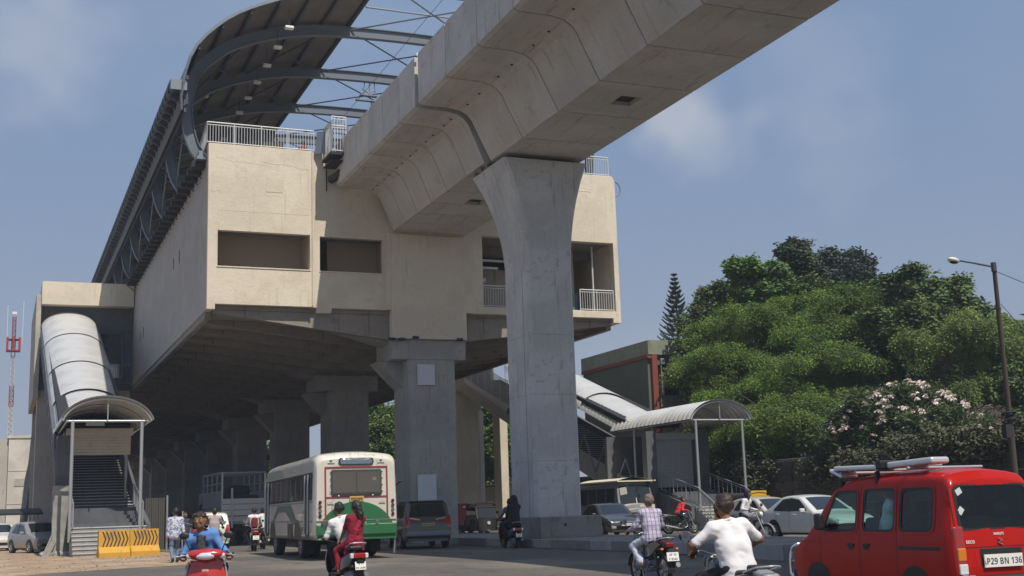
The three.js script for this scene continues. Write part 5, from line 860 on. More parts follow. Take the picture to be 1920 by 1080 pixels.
// --- minibus beyond the median
{
  const t = thing('minibus', 'cream roofed minibus facing us beyond the median, behind the dark saloon', 'minibus', [31.4, 0, -60.5], 183);
  const S = { L: 6.2, W: 2.1, B: .4, belt: 1.35, lean: .07, fa: .06, ra: .06, rad: .18, crown: .1, prof: [[.1, .5], [.02, .8], [.1, 1.15], [.5, 1.35], [.8, 2.35], [1.1, 2.62], [1.6, 2.7], [5.6, 2.7], [6.0, 2.6], [6.15, 2.2], [6.18, 1.2], [6.15, .5]] }, sh = shell(S);
  obj('body', sh.geo, paint(.2, .2, .2, .4), t); obj('roof', grid((u, v) => { const s = .62 + 5.4 * u, x = (v - .5) * 2.2; return [x, 2.66 + .2 * (1 - Math.pow(2 * v - 1, 2)) , s + sh.z0]; }, 10, 10), mat([.68, .64, .52], .55, { side: THREE.DoubleSide }), t); obj('roof_rim', [bx(2.2, .07, .08, 0, 2.66, sh.z0 + .62), bx(.08, .07, 5.4, 1.08, 2.66, 0), bx(.08, .07, 5.4, -1.08, 2.66, 0)], mat([.62, .58, .46], .6), t);
  obj('windscreen', sh.top([[-.92, 3.1], [.92, 3.1], [.88, 4.2], [-.88, 4.2]]), M.glassDark, t); obj('windscreen_pillar', [bar([-.02, 1.42, sh.z0 + .5], [-.02, 2.4, sh.z0 + .82], .05, .03)], M.galv, t); obj('paper_notice', sh.top([[.45, 3.55], [.85, 3.55], [.85, 3.9], [.45, 3.9]], .014), mat([.3, .29, .27], .8), t);
  for (const sd of [-1, 1]) for (let i = 0; i < 4; i++) obj('side_window', sh.side(rect(1.1 + i * 1.2, 2.2 + i * 1.2, 1.45, 2.3, .05), sd), M.glassDark, t);
  obj('grille', [...Array.from({ length: 3 }, (_, i) => bx(1.5, .05, .05, 0, .72 + i * .14, sh.z0 + .02)), rbx(2.05, .2, .16, .05, 0, .5, sh.z0)], M.chrome, t); lampPair(t, sh, 'headlight', arcPts(.75, .95, .13, .13, 0, 2 * PI, 14), M.lampGlass, 'front'); obj('sign_board', bx(.9, .22, .04, -.5, 1.3, sh.z0 + .3), mat([.55, .5, .42], .7), t);
  for (const x of [-.9, .9]) for (const s of [1.2, 4.9]) wheel(t, x, .38, s + sh.z0, .38, .24);
}
// --- three wheelers
function auto(name, label, pos, heading, body, hood, trim0) {
  const trim = trim0 ?? mat([.03, .03, .03], .7);
  const t = thing(name, label, 'three wheeler', pos, heading);
  const sidep = [[-1.05, .3], [-1.1, .85], [-.9, .95], [-.35, .95], [-.3, .4], [.15, .4], [.25, .95], [1.15, .95], [1.25, .35]];
  for (const s of [-1, 1]) obj('side_panel', prismX(sidep, s * .62 - .02, s * .62 + .02, .008), body, t);
  obj('front_cowl', grid((u, v) => { const a = PI * v; return [Math.cos(a) * (.62 - .12 * (1 - u)), .3 + .65 * u, -1.05 - .28 * Math.sin(a)]; }, 4, 14), body.clone(), t).material.side = THREE.DoubleSide;
  obj('windscreen', prismX([[-1.18, .98], [-1.14, .98], [-.86, 1.58], [-.9, 1.58]], -.5, .5), trim0 ? M.glass : M.glassDark, t); obj('windscreen_frame', [bar([-.55, .95, -1.14], [-.52, 1.6, -.86], .05, .05), bar([.55, .95, -1.14], [.52, 1.6, -.86], .05, .05), bar([-.52, 1.6, -.86], [.52, 1.6, -.86], .05, .05)], body, t);
  obj('hood', grid((u, v) => { const a = PI * v, z = -.95 + 2.2 * u, dr = u > .8 ? (u - .8) * 1.9 : 0; return [.66 * Math.cos(a) * (1 - .1 * dr), 1.5 + (.26 * Math.pow(Math.sin(a), .6)) - dr * 1.0, z + (u > .95 ? -.0 : 0)]; }, 14, 14), hood, t).material.side = THREE.DoubleSide;
  obj('hood_side', [-1, 1].map(s => prismX([[.55, .95], [1.2, .95], [1.2, 1.25], [.8, 1.52], [.55, 1.52]], s * .63 - .01, s * .63 + .01)), hood, t); obj('hood_trim', [bx(1.3, .08, .06, 0, 1.56, -.93), bx(1.0, .22, .04, 0, 1.72, -.9)], trim, t);
  obj('hood_post', [tube([-.6, .9, .2], [-.6, 1.55, .2], .02), tube([.6, .9, .2], [.6, 1.55, .2], .02)], M.steel, t); obj('seat', [rbx(1.1, .16, .45, .06, 0, .6, .75), rbx(1.1, .5, .12, .05, 0, .9, 1.0), rbx(.4, .12, .3, .05, 0, .6, -.25)], M.darkBrown, t); obj('floor', [bx(1.22, .06, 2.2, 0, .33, .05), bx(1.2, .6, .06, 0, .65, 1.2)], body, t);
  wheel(t, 0, .21, -1.1, .21, .12, M.steelLight); wheel(t, -.56, .21, .85, .21, .13, M.steelLight); wheel(t, .56, .21, .85, .21, .13, M.steelLight);
  obj('headlight', disc(.09, .08, 0, .72, -1.35, 'z'), M.lampGlass, t); obj('front_mudguard', prismX(arcPts(-1.1, .22, .28, .28, .2, PI - .2, 10).concat(arcPts(-1.1, .22, .24, .24, PI - .2, .2, 10)), -.09, .09), body, t); for (const s of [-1, 1]) obj('tail_lamp', rbx(.12, .1, .04, .02, s * .5, .5, 1.26), M.tailRed, t);
  return t;
}
const blk = mat([.018, .018, .02], .6), yel = mat([.5, .27, .02], .5);
auto('auto_rickshaw', 'black and yellow three wheeler with dark hood right of the right stair', [30.5, 0, -46.6], 165, yel, mat([.02, .02, .022], .7), mat([.55, .33, .03], .6));
auto('auto_rickshaw', 'black three wheeler in the shade between the red skip and the front pier', [24.0, 0, -62.5], 176, blk, mat([.016, .016, .018], .7));
auto('auto_rickshaw', 'dark green three wheeler in the dark left of the lorry', [9.9, 0, -74], 6, mat([.012, .05, .03], .6), blk);
// --- red skip, crash barriers
{
  const t = thing('skip', 'dull red metal skip standing on the median in front of the nearest station pier', 'skip', [20.75, .33, -57.0]); t.scale.setScalar(.78);
  const rd = mat([.2, .022, .02], .6); obj('bin_body', prismZ([[-.3, .45], [.3, .45], [.52, 1.75], [-.52, 1.75]], -.6, .6, .02), rd, t); obj('rim', [bx(1.1, .08, .06, 0, 1.76, .62), bx(1.1, .08, .06, 0, 1.76, -.62), bx(.06, .08, 1.2, .53, 1.76, 0), bx(.06, .08, 1.2, -.53, 1.76, 0)], rd, t); each('bin_leg', [-.25, .25].flatMap(x => [-.5, .5].map(z => tube([x, 0, z], [x, .5, z], .04))), M.dark, t); obj('label_patch', B(.25, .42, 1.55, 1.62, .6, .625), M.rail, t);
}
{
  const ye = mat(null, .75, { map: tex(256, (x, y) => { let c = mix([.60, .33, .035], [.5, .26, .03], A.n2(x, y)); c = mix(c, [.3, .2, .1], .8 * sst(.58, .72, A.n1(x, y))); return c; }, 1.4), ...bumpAt(.5, .006) }), bl = mat([.05, .035, .02], .8);
  function barrier(label, pos, h) {
    const t = thing('crash_barrier', label, 'barrier', pos, h); t.scale.set(.74, 1.12, 1);
    obj('body', prismX([[-.3, 0], [-.3, .18], [-.13, .38], [-.1, .95], [.1, .95], [.13, .38], [.3, .18], [.3, 0]], -.8, .8, .025), ye, t);
    for (let i = 0; i < 7; i++) { const x = -.62 + i * .19; obj('chevron', [[1, .9, .64], [-1, .64, .38]].map(([k, ya, yb]) => { const zt = y => .1 + (.95 - y) * .03 / .57 + .004, d = k > 0 ? .14 : -.14, xa = k > 0 ? x : x + .14; const g = new THREE.BufferGeometry(); g.setAttribute('position', new THREE.Float32BufferAttribute([xa, ya, zt(ya), xa + .075, ya, zt(ya), xa + d + .075, yb, zt(yb), xa, ya, zt(ya), xa + d + .075, yb, zt(yb), xa + d, yb, zt(yb)], 3)); return g; }), bl, t); }
  }
  barrier('yellow crash barrier with black chevrons, the left one in front of the steps', [4.28, 0, -50.9], -6); barrier('yellow crash barrier with black chevrons, the right one nearer the walking man', [5.5, 0, -51.8], -14);
}
// --- red van in the foreground
{
  const t = thing('red_van', 'bright red van with roof rack in the right foreground', 'van', [11.83, -.2, -14.0], 2.5);
  const side = { a: roundPoly([[.86, 1.07], [1.17, 1.07], [1.66, 1.07], [1.66, 1.62], [1.17, 1.62]], .09, 4), b: rect(1.82, 2.5, 1.07, 1.63, .09), c: rect(2.62, 3.28, 1.07, 1.62, .11) }, rg = rect(-.58, .58, 1.08, 1.64, .1);
  const grow = (p, k) => { const c = p.reduce((a, q) => [a[0] + q[0] / p.length, a[1] + q[1] / p.length], [0, 0]); return p.map(q => { const d = Math.hypot(q[0] - c[0], q[1] - c[1]); return [q[0] + (q[0] - c[0]) / d * k, q[1] + (q[1] - c[1]) / d * k]; }); };
  const S = { L: 3.67, W: 1.475, B: .25, belt: 1.0, lean: .16, bulge: .015, fa: .08, fr: .5, ra: .07, rr: .22, rad: .12, crown: .05, per: 22, nv: 44, tension: .18, open: false, prof: [[.06, .35], [.0, .6], [.05, .85], [.42, 1.02], [.72, 1.3], [1.02, 1.62], [1.3, 1.76], [1.7, 1.81], [2.4, 1.83], [3.1, 1.82], [3.45, 1.78], [3.55, 1.66], [3.6, 1.3], [3.64, .95], [3.66, .6], [3.64, .35]], hole: (s, y, x) => { for (const k in side) if (Math.abs(x) > .35 && inPoly(side[k], s, y)) return true; return (s > 3.45 && Math.abs(x) < .6 && inPoly(rg, x, y)) || (s > .5 && s < 1.06 && Math.abs(x) < .55 && y > 1.16); } };
  const sh = shell(S), rp = paint(.42, .012, .008, .25, { side: THREE.DoubleSide, clearcoat: .12, specularIntensity: .3 }), rub = M.black;
  obj('body', sh.geo, rp, t);
  const green = new THREE.MeshPhysicalMaterial({ color: lin(.55, .72, .66), roughness: .02, transmission: 1, thickness: 0, ior: 1.5, side: THREE.DoubleSide }), tint = new THREE.MeshPhysicalMaterial({ color: lin(.2, .26, .26), roughness: .02, transmission: 1, thickness: 0, ior: 1.5, side: THREE.DoubleSide });
  for (const sd of [-1, 1]) { for (const k in side) { const w = obj('side_window', sh.side(side[k], sd, -.006, null, .12), k === 'c' ? tint : green, t); obj('window_seal', sh.side(grow(side[k], .018), sd, .003, [grow(side[k], -.028)], .06), rub, w); obj('window_flange', sh.side(grow(side[k], .05), sd, .008, [grow(side[k], .016)], .06), rp, w); } }
  { const w = obj('rear_window', sh.rear(rg, -.004, null, .12), tint, t); obj('window_seal', sh.rear(grow(rg, .02), .004, [grow(rg, -.03)], .06), rub, w); }
  obj('windscreen', sh.top([[-.58, 3.2], [.58, 3.2], [.54, 5.0], [-.54, 5.0]], .0), green, t);
  // doors: gaps, handles, sliding rail, fuel flap
  for (const sd of [-1, 1]) { for (const [l, y1] of [[1.74, 1.68], [2.56, 1.68], [.8, 1.05]]) obj('door_gap', sh.side([[l - .006, .33], [l + .006, .33], [l + .006, y1], [l - .006, y1]], sd, .002, null, .1), rub, t); obj('slide_rail', sh.side(rect(2.6, 3.42, .83, .875, .01), sd, .004), rub, t); obj('side_crease', sh.side(rect(.3, 3.5, .9, .925, .008), sd, .012, null, .2), rp, t); obj('sill_strip', sh.side([[.95, .26], [2.75, .26], [2.75, .33], [.95, .33]], sd, .012), rub, t);
    for (const s of [1.55, 1.9]) obj('door_handle', [sh.side(arcPts(s, .87, .075, .06, 0, 2 * PI, 16), sd, .004), bx(.02, .03, .13, sd * (sh.hw(s, .87) + .012), .875, s + sh.z0)], rub, t);
    for (const s of [.72, 2.9]) { obj('wheel_arch', sh.side(archPoly(s, .3, .33, .255), sd, .004), rub, t); wheel(t, sd * .64, .27, s + sh.z0, .27, .17); }
    obj('wing_mirror', [rbx(.09, .24, .17, .04, sd * .83, 1.2, sh.z0 + .93), tube([sd * .7, 1.12, sh.z0 + .95], [sd * .82, 1.16, sh.z0 + .94], .025)], rub, t);
    const tl = obj('tail_lamp', rbx(.16, .62, .09, .035, sd * .625, .82, sh.z0 + 3.625, -.05), M.tailRed, t); obj('indicator_lens', rbx(.13, .16, .03, .02, sd * .625, .78, sh.z0 + 3.672), M.amber, tl); obj('reversing_lens', rbx(.13, .13, .03, .02, sd * .625, .6, sh.z0 + 3.685), M.lampGlass, tl);
    obj('headlight', sh.front(roundPoly([[sd * .4, .62], [sd * .66, .62], [sd * .66, .8], [sd * .4, .8]], .05), .012), M.lampGlass, t); }
  obj('rear_bumper', [rbx(1.46, .2, .18, .06, 0, .42, sh.z0 + 3.64)], M.black, t); obj('bumper_trim', rbx(.2, .07, .05, .02, -.6, .5, sh.z0 + 3.73), M.chrome, t); obj('front_bumper', rbx(1.42, .22, .16, .06, 0, .42, sh.z0 + .03), M.black, t);
  obj('tailgate_line', [sh.rear(rect(-.62, .62, .855, .867, .002), .004), ...[-1, 1].map(s => sh.rear(rect(s * .655 - .005, s * .655 + .005, .5, 1.72, .002), .004))], rub, t);
  obj('plate_recess', sh.rear(rect(-.33, .33, .62, .84, .02), .006), rub, t); plate(t, ['AP29 BN 1365'], .6, .16, 0, .69, sh.z0 + 3.685, 0);
  // badge lettering and roundel
  const badge = (s, w, h, x, y, px) => obj('badge', quad(w, h, x, y, sh.endAt(y, true)[0] + sh.z0 + .012, 0, -.07), printMat(256, 64, (g, a, b) => { g.clearRect(0, 0, a, b); g.fillStyle = '#d9dadc'; g.font = 'bold ' + px + 'px sans-serif'; g.textAlign = 'center'; g.textBaseline = 'middle'; g.fillText(s, a / 2, b / 2); }, .3, true), t, { keepUV: true });
  badge('EECO', .24, .06, -.46, .93, 58); badge('MARUTI', .2, .05, 0, 1.02, 54);
  obj('roundel', [bar([-.035, .985, 0], [.035, .965, 0], .014, .01), bar([.035, .965, 0], [-.035, .93, 0], .014, .01), bar([-.035, .93, 0], [.035, .905, 0], .014, .01)].map(g => g.translate(0, -.02, sh.z0 + 3.66)), M.chrome, t);
  for (const [x, y, a] of [[-.5, 1.56, .5], [-.52, 1.32, .9]]) obj('sticker', quad(.09, .08, 0, 0, 0).rotateZ(a).translate(x, y, sh.endAt(y, true)[0] + sh.z0 + .004), mat([.55, .6, .6], .7), t, { keepUV: true });
  // roof rack with two silver boards
  const Y = 1.86; each('rack_foot', [-.6, .6].flatMap(x => [.95, 1.78].map(s => rbx(.07, .16, .06, .015, x, Y - .07 - (s < 1 ? .1 : 0), sh.z0 + s + .3))), rub, t);
  obj('rack_bar', [tube([-.62, Y + .02, sh.z0 + 1.25], [.62, Y + .02, sh.z0 + 1.25], .022), tube([-.62, Y + .03, sh.z0 + 2.08], [.62, Y + .03, sh.z0 + 2.08], .022), tube([-.62, Y + .03, sh.z0 + 2.75], [.62, Y + .03, sh.z0 + 2.75], .022)], M.galv, t);
  const al = mat([.62, .63, .66], .3, { metalness: .5 }); each('rack_board', [rbx(.3, .07, 1.0, .03, -.5, Y + .08, sh.z0 + 1.62, .02), rbx(.3, .05, .3, .02, -.5, Y + .02, sh.z0 + 1.16, .35)], al, t); each('rack_board', [rbx(.3, .09, .95, .035, -.42, Y + .1, sh.z0 + 2.72, -.03), rbx(.9, .06, .3, .02, .1, Y + .1, sh.z0 + 1.9)], al, t); obj('rack_clamp', [rbx(.32, .12, .12, .02, -.48, Y + .1, sh.z0 + 2.16)], rub, t);
  // cabin
  const tr_ = mat([.03, .03, .032], .9), seatM = mat([.05, .05, .055], .9);
  obj('cabin_floor', [bx(1.3, .04, 2.9, 0, .55, .2), bx(1.3, .5, .05, 0, .8, -1.25)], tr_, t); obj('dashboard', rbx(1.25, .26, .35, .08, 0, .98, -1.05), tr_, t);
  for (const [x, z] of [[-.34, -.35], [.34, -.35], [0, .55], [0, 1.2]]) { const w = x ? .48 : 1.15; obj('seat', [rbx(w, .14, .45, .05, x, .72, z), rbx(w, .5, .12, .05, x, 1.0, z + .27, -.15), ...(x ? [0] : [-.3, .3]).map(q => rbx(.24, .18, .09, .04, x + q, 1.36, z + .33))], seatM, t); }
  obj('steering_wheel', new THREE.TorusGeometry(.18, .015, 6, 20).rotateX(.9).translate(.34, 1.08, -.75), rub, t);
  obj('bull_bar', [pipe([[-.6, .34, sh.z0 - .02], [-.62, .42, sh.z0 - .2], [-.6, .74, sh.z0 - .2], [-.5, .86, sh.z0 - .12], [.5, .86, sh.z0 - .12], [.6, .74, sh.z0 - .2], [.62, .42, sh.z0 - .2], [.6, .34, sh.z0 - .02]], .028, 8, 60), tube([-.6, .6, sh.z0 - .2], [.6, .6, sh.z0 - .2], .022), tube([-.45, .4, sh.z0 - .16], [-.45, .84, sh.z0 - .14], .02)], M.chrome, t);
}
// ---------------------------------------------------------------- two wheelers
function bikeParts(t, o) { // motorcycle, front at -z
  const pm = o.paint, dk = M.black, mt = M.alloy;
  const W = (z, r) => { const w = obj('wheel', new THREE.TorusGeometry(r - .045, .048, 8, 28).rotateY(PI / 2).translate(0, r, z), M.rubber, t); obj('rim', [new THREE.TorusGeometry(r - .09, .014, 6, 24).rotateY(PI / 2).translate(0, r, z), ...Array.from({ length: 6 }, (_, i) => bx(.025, r - .08, .03).rotateX(i / 6 * 2 * PI).translate(0, r + Math.cos(i / 6 * 2 * PI) * (r - .08) / 2, z + Math.sin(i / 6 * 2 * PI) * (r - .08) / 2)), disc(.06, .12, 0, r, z, 'x', 12)], mt, w); obj('brake_disc', disc(.11, .012, .07, r, z, 'x', 18), M.galv, w); };
  W(-.65, .3); W(.62, .3);
  obj('front_fork', [-1, 1].flatMap(s => [tube([s * .09, .3, -.65], [s * .09, .98, -.38], .024), bx(.03, .12, .06, s * .09, .34, -.63)]), M.galv, t);
  obj('front_mudguard', prismX(arcPts(-.65, .3, .34, .34, .35, PI - .1, 12).concat(arcPts(-.65, .3, .325, .325, PI - .1, .35, 12)), -.06, .06), pm, t);
  obj('rear_mudguard', [prismX(arcPts(.62, .3, .35, .35, -.15, PI - .9, 10).concat(arcPts(.62, .3, .33, .33, PI - .9, -.15, 10)), -.08, .08), bx(.14, .2, .02, 0, .46, .99, .25)], dk, t);
  obj('frame', [tube([0, .9, -.36], [0, .42, -.2], .025), tube([0, .88, -.36], [0, .74, .3], .03), tube([.1, .42, .05], [.1, .74, .55], .018), tube([-.1, .42, .05], [-.1, .74, .55], .018), tube([.1, .32, .62], [.08, .4, .08], .025), tube([-.1, .32, .62], [-.08, .4, .08], .025), tube([.13, .33, .6], [.12, .68, .5], .03), tube([-.13, .33, .6], [-.12, .68, .5], .03)], dk, t);
  obj('engine', [rbx(.26, .26, .36, .05, 0, .38, -.02), disc(.1, .3, 0, .36, .06, 'x', 14), ...[0, 1, 2, 3, 4].map(i => rbx(.24, .02, .2, .008, 0, .5 + i * .035, -.14, -.2))], M.steelLight, t);
  obj('exhaust', [pipe([[.12, .5, -.25], [.14, .34, -.28], [.16, .25, .0], [.17, .27, .25]], .02), tube([.17, .27, .22], [.19, .4, .86], .045, 10, .05)], M.galv, t);
  obj('fuel_tank', grid((u, v) => { const a = 2 * PI * v, z = -.42 + .52 * u, w = .155 * Math.pow(Math.sin(PI * Math.min(.93, .12 + u * .86)), .45), h = .15 * Math.pow(Math.sin(PI * (.15 + .72 * u)), .5); return [Math.cos(a) * w, .87 - u * .05 + Math.sin(a) * h, z]; }, 14, 18), pm, t);
  obj('seat', [rbx(.25, .09, .62, .04, 0, .82, .34, -.05), rbx(.2, .07, .2, .03, 0, .89, .6)], dk, t);
  obj('side_panel', [-1, 1].map(s => prismX(roundPoly([[.0, .52], [.0, .76], [.6, .84], [.75, .78], [.3, .56]], .04), s * .13 - .02, s * .13 + .02, .008)), pm, t);
  obj('tail_cowl', rbx(.2, .13, .34, .05, 0, .8, .76, .2), o.tail ?? pm, t); const tl = obj('tail_lamp', rbx(.16, .09, .05, .025, 0, .78, .93, .2), M.tailRed, t); obj('indicator', [-1, 1].map(s => sph(.035, s * .16, .7, .9, 1, .8, .8)), M.amber, tl);
  obj('grab_rail', pipe([[-.13, .84, .5], [-.15, .9, .8], [0, .92, .92], [.15, .9, .8], [.13, .84, .5]], .013, 6, 24), M.galv, t);
  obj('handlebar', [pipe([[-.36, 1.02, -.3], [-.2, 1.06, -.36], [0, 1.0, -.4], [.2, 1.06, -.36], [.36, 1.02, -.3]], .014, 6, 20)], M.galv, t); obj('grip', [-1, 1].map(s => tube([s * .26, 1.04, -.335], [s * .38, 1.015, -.29], .019)), M.rubber, t);
  obj('headlight', [sph(.105, 0, .92, -.5, 1, 1.1, .8, 14)], o.cowl ?? pm, t); obj('headlight_glass', sph(.085, 0, .92, -.54, 1, 1.05, .7, 12), M.lampGlass, t);
  obj('mirror', [-1, 1].flatMap(s => [tube([s * .25, 1.05, -.34], [s * .36, 1.2, -.38], .009, 5)]), dk, t); for (const s of [-1, 1]) { obj('mirror_back', sph(.07, s * .38, 1.23, -.38, 1.1, .75, .3, 12), dk, t); obj('mirror_glass', disc(.056, .012, s * .38, 1.23, -.355, 'z', 16), o.mirrorMat ?? M.chrome, t); }
  obj('footrest', [tube([-.24, .32, .02], [.24, .32, .02], .014), tube([-.2, .36, .42], [.2, .36, .42], .012), tube([-.15, .3, -.05], [-.2, .04, .1], .014)], M.galv, t);
  if (o.plate) plate(t, o.plate, .25, .17, 0, .56, 1.03, 0, -.2);
}
function scooterParts(t, o) {
  const pm = o.paint, dk = M.black; const W = (z, r) => { const w = obj('wheel', new THREE.TorusGeometry(r - .05, .052, 8, 24).rotateY(PI / 2).translate(0, r, z), M.rubber, t); obj('rim', [disc(r - .1, .07, 0, r, z, 'x', 18), disc(.05, .13, 0, r, z, 'x', 10)], M.alloy, w); };
  W(-.62, .22); W(.6, .22);
  obj('front_apron', grid((u, v) => { const a = (v - .5) * 2, w = .23 + .07 * Math.sin(PI * Math.min(1, u * 1.15)), y = .3 + .62 * u; return [a * w, y, -.5 + .16 * u + .14 * a * a * (1.2 - .5 * u) - .06]; }, 14, 14), pm, t).material.side = THREE.DoubleSide;
  obj('apron_lining', grid((u, v) => { const a = (v - .5) * 2, w = .21 + .06 * Math.sin(PI * Math.min(1, u * 1.15)), y = .32 + .58 * u; return [a * w, y, -.46 + .16 * u + .12 * a * a * (1.2 - .5 * u)]; }, 8, 10), dk, t);
  obj('front_mudguard', prismX(roundPoly(arcPts(-.62, .22, .27, .27, .1, PI + .15, 12).concat(arcPts(-.62, .22, .22, .22, PI + .15, .1, 12)), .005, 1), -.085, .085, .02), pm, t);
  obj('fork', [-1, 1].map(s => tube([s * .08, .22, -.62], [s * .06, .6, -.46], .022)), M.galv, t);
  obj('floorboard', rbx(.44, .07, .46, .03, 0, .3, -.14), dk, t);
  obj('rear_body', grid((u, v) => { const a = PI * (v - .0), z = .04 + .86 * u, w = .15 + .09 * Math.sin(PI * Math.min(1, u * 1.1)), top = .68 + .1 * u, h = .4 - .12 * u - (u > .85 ? (u - .85) * 1.2 : 0); return [Math.cos(a) * w * (u > .9 ? 1 - (u - .9) * 3 : 1), top - h + h * Math.pow(Math.sin(a), .55), z]; }, 16, 16), pm, t).material.side = THREE.DoubleSide;
  obj('seat', [rbx(.28, .1, .72, .045, 0, .79, .36, -.04)], dk, t); obj('engine', [rbx(.2, .22, .42, .05, -.04, .26, .5), tube([.12, .24, .3], [.17, .3, .82], .05, 10)], M.steelLight, t);
  obj('headset', grid((u, v) => { const a = 2 * PI * v, e = PI * (u - .5); return [.29 * Math.cos(e) * Math.cos(a), 1.0 + .085 * Math.sin(e), -.42 + .13 * Math.cos(e) * Math.sin(a)]; }, 10, 20), pm, t);
  obj('headlight', sph(.13, 0, .985, -.5, 1.15, .48, .45, 16), M.lampGlass, t); for (const s of [-1, 1]) obj('indicator', sph(.05, s * .22, .985, -.47, 1.1, .8, .5, 10), M.lampGlass, t);
  obj('handlebar', [tube([-.36, 1.0, -.36], [.36, 1.0, -.36], .016)], M.galv, t); obj('grip', [-1, 1].map(s => tube([s * .27, 1, -.36], [s * .39, 1.0, -.35], .021)), M.rubber, t); obj('brake_lever', [-1, 1].map(s => tube([s * .24, 1, -.4], [s * .42, .98, -.43], .008)), M.galv, t);
  for (const s of [-1, 1]) { obj('mirror', [tube([s * .22, 1.05, -.4], [s * .3, 1.24, -.4], .009, 5), sph(.065, s * .31, 1.27, -.4, 1.1, .8, .3, 12)], dk, t); obj('mirror_glass', disc(.052, .01, s * .31, 1.27, -.375, 'z', 14), M.chrome, t); }
  obj('grab_rail', pipe([[-.14, .82, .55], [-.15, .9, .85], [.15, .9, .85], [.14, .82, .55]], .014, 6, 18), M.galv, t);
  const tl = obj('tail_lamp', rbx(.26, .11, .06, .03, 0, .66, .9), M.tailRed, t); obj('tail_lamp_trim', [-1, 1].map(s => rbx(.07, .1, .08, .02, s * .15, .66, .88)), o.tailTrim ?? M.lampGlass, tl);
  obj('rear_mudguard', [bx(.16, .3, .02, 0, .42, .93, .25), bx(.1, .05, .2, 0, .56, .88)], dk, t); obj('stand', tube([-.12, .25, .3], [-.2, .03, .42], .014), M.galv, t);
  if (o.badge) obj('badge', quad(.17, .05, 0, .78, -.492, PI, 0), printMat(256, 64, (g, w, h) => { g.clearRect(0, 0, w, h); g.fillStyle = '#e2d9c4'; g.font = 'bold 54px sans-serif'; g.textAlign = 'center'; g.textBaseline = 'middle'; g.fillText(o.badge, w / 2, h / 2); }, .4, true), t, { keepUV: true });
  obj('apron_trim', [-1, 1].map(s => pipe([[s * .24, .34, -.44], [s * .3, .6, -.34], [s * .25, .9, -.3]], .014, 5, 12)), M.galv, t);
  if (o.plate) plate(t, o.plate, .22, .16, 0, .47, .965, 0, -.2);
}
function bike(label, pos, heading, kind, o) { const t = thing(kind === 'scooter' ? 'scooter' : 'motorcycle', label, kind, pos, heading); (kind === 'scooter' ? scooterParts : bikeParts)(t, o); if (o.lean) t.rotation.order = 'YXZ', t.rotation.z = o.lean; return t; }

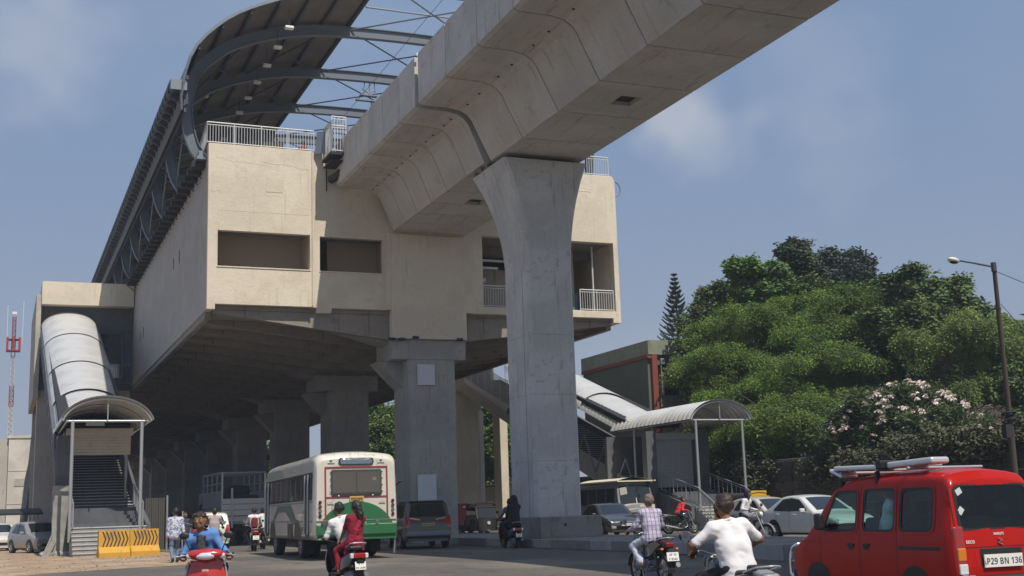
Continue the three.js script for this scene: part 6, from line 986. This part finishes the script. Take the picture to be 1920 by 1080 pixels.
// ---------------------------------------------------------------- people: one continuous surface per body, meshed from a field of tapered limbs
const ET = [[0, 1], [0, 2], [0, 4], [1, 3], [1, 5], [2, 3], [2, 6], [3, 7], [4, 5], [4, 6], [5, 7], [6, 7]];
function sdfMesh(bones, cell, k = .03, noise = 0, nf = 9) { // bones [ax,ay,az,bx,by,bz,ra,rb]
  let lo = [9e9, 9e9, 9e9], hi = [-9e9, -9e9, -9e9];
  for (const b of bones) for (let q = 0; q < 3; q++) { const R = Math.max(b[6], b[7]) + cell * 2.5 + noise; lo[q] = Math.min(lo[q], Math.min(b[q], b[q + 3]) - R); hi[q] = Math.max(hi[q], Math.max(b[q], b[q + 3]) + R); }
  const n = [0, 1, 2].map(q => Math.ceil((hi[q] - lo[q]) / cell) + 1), [nx, ny, nz] = n, F = new Float32Array(nx * ny * nz).fill(1);
  for (const b of bones) {
    const R = Math.max(b[6], b[7]) + k * 2 + cell * 2, r0 = [], r1 = []; for (let q = 0; q < 3; q++) { r0[q] = Math.max(0, Math.floor((Math.min(b[q], b[q + 3]) - R - lo[q]) / cell)); r1[q] = Math.min(n[q] - 1, Math.ceil((Math.max(b[q], b[q + 3]) + R - lo[q]) / cell)); }
    const dx = b[3] - b[0], dy = b[4] - b[1], dz = b[5] - b[2], L2 = dx * dx + dy * dy + dz * dz || 1e-9;
    for (let kz = r0[2]; kz <= r1[2]; kz++) for (let j = r0[1]; j <= r1[1]; j++) for (let i = r0[0]; i <= r1[0]; i++) {
      const x = lo[0] + i * cell - b[0], y = lo[1] + j * cell - b[1], z = lo[2] + kz * cell - b[2]; let h = (x * dx + y * dy + z * dz) / L2; h = h < 0 ? 0 : h > 1 ? 1 : h;
      const d = Math.hypot(x - dx * h, y - dy * h, z - dz * h) - (b[6] + (b[7] - b[6]) * h), o = (kz * ny + j) * nx + i, e = F[o], m = Math.max(k - Math.abs(d - e), 0) / k; F[o] = Math.min(d, e) - m * m * k * .25;
    }
  }
  if (noise) for (let kz = 0, o = 0; kz < nz; kz++) for (let j = 0; j < ny; j++) for (let i = 0; i < nx; i++, o++) if (Math.abs(F[o]) < cell * 3 + noise) { const x = (lo[0] + i * cell) * nf, y = (lo[1] + j * cell) * nf, z = (lo[2] + kz * cell) * nf; F[o] += noise * (1 - 2 * Math.abs(2 * vn3(x + 9, y * 1.7 + 9 + x * .4, z + 9) - 1)) + noise * .5 * (vn3(x * 2.3, y * 2.9, z * 2.3) - .5); }
  const id = new Int32Array(nx * ny * nz).fill(-1), pos = [], idx = [], off = [0, 1, nx, nx + 1, nx * ny, nx * ny + 1, nx * ny + nx, nx * ny + nx + 1];
  for (let kz = 0; kz < nz - 1; kz++) for (let j = 0; j < ny - 1; j++) for (let i = 0; i < nx - 1; i++) {
    const o = (kz * ny + j) * nx + i; let m = 0; for (let c = 0; c < 8; c++) if (F[o + off[c]] < 0) m |= 1 << c; if (m === 0 || m === 255) continue;
    let x = 0, y = 0, z = 0, w = 0; for (const [a, b] of ET) { const fa = F[o + off[a]], fb = F[o + off[b]]; if ((fa < 0) !== (fb < 0)) { const t = fa / (fa - fb); x += (a & 1) + ((b & 1) - (a & 1)) * t; y += (a >> 1 & 1) + ((b >> 1 & 1) - (a >> 1 & 1)) * t; z += (a >> 2) + ((b >> 2) - (a >> 2)) * t; w++; } }
    id[o] = pos.length / 3; pos.push(lo[0] + (i + x / w) * cell, lo[1] + (j + y / w) * cell, lo[2] + (kz + z / w) * cell);
  }
  const sx = 1, sy = nx, sz = nx * ny;
  for (let kz = 1; kz < nz - 1; kz++) for (let j = 1; j < ny - 1; j++) for (let i = 1; i < nx - 1; i++) {
    const o = (kz * ny + j) * nx + i, in0 = F[o] < 0;
    for (const [s, u, v] of [[sx, sy, sz], [sy, sz, sx], [sz, sx, sy]]) { const in1 = F[o + s] < 0; if (in0 === in1) continue; const a = id[o], b = id[o - u], c = id[o - u - v], d = id[o - v]; if (a < 0 || b < 0 || c < 0 || d < 0) continue; in0 ? idx.push(a, b, c, a, c, d) : idx.push(a, c, b, a, d, c); }
  }
  const g = new THREE.BufferGeometry(); g.setAttribute('position', new THREE.Float32BufferAttribute(pos, 3)); g.setIndex(idx); g.computeVertexNormals(); return g;
}
const bn = (a, b, ra, rb = ra) => [a.x, a.y, a.z, b.x, b.y, b.z, ra, rb];
const lerp3 = (a, b, t) => V().lerpVectors(a, b, t);
function ik(a, b, l1, l2, pole) { // joint between a and b
  const d = V().subVectors(b, a), L = Math.min(d.length(), (l1 + l2) * .999); d.normalize(); const x = (l1 * l1 - l2 * l2 + L * L) / (2 * L), h = Math.sqrt(Math.max(0, l1 * l1 - x * x)), p = pole.clone().addScaledVector(d, -pole.dot(d)).normalize();
  return [a.clone().addScaledVector(d, x).addScaledVector(p, h), a.clone().addScaledVector(d, L)];
}
function handBones(w, f, n, s, curl) { // wrist, finger direction, palm facing, thumb side
  const out = [], P = (a, b, c) => w.clone().addScaledVector(f, a).addScaledVector(s, b).addScaledVector(n, c);
  out.push(bn(P(-.02, 0, 0), P(.03, 0, 0), .026, .024), bn(P(.02, .022, 0), P(.082, .03, 0), .017, .014), bn(P(.02, 0, 0), P(.088, .008, 0), .018, .014), bn(P(.02, -.018, 0), P(.08, -.028, 0), .017, .012));
  const Ls = [.92, 1, .95, .76]; for (let i = 0; i < 4; i++) { let p = P(.085 - (i === 3 ? .008 : 0), .032 - .0205 * i, 0), a = 0; [.042, .027, .021].forEach((l, j) => { a += curl * [.95, 1.1, .75][j]; const q = p.clone().addScaledVector(f, Math.cos(a) * l * Ls[i]).addScaledVector(n, Math.sin(a) * l * Ls[i]); out.push(bn(p, q, .0095 - j * .0008, .0088 - j * .001)); p = q; }); }
  const t0 = P(.02, .03, .006), t1 = P(.055, .055, .012 + .02 * curl), t2 = P(.082, .052 - .02 * curl, .02 + .03 * curl); out.push(bn(t0, t1, .014, .011), bn(t1, t2, .011, .009)); return out;
}
function person(name, label, pos, heading, o) {
  const t = thing(name, label, 'person', pos, heading), sc = o.scale ?? 1; t.scale.setScalar(sc);
  const H = V(...(o.hip ?? [0, .9, 0])), lean = o.lean ?? 0, tw = o.twist ?? 0, sl = o.sideLean ?? 0, fat = o.fat ?? 1;
  const d = V(Math.sin(sl), Math.cos(lean), -Math.sin(lean)).normalize(), R = V(Math.cos(tw), -Math.sin(sl), Math.sin(tw)).normalize(), Fw = V().crossVectors(d, R).normalize();
  // with R = +x and d = +y, Fw = -z
  const at = (u, r, f) => H.clone().addScaledVector(d, u).addScaledVector(R, r).addScaledVector(Fw, f);
  const sh = .175 * (o.shw ?? 1), S = [at(.47, -sh, 0), at(.47, sh, 0)], N0 = at(.5, 0, -.01), yaw = o.headYaw ?? 0, pit = o.headPitch ?? 0;
  const hd = lerp3(d, V(0, 1, 0), .55).normalize().addScaledVector(Fw, .12).normalize(), HC = N0.clone().addScaledVector(hd, .205);
  const hq = new THREE.Quaternion().setFromEuler(new THREE.Euler(-pit, -yaw - tw, 0, 'YXZ')), hp = (x, y, z) => V(x, y, z).applyQuaternion(hq).add(HC);
  const hands = o.hands.map(h => V(...h)), feet = o.feet.map(h => V(...h)), E = [], Wr = [], K = [], An = [], hips = [-1, 1].map(s => H.clone().addScaledVector(R, s * .09));
  for (const i of [0, 1]) { const pole = o.elbow ? V((i ? 1 : -1) * o.elbow[0], o.elbow[1], o.elbow[2]) : V((i ? 1 : -1) * .5, -1, .35); const [e, w] = ik(S[i], hands[i], .29, .25, pole); E.push(e); Wr.push(w); const kp = o.knee ? V((i ? 1 : -1) * o.knee[0], o.knee[1], o.knee[2]) : V((i ? 1 : -1) * .35, .5, -1); const [k, a] = ik(hips[i], feet[i], .43, .42, kp); K.push(k); An.push(a); }
  // skin: coarse body, fine head and hands, one mesh
  const body = [bn(at(.02, 0, 0), at(.2, 0, 0), .1, .095), bn(at(.2, -.05, 0), at(.42, -.07, 0), .085, .09), bn(at(.2, .05, 0), at(.42, .07, 0), .085, .09), bn(S[0], S[1], .055), bn(N0, N0.clone().addScaledVector(hd, .12), .055, .05)];
  for (const i of [0, 1]) body.push(bn(S[i], E[i], .048, .04), bn(E[i], Wr[i], .04, .027), bn(hips[i], K[i], .075, .052), bn(K[i], An[i], .05, .034));
  const ft = feet.map((f, i) => { const fd = o.footDir ? V(...o.footDir[i]) : V((i ? 1 : -1) * .12, -.12, -1).normalize(); return [An[i].clone().addScaledVector(fd, -.05).add(V(0, -.045, 0)), An[i].clone().addScaledVector(fd, .15).add(V(0, -.055, 0))]; });
  const bare = o.shoes === 'bare'; if (bare) ft.forEach(([a, b], i) => body.push(bn(An[i], a, .034, .032), bn(a, b, .032, .024)));
  const head = [bn(hp(0, .035, .012), hp(0, .03, .012), .092, .092), bn(hp(0, .045, -.02), hp(0, .03, -.02), .08, .08), bn(hp(0, -.02, -.035), hp(0, -.075, -.052), .062, .04), bn(hp(-.035, -.05, -.02), hp(.035, -.05, -.02), .045, .045), bn(hp(0, .02, -.098), hp(0, -.022, -.118), .009, .016), bn(hp(-.035, .032, -.09), hp(.035, .032, -.09), .012), bn(hp(0, -.06, -.088), hp(0, -.062, -.09), .016, .016), bn(hp(0, -.06, 0), N0, .055, .06)];
  for (const s of [-1, 1]) head.push(bn(hp(s * .09, .025, .01), hp(s * .093, -.02, .002), .018, .011), bn(hp(s * .045, -.005, -.075), hp(s * .05, -.02, -.06), .022, .02));
  const geos = [sdfMesh(body, .02, .04), sdfMesh(head, .0075, .022)];
  for (const i of [0, 1]) { const f = o.handDir ? V(...o.handDir[i]).normalize() : V().subVectors(Wr[i], E[i]).normalize(), up = o.palm ? V(...o.palm[i]) : V(0, -1, 0), n = up.addScaledVector(f, -up.dot(f)).normalize(), s = V().crossVectors(n, f).multiplyScalar(i ? 1 : -1).normalize(); geos.push(sdfMesh(handBones(Wr[i], f, n, s, o.curl ?? 1), .005, .012)); }
  obj('body', geos, o.skin ?? M.skin, t);
  for (const nm of ['eye', 'eyebrow', 'mouth']) if (o.face) obj(nm, nm === 'mouth' ? bar(hp(-.024, -.052, -.103).toArray(), hp(.024, -.052, -.103).toArray(), .008, .01) : [-1, 1].map(s => { const p = hp(s * .034, nm === 'eye' ? .012 : .04, nm === 'eye' ? -.094 : -.1); return nm === 'eye' ? sph(.013, p.x, p.y, p.z, 1.2, .7, .6) : bx(.035, .008, .012, p.x, p.y, p.z); }), nm === 'mouth' ? mat([.2, .06, .05], .6) : M.hair, t);
  if (o.hair !== 'none') { const hb = [bn(hp(0, .06, .022), hp(0, .03, .03), .095, .094), bn(hp(0, .078, -.045), hp(0, .07, 0), .066, .088), bn(hp(-.05, .02, .03), hp(.05, .02, .03), .062), bn(hp(0, -.02, .055), hp(0, .02, .05), .055, .07)]; if (o.hair === 'long') hb.push(bn(hp(0, -.02, .07), hp(.02, -.2, .11), .07, .05), bn(hp(.02, -.2, .11), hp(.03, -.4, .1), .05, .03)); obj('hair', sdfMesh(hb, .009, .02, .006, 26), o.hairMat ?? M.hair, t); }
  if (o.beard) obj('beard', sdfMesh([bn(hp(-.06, -.05, -.04), hp(0, -.1, -.07), .03, .032), bn(hp(.06, -.05, -.04), hp(0, -.1, -.07), .03, .032)], .008, .02), M.hair, t);
  // clothes
  const g = .016, shirt = [bn(at(.0, -.06, 0), at(.24, -.07, 0), .105 * fat + g, .1 * fat + g), bn(at(.0, .06, 0), at(.24, .07, 0), .105 * fat + g, .1 * fat + g), bn(at(.24, -.07, 0), at(.42, -.085, 0), .1 * fat + g, .092 + g), bn(at(.24, .07, 0), at(.42, .085, 0), .1 * fat + g, .092 + g), bn(S[0], S[1], .062 + g), bn(S[0], at(.52, 0, 0), .055 + g, .06), bn(S[1], at(.52, 0, 0), .055 + g, .06)];
  if (o.belly) shirt.push(bn(at(.08, -.04, .05), at(.16, .04, .05), .12));
  if (o.hem) shirt.push(bn(at(.02, -.07, 0), at(-o.hem, -.08, .02), .12, .14), bn(at(.02, .07, 0), at(-o.hem, .08, .02), .12, .14));
  for (const i of [0, 1]) { const half = o.sleeve === 'half', e = half ? lerp3(S[i], E[i], .82) : E[i]; shirt.push(bn(S[i], e, .062 + g * .6, half ? .062 : .05 + g * .3)); if (!half) shirt.push(bn(E[i], lerp3(E[i], Wr[i], .93), .05 + g * .3, .037)); }
  const shM = obj('shirt', sdfMesh(shirt, .014, .045, o.crease ?? .006, 8), o.shirt, t);
  obj('collar', sdfMesh([0, 1, 2, 3, 4, 5, 6, 7].map(i => { const a = i / 8 * 2 * PI, b = (i + 1) / 8 * 2 * PI, q = x => N0.clone().addScaledVector(R, .062 * Math.cos(x)).addScaledVector(Fw, .062 * Math.sin(x)).addScaledVector(hd, .03 - .01 * Math.sin(x)); return bn(q(a), q(b), .015); }), .008, .01), o.shirt, shM);
  if (o.seams) obj('shirt_seam', [pipe([at(.42, 0, -.125), at(.2, 0, -.135), at(.02, 0, -.16)], .004, 4, 10), pipe([at(.42, -.17, -.1), at(.4, 0, -.128), at(.42, .17, -.1)], .003, 4, 10)], mat([.5, .49, .5], .9), shM);
  const tr = [bn(hips[0], hips[1], .105 * fat, .105 * fat), bn(at(.0, -.05, 0), at(.06, -.05, 0), .1, .1), bn(at(0, .05, 0), at(.06, .05, 0), .1, .1)];
  const cuff = o.cuff ?? .97; for (const i of [0, 1]) tr.push(bn(hips[i], K[i], .095, .068), bn(K[i], lerp3(K[i], An[i], cuff), .066, o.flare ?? .055));
  if (!o.noTrousers) obj('trousers', sdfMesh(tr, .017, .04, .007, 10), o.trousers, t);
  if (!bare) for (const [a, b] of ft) obj('shoe', sdfMesh([bn(a, b, .043, .036), bn(a, a.clone().add(V(0, .045, 0)), .042, .042)], .01, .03), o.shoeMat ?? M.black, t);
  o.extra?.(t, { at, S, E, Wr, K, An, hp, N0, H, R, Fw, d, HC });
  return t;
}
const cloth = (r, g, b, o = {}) => mat([r, g, b], .92, { ...bumpAt(.25, .003), ...o });
// riders' joints in the frame of the machine they sit on
const RIDE = { motorcycle: { hip: [0, .93, .14], hands: [[-.33, 1.06, -.24], [.33, 1.06, -.24]], feet: [[-.19, .42, .03], [.19, .42, .03]], handDir: [[.05, -.25, -1], [-.05, -.25, -1]], knee: [.5, .5, -1] },
  scooter: { hip: [0, .9, .2], hands: [[-.33, 1.03, -.27], [.33, 1.03, -.27]], feet: [[-.15, .44, -.14], [.15, .44, -.14]], handDir: [[.05, -.2, -1], [-.05, -.2, -1]], knee: [.5, .5, -1] } };
const PILLION = { hip: [0, .97, .52], hands: [[-.2, .98, .22], [.2, .98, .22]], feet: [[-.2, .47, .42], [.2, .47, .42]], knee: [.6, .4, -1], curl: .6 };
const onBike = (b, kind, name, label, o) => person(name, label, [b.position.x, b.position.y, b.position.z], -b.rotation.y / D2R, { ...RIDE[kind], ...o });
const pillion = (b, name, label, o) => person(name, label, [b.position.x, b.position.y, b.position.z], -b.rotation.y / D2R, { ...PILLION, ...o });
const jeans = cloth(.13, .19, .3), blackC = cloth(.014, .014, .017), whiteC = cloth(.66, .64, .66), greyC = cloth(.3, .28, .29);
const hairBrown = mat([.03, .018, .012], .6);
// 1 red scooter coming towards us
{
  const y = gy(-21), b = bike('bright red scooter coming towards us at the bottom left', [2.9, gy(-18.6), -18.6], 194, 'scooter', { paint: paint(.45, .02, .018, .25), badge: 'HERO' });
  onBike(b, 'scooter', 'person', 'person in a blue shirt with a dark scarf riding the red scooter towards us', { shirt: cloth(.10, .22, .5), trousers: cloth(.05, .05, .06), face: true, hairMat: hairBrown, scale: .96, lean: .5, sideLean: .22, headYaw: .3, headPitch: -.1, shw: .95, extra: (t, q) => { const c = q.N0.clone().addScaledVector(q.Fw, .09), D = (x, y, z) => c.clone().add(V(x, y, z)); obj('scarf', sdfMesh([bn(D(-.05, .0, .03), D(.05, 0, .03), .045), bn(D(.01, -.02, -.02), D(-.02, -.2, -.1), .055, .075), bn(D(-.02, -.2, -.1), D(-.03, -.42, -.06), .075, .07)], .012, .04, .012, 14), cloth(.03, .024, .03), t); obj('hair_sides', sdfMesh([bn(q.hp(-.07, .05, .03), q.hp(-.092, -.06, .03), .05, .04), bn(q.hp(.07, .05, .03), q.hp(.095, -.07, .03), .052, .045), bn(q.hp(-.05, .085, -.04), q.hp(.06, .08, -.05), .045)], .01, .03, .008, 24), hairBrown, t); } });
}
// 2 couple on a dark scooter behind the bus
{
  const y = gy(-24.2) - .03, b = bike('black scooter with white tail carrying a couple, behind the bus', [6.55, y, -24.6], -3, 'scooter', { paint: paint(.016, .016, .018), plate: ['TS 11', 'EN 2098'], tailTrim: mat([.6, .58, .6], .3) });
  onBike(b, 'scooter', 'person', 'man in a white shirt driving the scooter with a woman behind him', { shirt: whiteC, trousers: blackC, lean: .25, twist: .25, sideLean: -.26, headYaw: -.5, shoes: 'bare', beard: true });
  pillion(b, 'person', 'woman in a red sari and black braid riding behind the man in white', { scale: .94, hip: [.05, 1.0, .53], shirt: cloth(.17, .006, .018), trousers: cloth(.2, .006, .022), hair: 'long', sleeve: 'half', lean: .06, sideLean: .06, feet: [[-.24, .4, .3], [-.12, .42, .2]], hem: .16, shoes: 'bare', shw: .8, fat: .85, headYaw: -.3,
    extra: (t, q) => { obj('sari_drape', sdfMesh([bn(q.at(.48, .1, -.07), q.at(.2, -.03, -.13), .055, .06), bn(q.at(.2, -.03, -.13), q.at(-.04, -.1, -.09), .06, .08), bn(q.at(.0, -.08, .0), q.at(-.3, -.14, .05), .12, .09), bn(q.at(.0, .02, -.08), q.at(-.32, .0, -.1), .1, .05)], .013, .05, .012, 13), cloth(.24, .006, .03), t); obj('braid', sdfMesh([bn(q.hp(0, .03, .07), q.hp(.03, -.15, .12), .085, .075), bn(q.hp(.03, -.15, .12), q.hp(.05, -.42, .13), .075, .04)], .012, .03, .008, 22), M.hair, t); } });
}
// 3 white shirted man close to us
{
  const b = bike('dark motorcycle with a round mirror under the near man in white', [7.24, -.2, -11.36], 5, 'motorcycle', { paint: paint(.012, .012, .014), tail: M.galv, mirrorMat: new THREE.MeshPhysicalMaterial({ color: lin(.75, .85, .92), metalness: 1, roughness: .04 }) });
  b.scale.setScalar(.95);
  onBike(b, 'motorcycle', 'person', 'stout man in a white half sleeved shirt riding away, seen from behind near us', { scale: .95, hip: [0, .87, .16], shirt: whiteC, trousers: blackC, sleeve: 'half', lean: .28, sideLean: -.08, headYaw: -.3, headPitch: -.1, fat: 1.22, shw: 1.1, belly: true, hem: .1, elbow: [1, -.35, .25], crease: .008, skin: mat([.2, .095, .05], .55), hairMat: hairBrown, beard: true,
    extra: (t, q) => obj('wrist_strap', sdfMesh([bn(lerp3(q.E[0], q.Wr[0], .9), lerp3(q.E[0], q.Wr[0], .96), .034)], .008, .01), M.black, t) });
}
// 4 man in a checked shirt
{
  const plaid = mat(null, .92, { map: tex(128, (x, y) => { const a = Math.abs((x * 4 % 1) - .5) < .16, b = Math.abs((y * 4 % 1) - .5) < .14, c = Math.abs((x * 8 % 1) - .5) < .08; let v = [.46, .42, .52]; if (a) v = mix(v, [.13, .10, .24], .6); if (b) v = mix(v, [.15, .12, .26], .5); if (c) v = mix(v, [.65, .6, .66], .5); return v; }, .34) });
  const y = gy(-22), b = bike('dark motorcycle with red tail ridden by the man in the checked shirt', [12.15, y - .1, -22.05], 4, 'motorcycle', { paint: paint(.03, .03, .035), tail: mat([.06, .008, .01], .4), plate: ['AP 10', 'P 8346'] });
  onBike(b, 'motorcycle', 'person', 'grey haired man in a checked shirt and pale trousers on a motorcycle', { shirt: plaid, trousers: cloth(.5, .52, .6), lean: .12, twist: 0, headYaw: -.1, hairMat: mat([.16, .12, .1], .8), shoes: 'bare', cuff: .9, flare: .085, hem: .04, fat: 1.08 });
}
// 5 two riders on the scooter by the median
{
  const y = gy(-41), b = bike('dark scooter beside the median kerb carrying two riders', [16.95, y, -41.0], 3, 'scooter', { paint: paint(.02, .017, .02), plate: ['AP 13', 'L 5021'] });
  onBike(b, 'scooter', 'person', 'rider in a blue grey shirt in front of the woman in black', { shirt: cloth(.12, .14, .19), trousers: blackC, lean: .2 });
  pillion(b, 'person', 'woman covered in a long black robe and veil riding pillion by the median', { shirt: blackC, trousers: blackC, hair: 'none', hem: .2, headYaw: -.5, lean: .02,
    extra: (t, q) => obj('veil', sdfMesh([bn(q.hp(0, .06, .03), q.hp(0, .0, .03), .115, .12), bn(q.hp(0, 0, .05), q.at(.35, 0, -.04), .12, .17), bn(q.at(.35, 0, -.04), q.at(-.05, 0, -.06), .18, .2), bn(q.hp(0, .06, -.03), q.hp(0, .07, 0), .085, .1)], .016, .05, .01, 9), blackC, t) });
}
// 6 man walking away
{
  const pat = mat(null, .92, { map: tex(128, (x, y) => mix([.55, .56, .66], [.2, .22, .36], sst(.5, .58, A.n2(x, y))), .7) });
  person('person', 'man in a pale patterned shirt and blue jeans walking away past the barriers', [5.36, .02, -41.2], -2, { hip: [0, .88, 0], hands: [[-.27, .78, -.04], [.28, .78, .1]], feet: [[-.1, .1, .14], [.1, .1, -.16]], knee: [.1, 0, -1], elbow: [.4, 0, .6], curl: .35, palm: [[1, 0, 0], [-1, 0, 0]], shirt: pat, trousers: jeans, headYaw: -.35, hem: .04, footDir: [[0, -.25, -1], [0, -.05, -1]] });
}
// 7 rider in a grey t shirt
{
  const b = bike('motorcycle of the man in the grey shirt, ahead of the red scooter', [7.75, 0, -48.4], 8, 'motorcycle', { paint: paint(.03, .03, .035), plate: ['TS 08', 'C 7712'] });
  onBike(b, 'motorcycle', 'person', 'man in a pinkish grey shirt riding away behind the white people carrier', { shirt: cloth(.36, .31, .32), trousers: cloth(.22, .2, .18), sleeve: 'half', lean: .08, fat: 1.1 });
}
// 8 two bikes left of the bus
{
  const b = bike('red tailed motorcycle of the backpack rider left of the bus', [9.95, 0, -52.0], 6, 'motorcycle', { paint: paint(.35, .015, .012), plate: ['TS 12', 'A 3310'] });
  onBike(b, 'motorcycle', 'person', 'rider in white with a dark red backpack left of the bus', { shirt: whiteC, trousers: blackC, extra: (t, q) => obj('backpack', sdfMesh([bn(q.at(.1, -.05, -.19), q.at(.36, -.05, -.19), .09), bn(q.at(.1, .05, -.19), q.at(.36, .05, -.19), .09)], .014, .04, .006), cloth(.17, .012, .018), t) });
  const c = bike('dark motorcycle close to the left side of the bus', [10.95, 0, -55.2], 6, 'motorcycle', { paint: paint(.05, .012, .012) });
  onBike(c, 'motorcycle', 'person', 'rider in a red and white top nearest the left side of the bus', { shirt: cloth(.36, .06, .07), trousers: blackC, lean: .1 });
  pillion(c, 'person', 'pillion rider in white behind the rider in red near the bus', { shirt: whiteC, trousers: cloth(.2, .02, .03), shw: .9 });
}
// 9 red shirted man on a standing motorcycle
{
  const b = bike('black motorcycle standing at the far road edge under the man in red', [29.35, 0, -50.2], 96, 'motorcycle', { paint: paint(.015, .015, .016) });
  onBike(b, 'motorcycle', 'person', 'man in a bright red shirt leaning forward on a standing motorcycle', { shirt: cloth(.55, .03, .035), trousers: cloth(.03, .04, .05), lean: .55, headYaw: .4 });
}
// 10 rider behind the white shirted man
{
  const b = bike('motorcycle coming the other way behind the white shirted man', [23.4, 0, -35.6], 150, 'motorcycle', { paint: paint(.3, .3, .32) });
  onBike(b, 'motorcycle', 'person', 'rider in white with a dark head scarf facing us beyond the median', { shirt: whiteC, trousers: cloth(.04, .04, .07), lean: .35, extra: (t, q) => obj('head_scarf', sdfMesh([bn(q.hp(0, .06, .02), q.hp(0, .0, .02), .105, .11), bn(q.hp(0, -.06, .0), q.N0, .09, .1), bn(q.hp(0, .04, -.02), q.hp(0, .07, 0), .09)], .012, .03, .006), cloth(.02, .018, .05), t) });
}
// 11 passengers in the van
{
  const c = [11.83, -.2, -14.0];
  person('person', 'passenger in a pale blue shirt seated at the middle window of the red van', c, 2.5, { hip: [-.45, .93, .24], hands: [[-.45, .84, -.16], [-.1, .84, -.16]], feet: [[-.5, .66, -.33], [-.28, .66, -.33]], shirt: cloth(.62, .7, .82), trousers: cloth(.1, .1, .12), lean: -.08, twist: -.95, knee: [.1, 1, -.2], curl: .4 });
  person('person', 'passenger in grey seated behind the back window of the red van', c, 2.5, { hip: [-.32, .8, 1.22], hands: [[-.4, .84, .85], [-.1, .84, .85]], feet: [[-.4, .66, .72], [-.2, .66, .72]], shirt: cloth(.34, .38, .38), trousers: cloth(.1, .1, .12), lean: -.06, knee: [.1, 1, -.2], curl: .4 });
}
// 12 person on the platform end
person('person', 'person in red leaning by the railing high on the platform end', [13.2, 18.1, -57.6], 60, { hip: [0, .88, 0], hands: [[-.25, 1.0, -.3], [.25, 1.0, -.3]], feet: [[-.1, .1, .05], [.1, .1, -.05]], shirt: cloth(.3, .03, .04), trousers: cloth(.3, .33, .4), lean: .4, curl: .5, knee: [.1, 0, -1] });
// 13 people in the shade by the hoarding
person('person', 'man in dark clothes standing in the shade beside the corrugated hoarding', [7.75, 0, -56.5], 150, { hip: [0, .88, 0], hands: [[-.26, .78, 0], [.26, .78, -.05]], feet: [[-.1, .1, 0], [.1, .1, -.05]], shirt: cloth(.05, .05, .07), trousers: cloth(.03, .03, .04), curl: .35, knee: [.1, 0, -1], elbow: [.4, 0, .6] });
scene.traverse(o => { if (o.isMesh) for (const m of [o.material].flat()) m.side = THREE.DoubleSide; });
renderer.render(scene, camera);
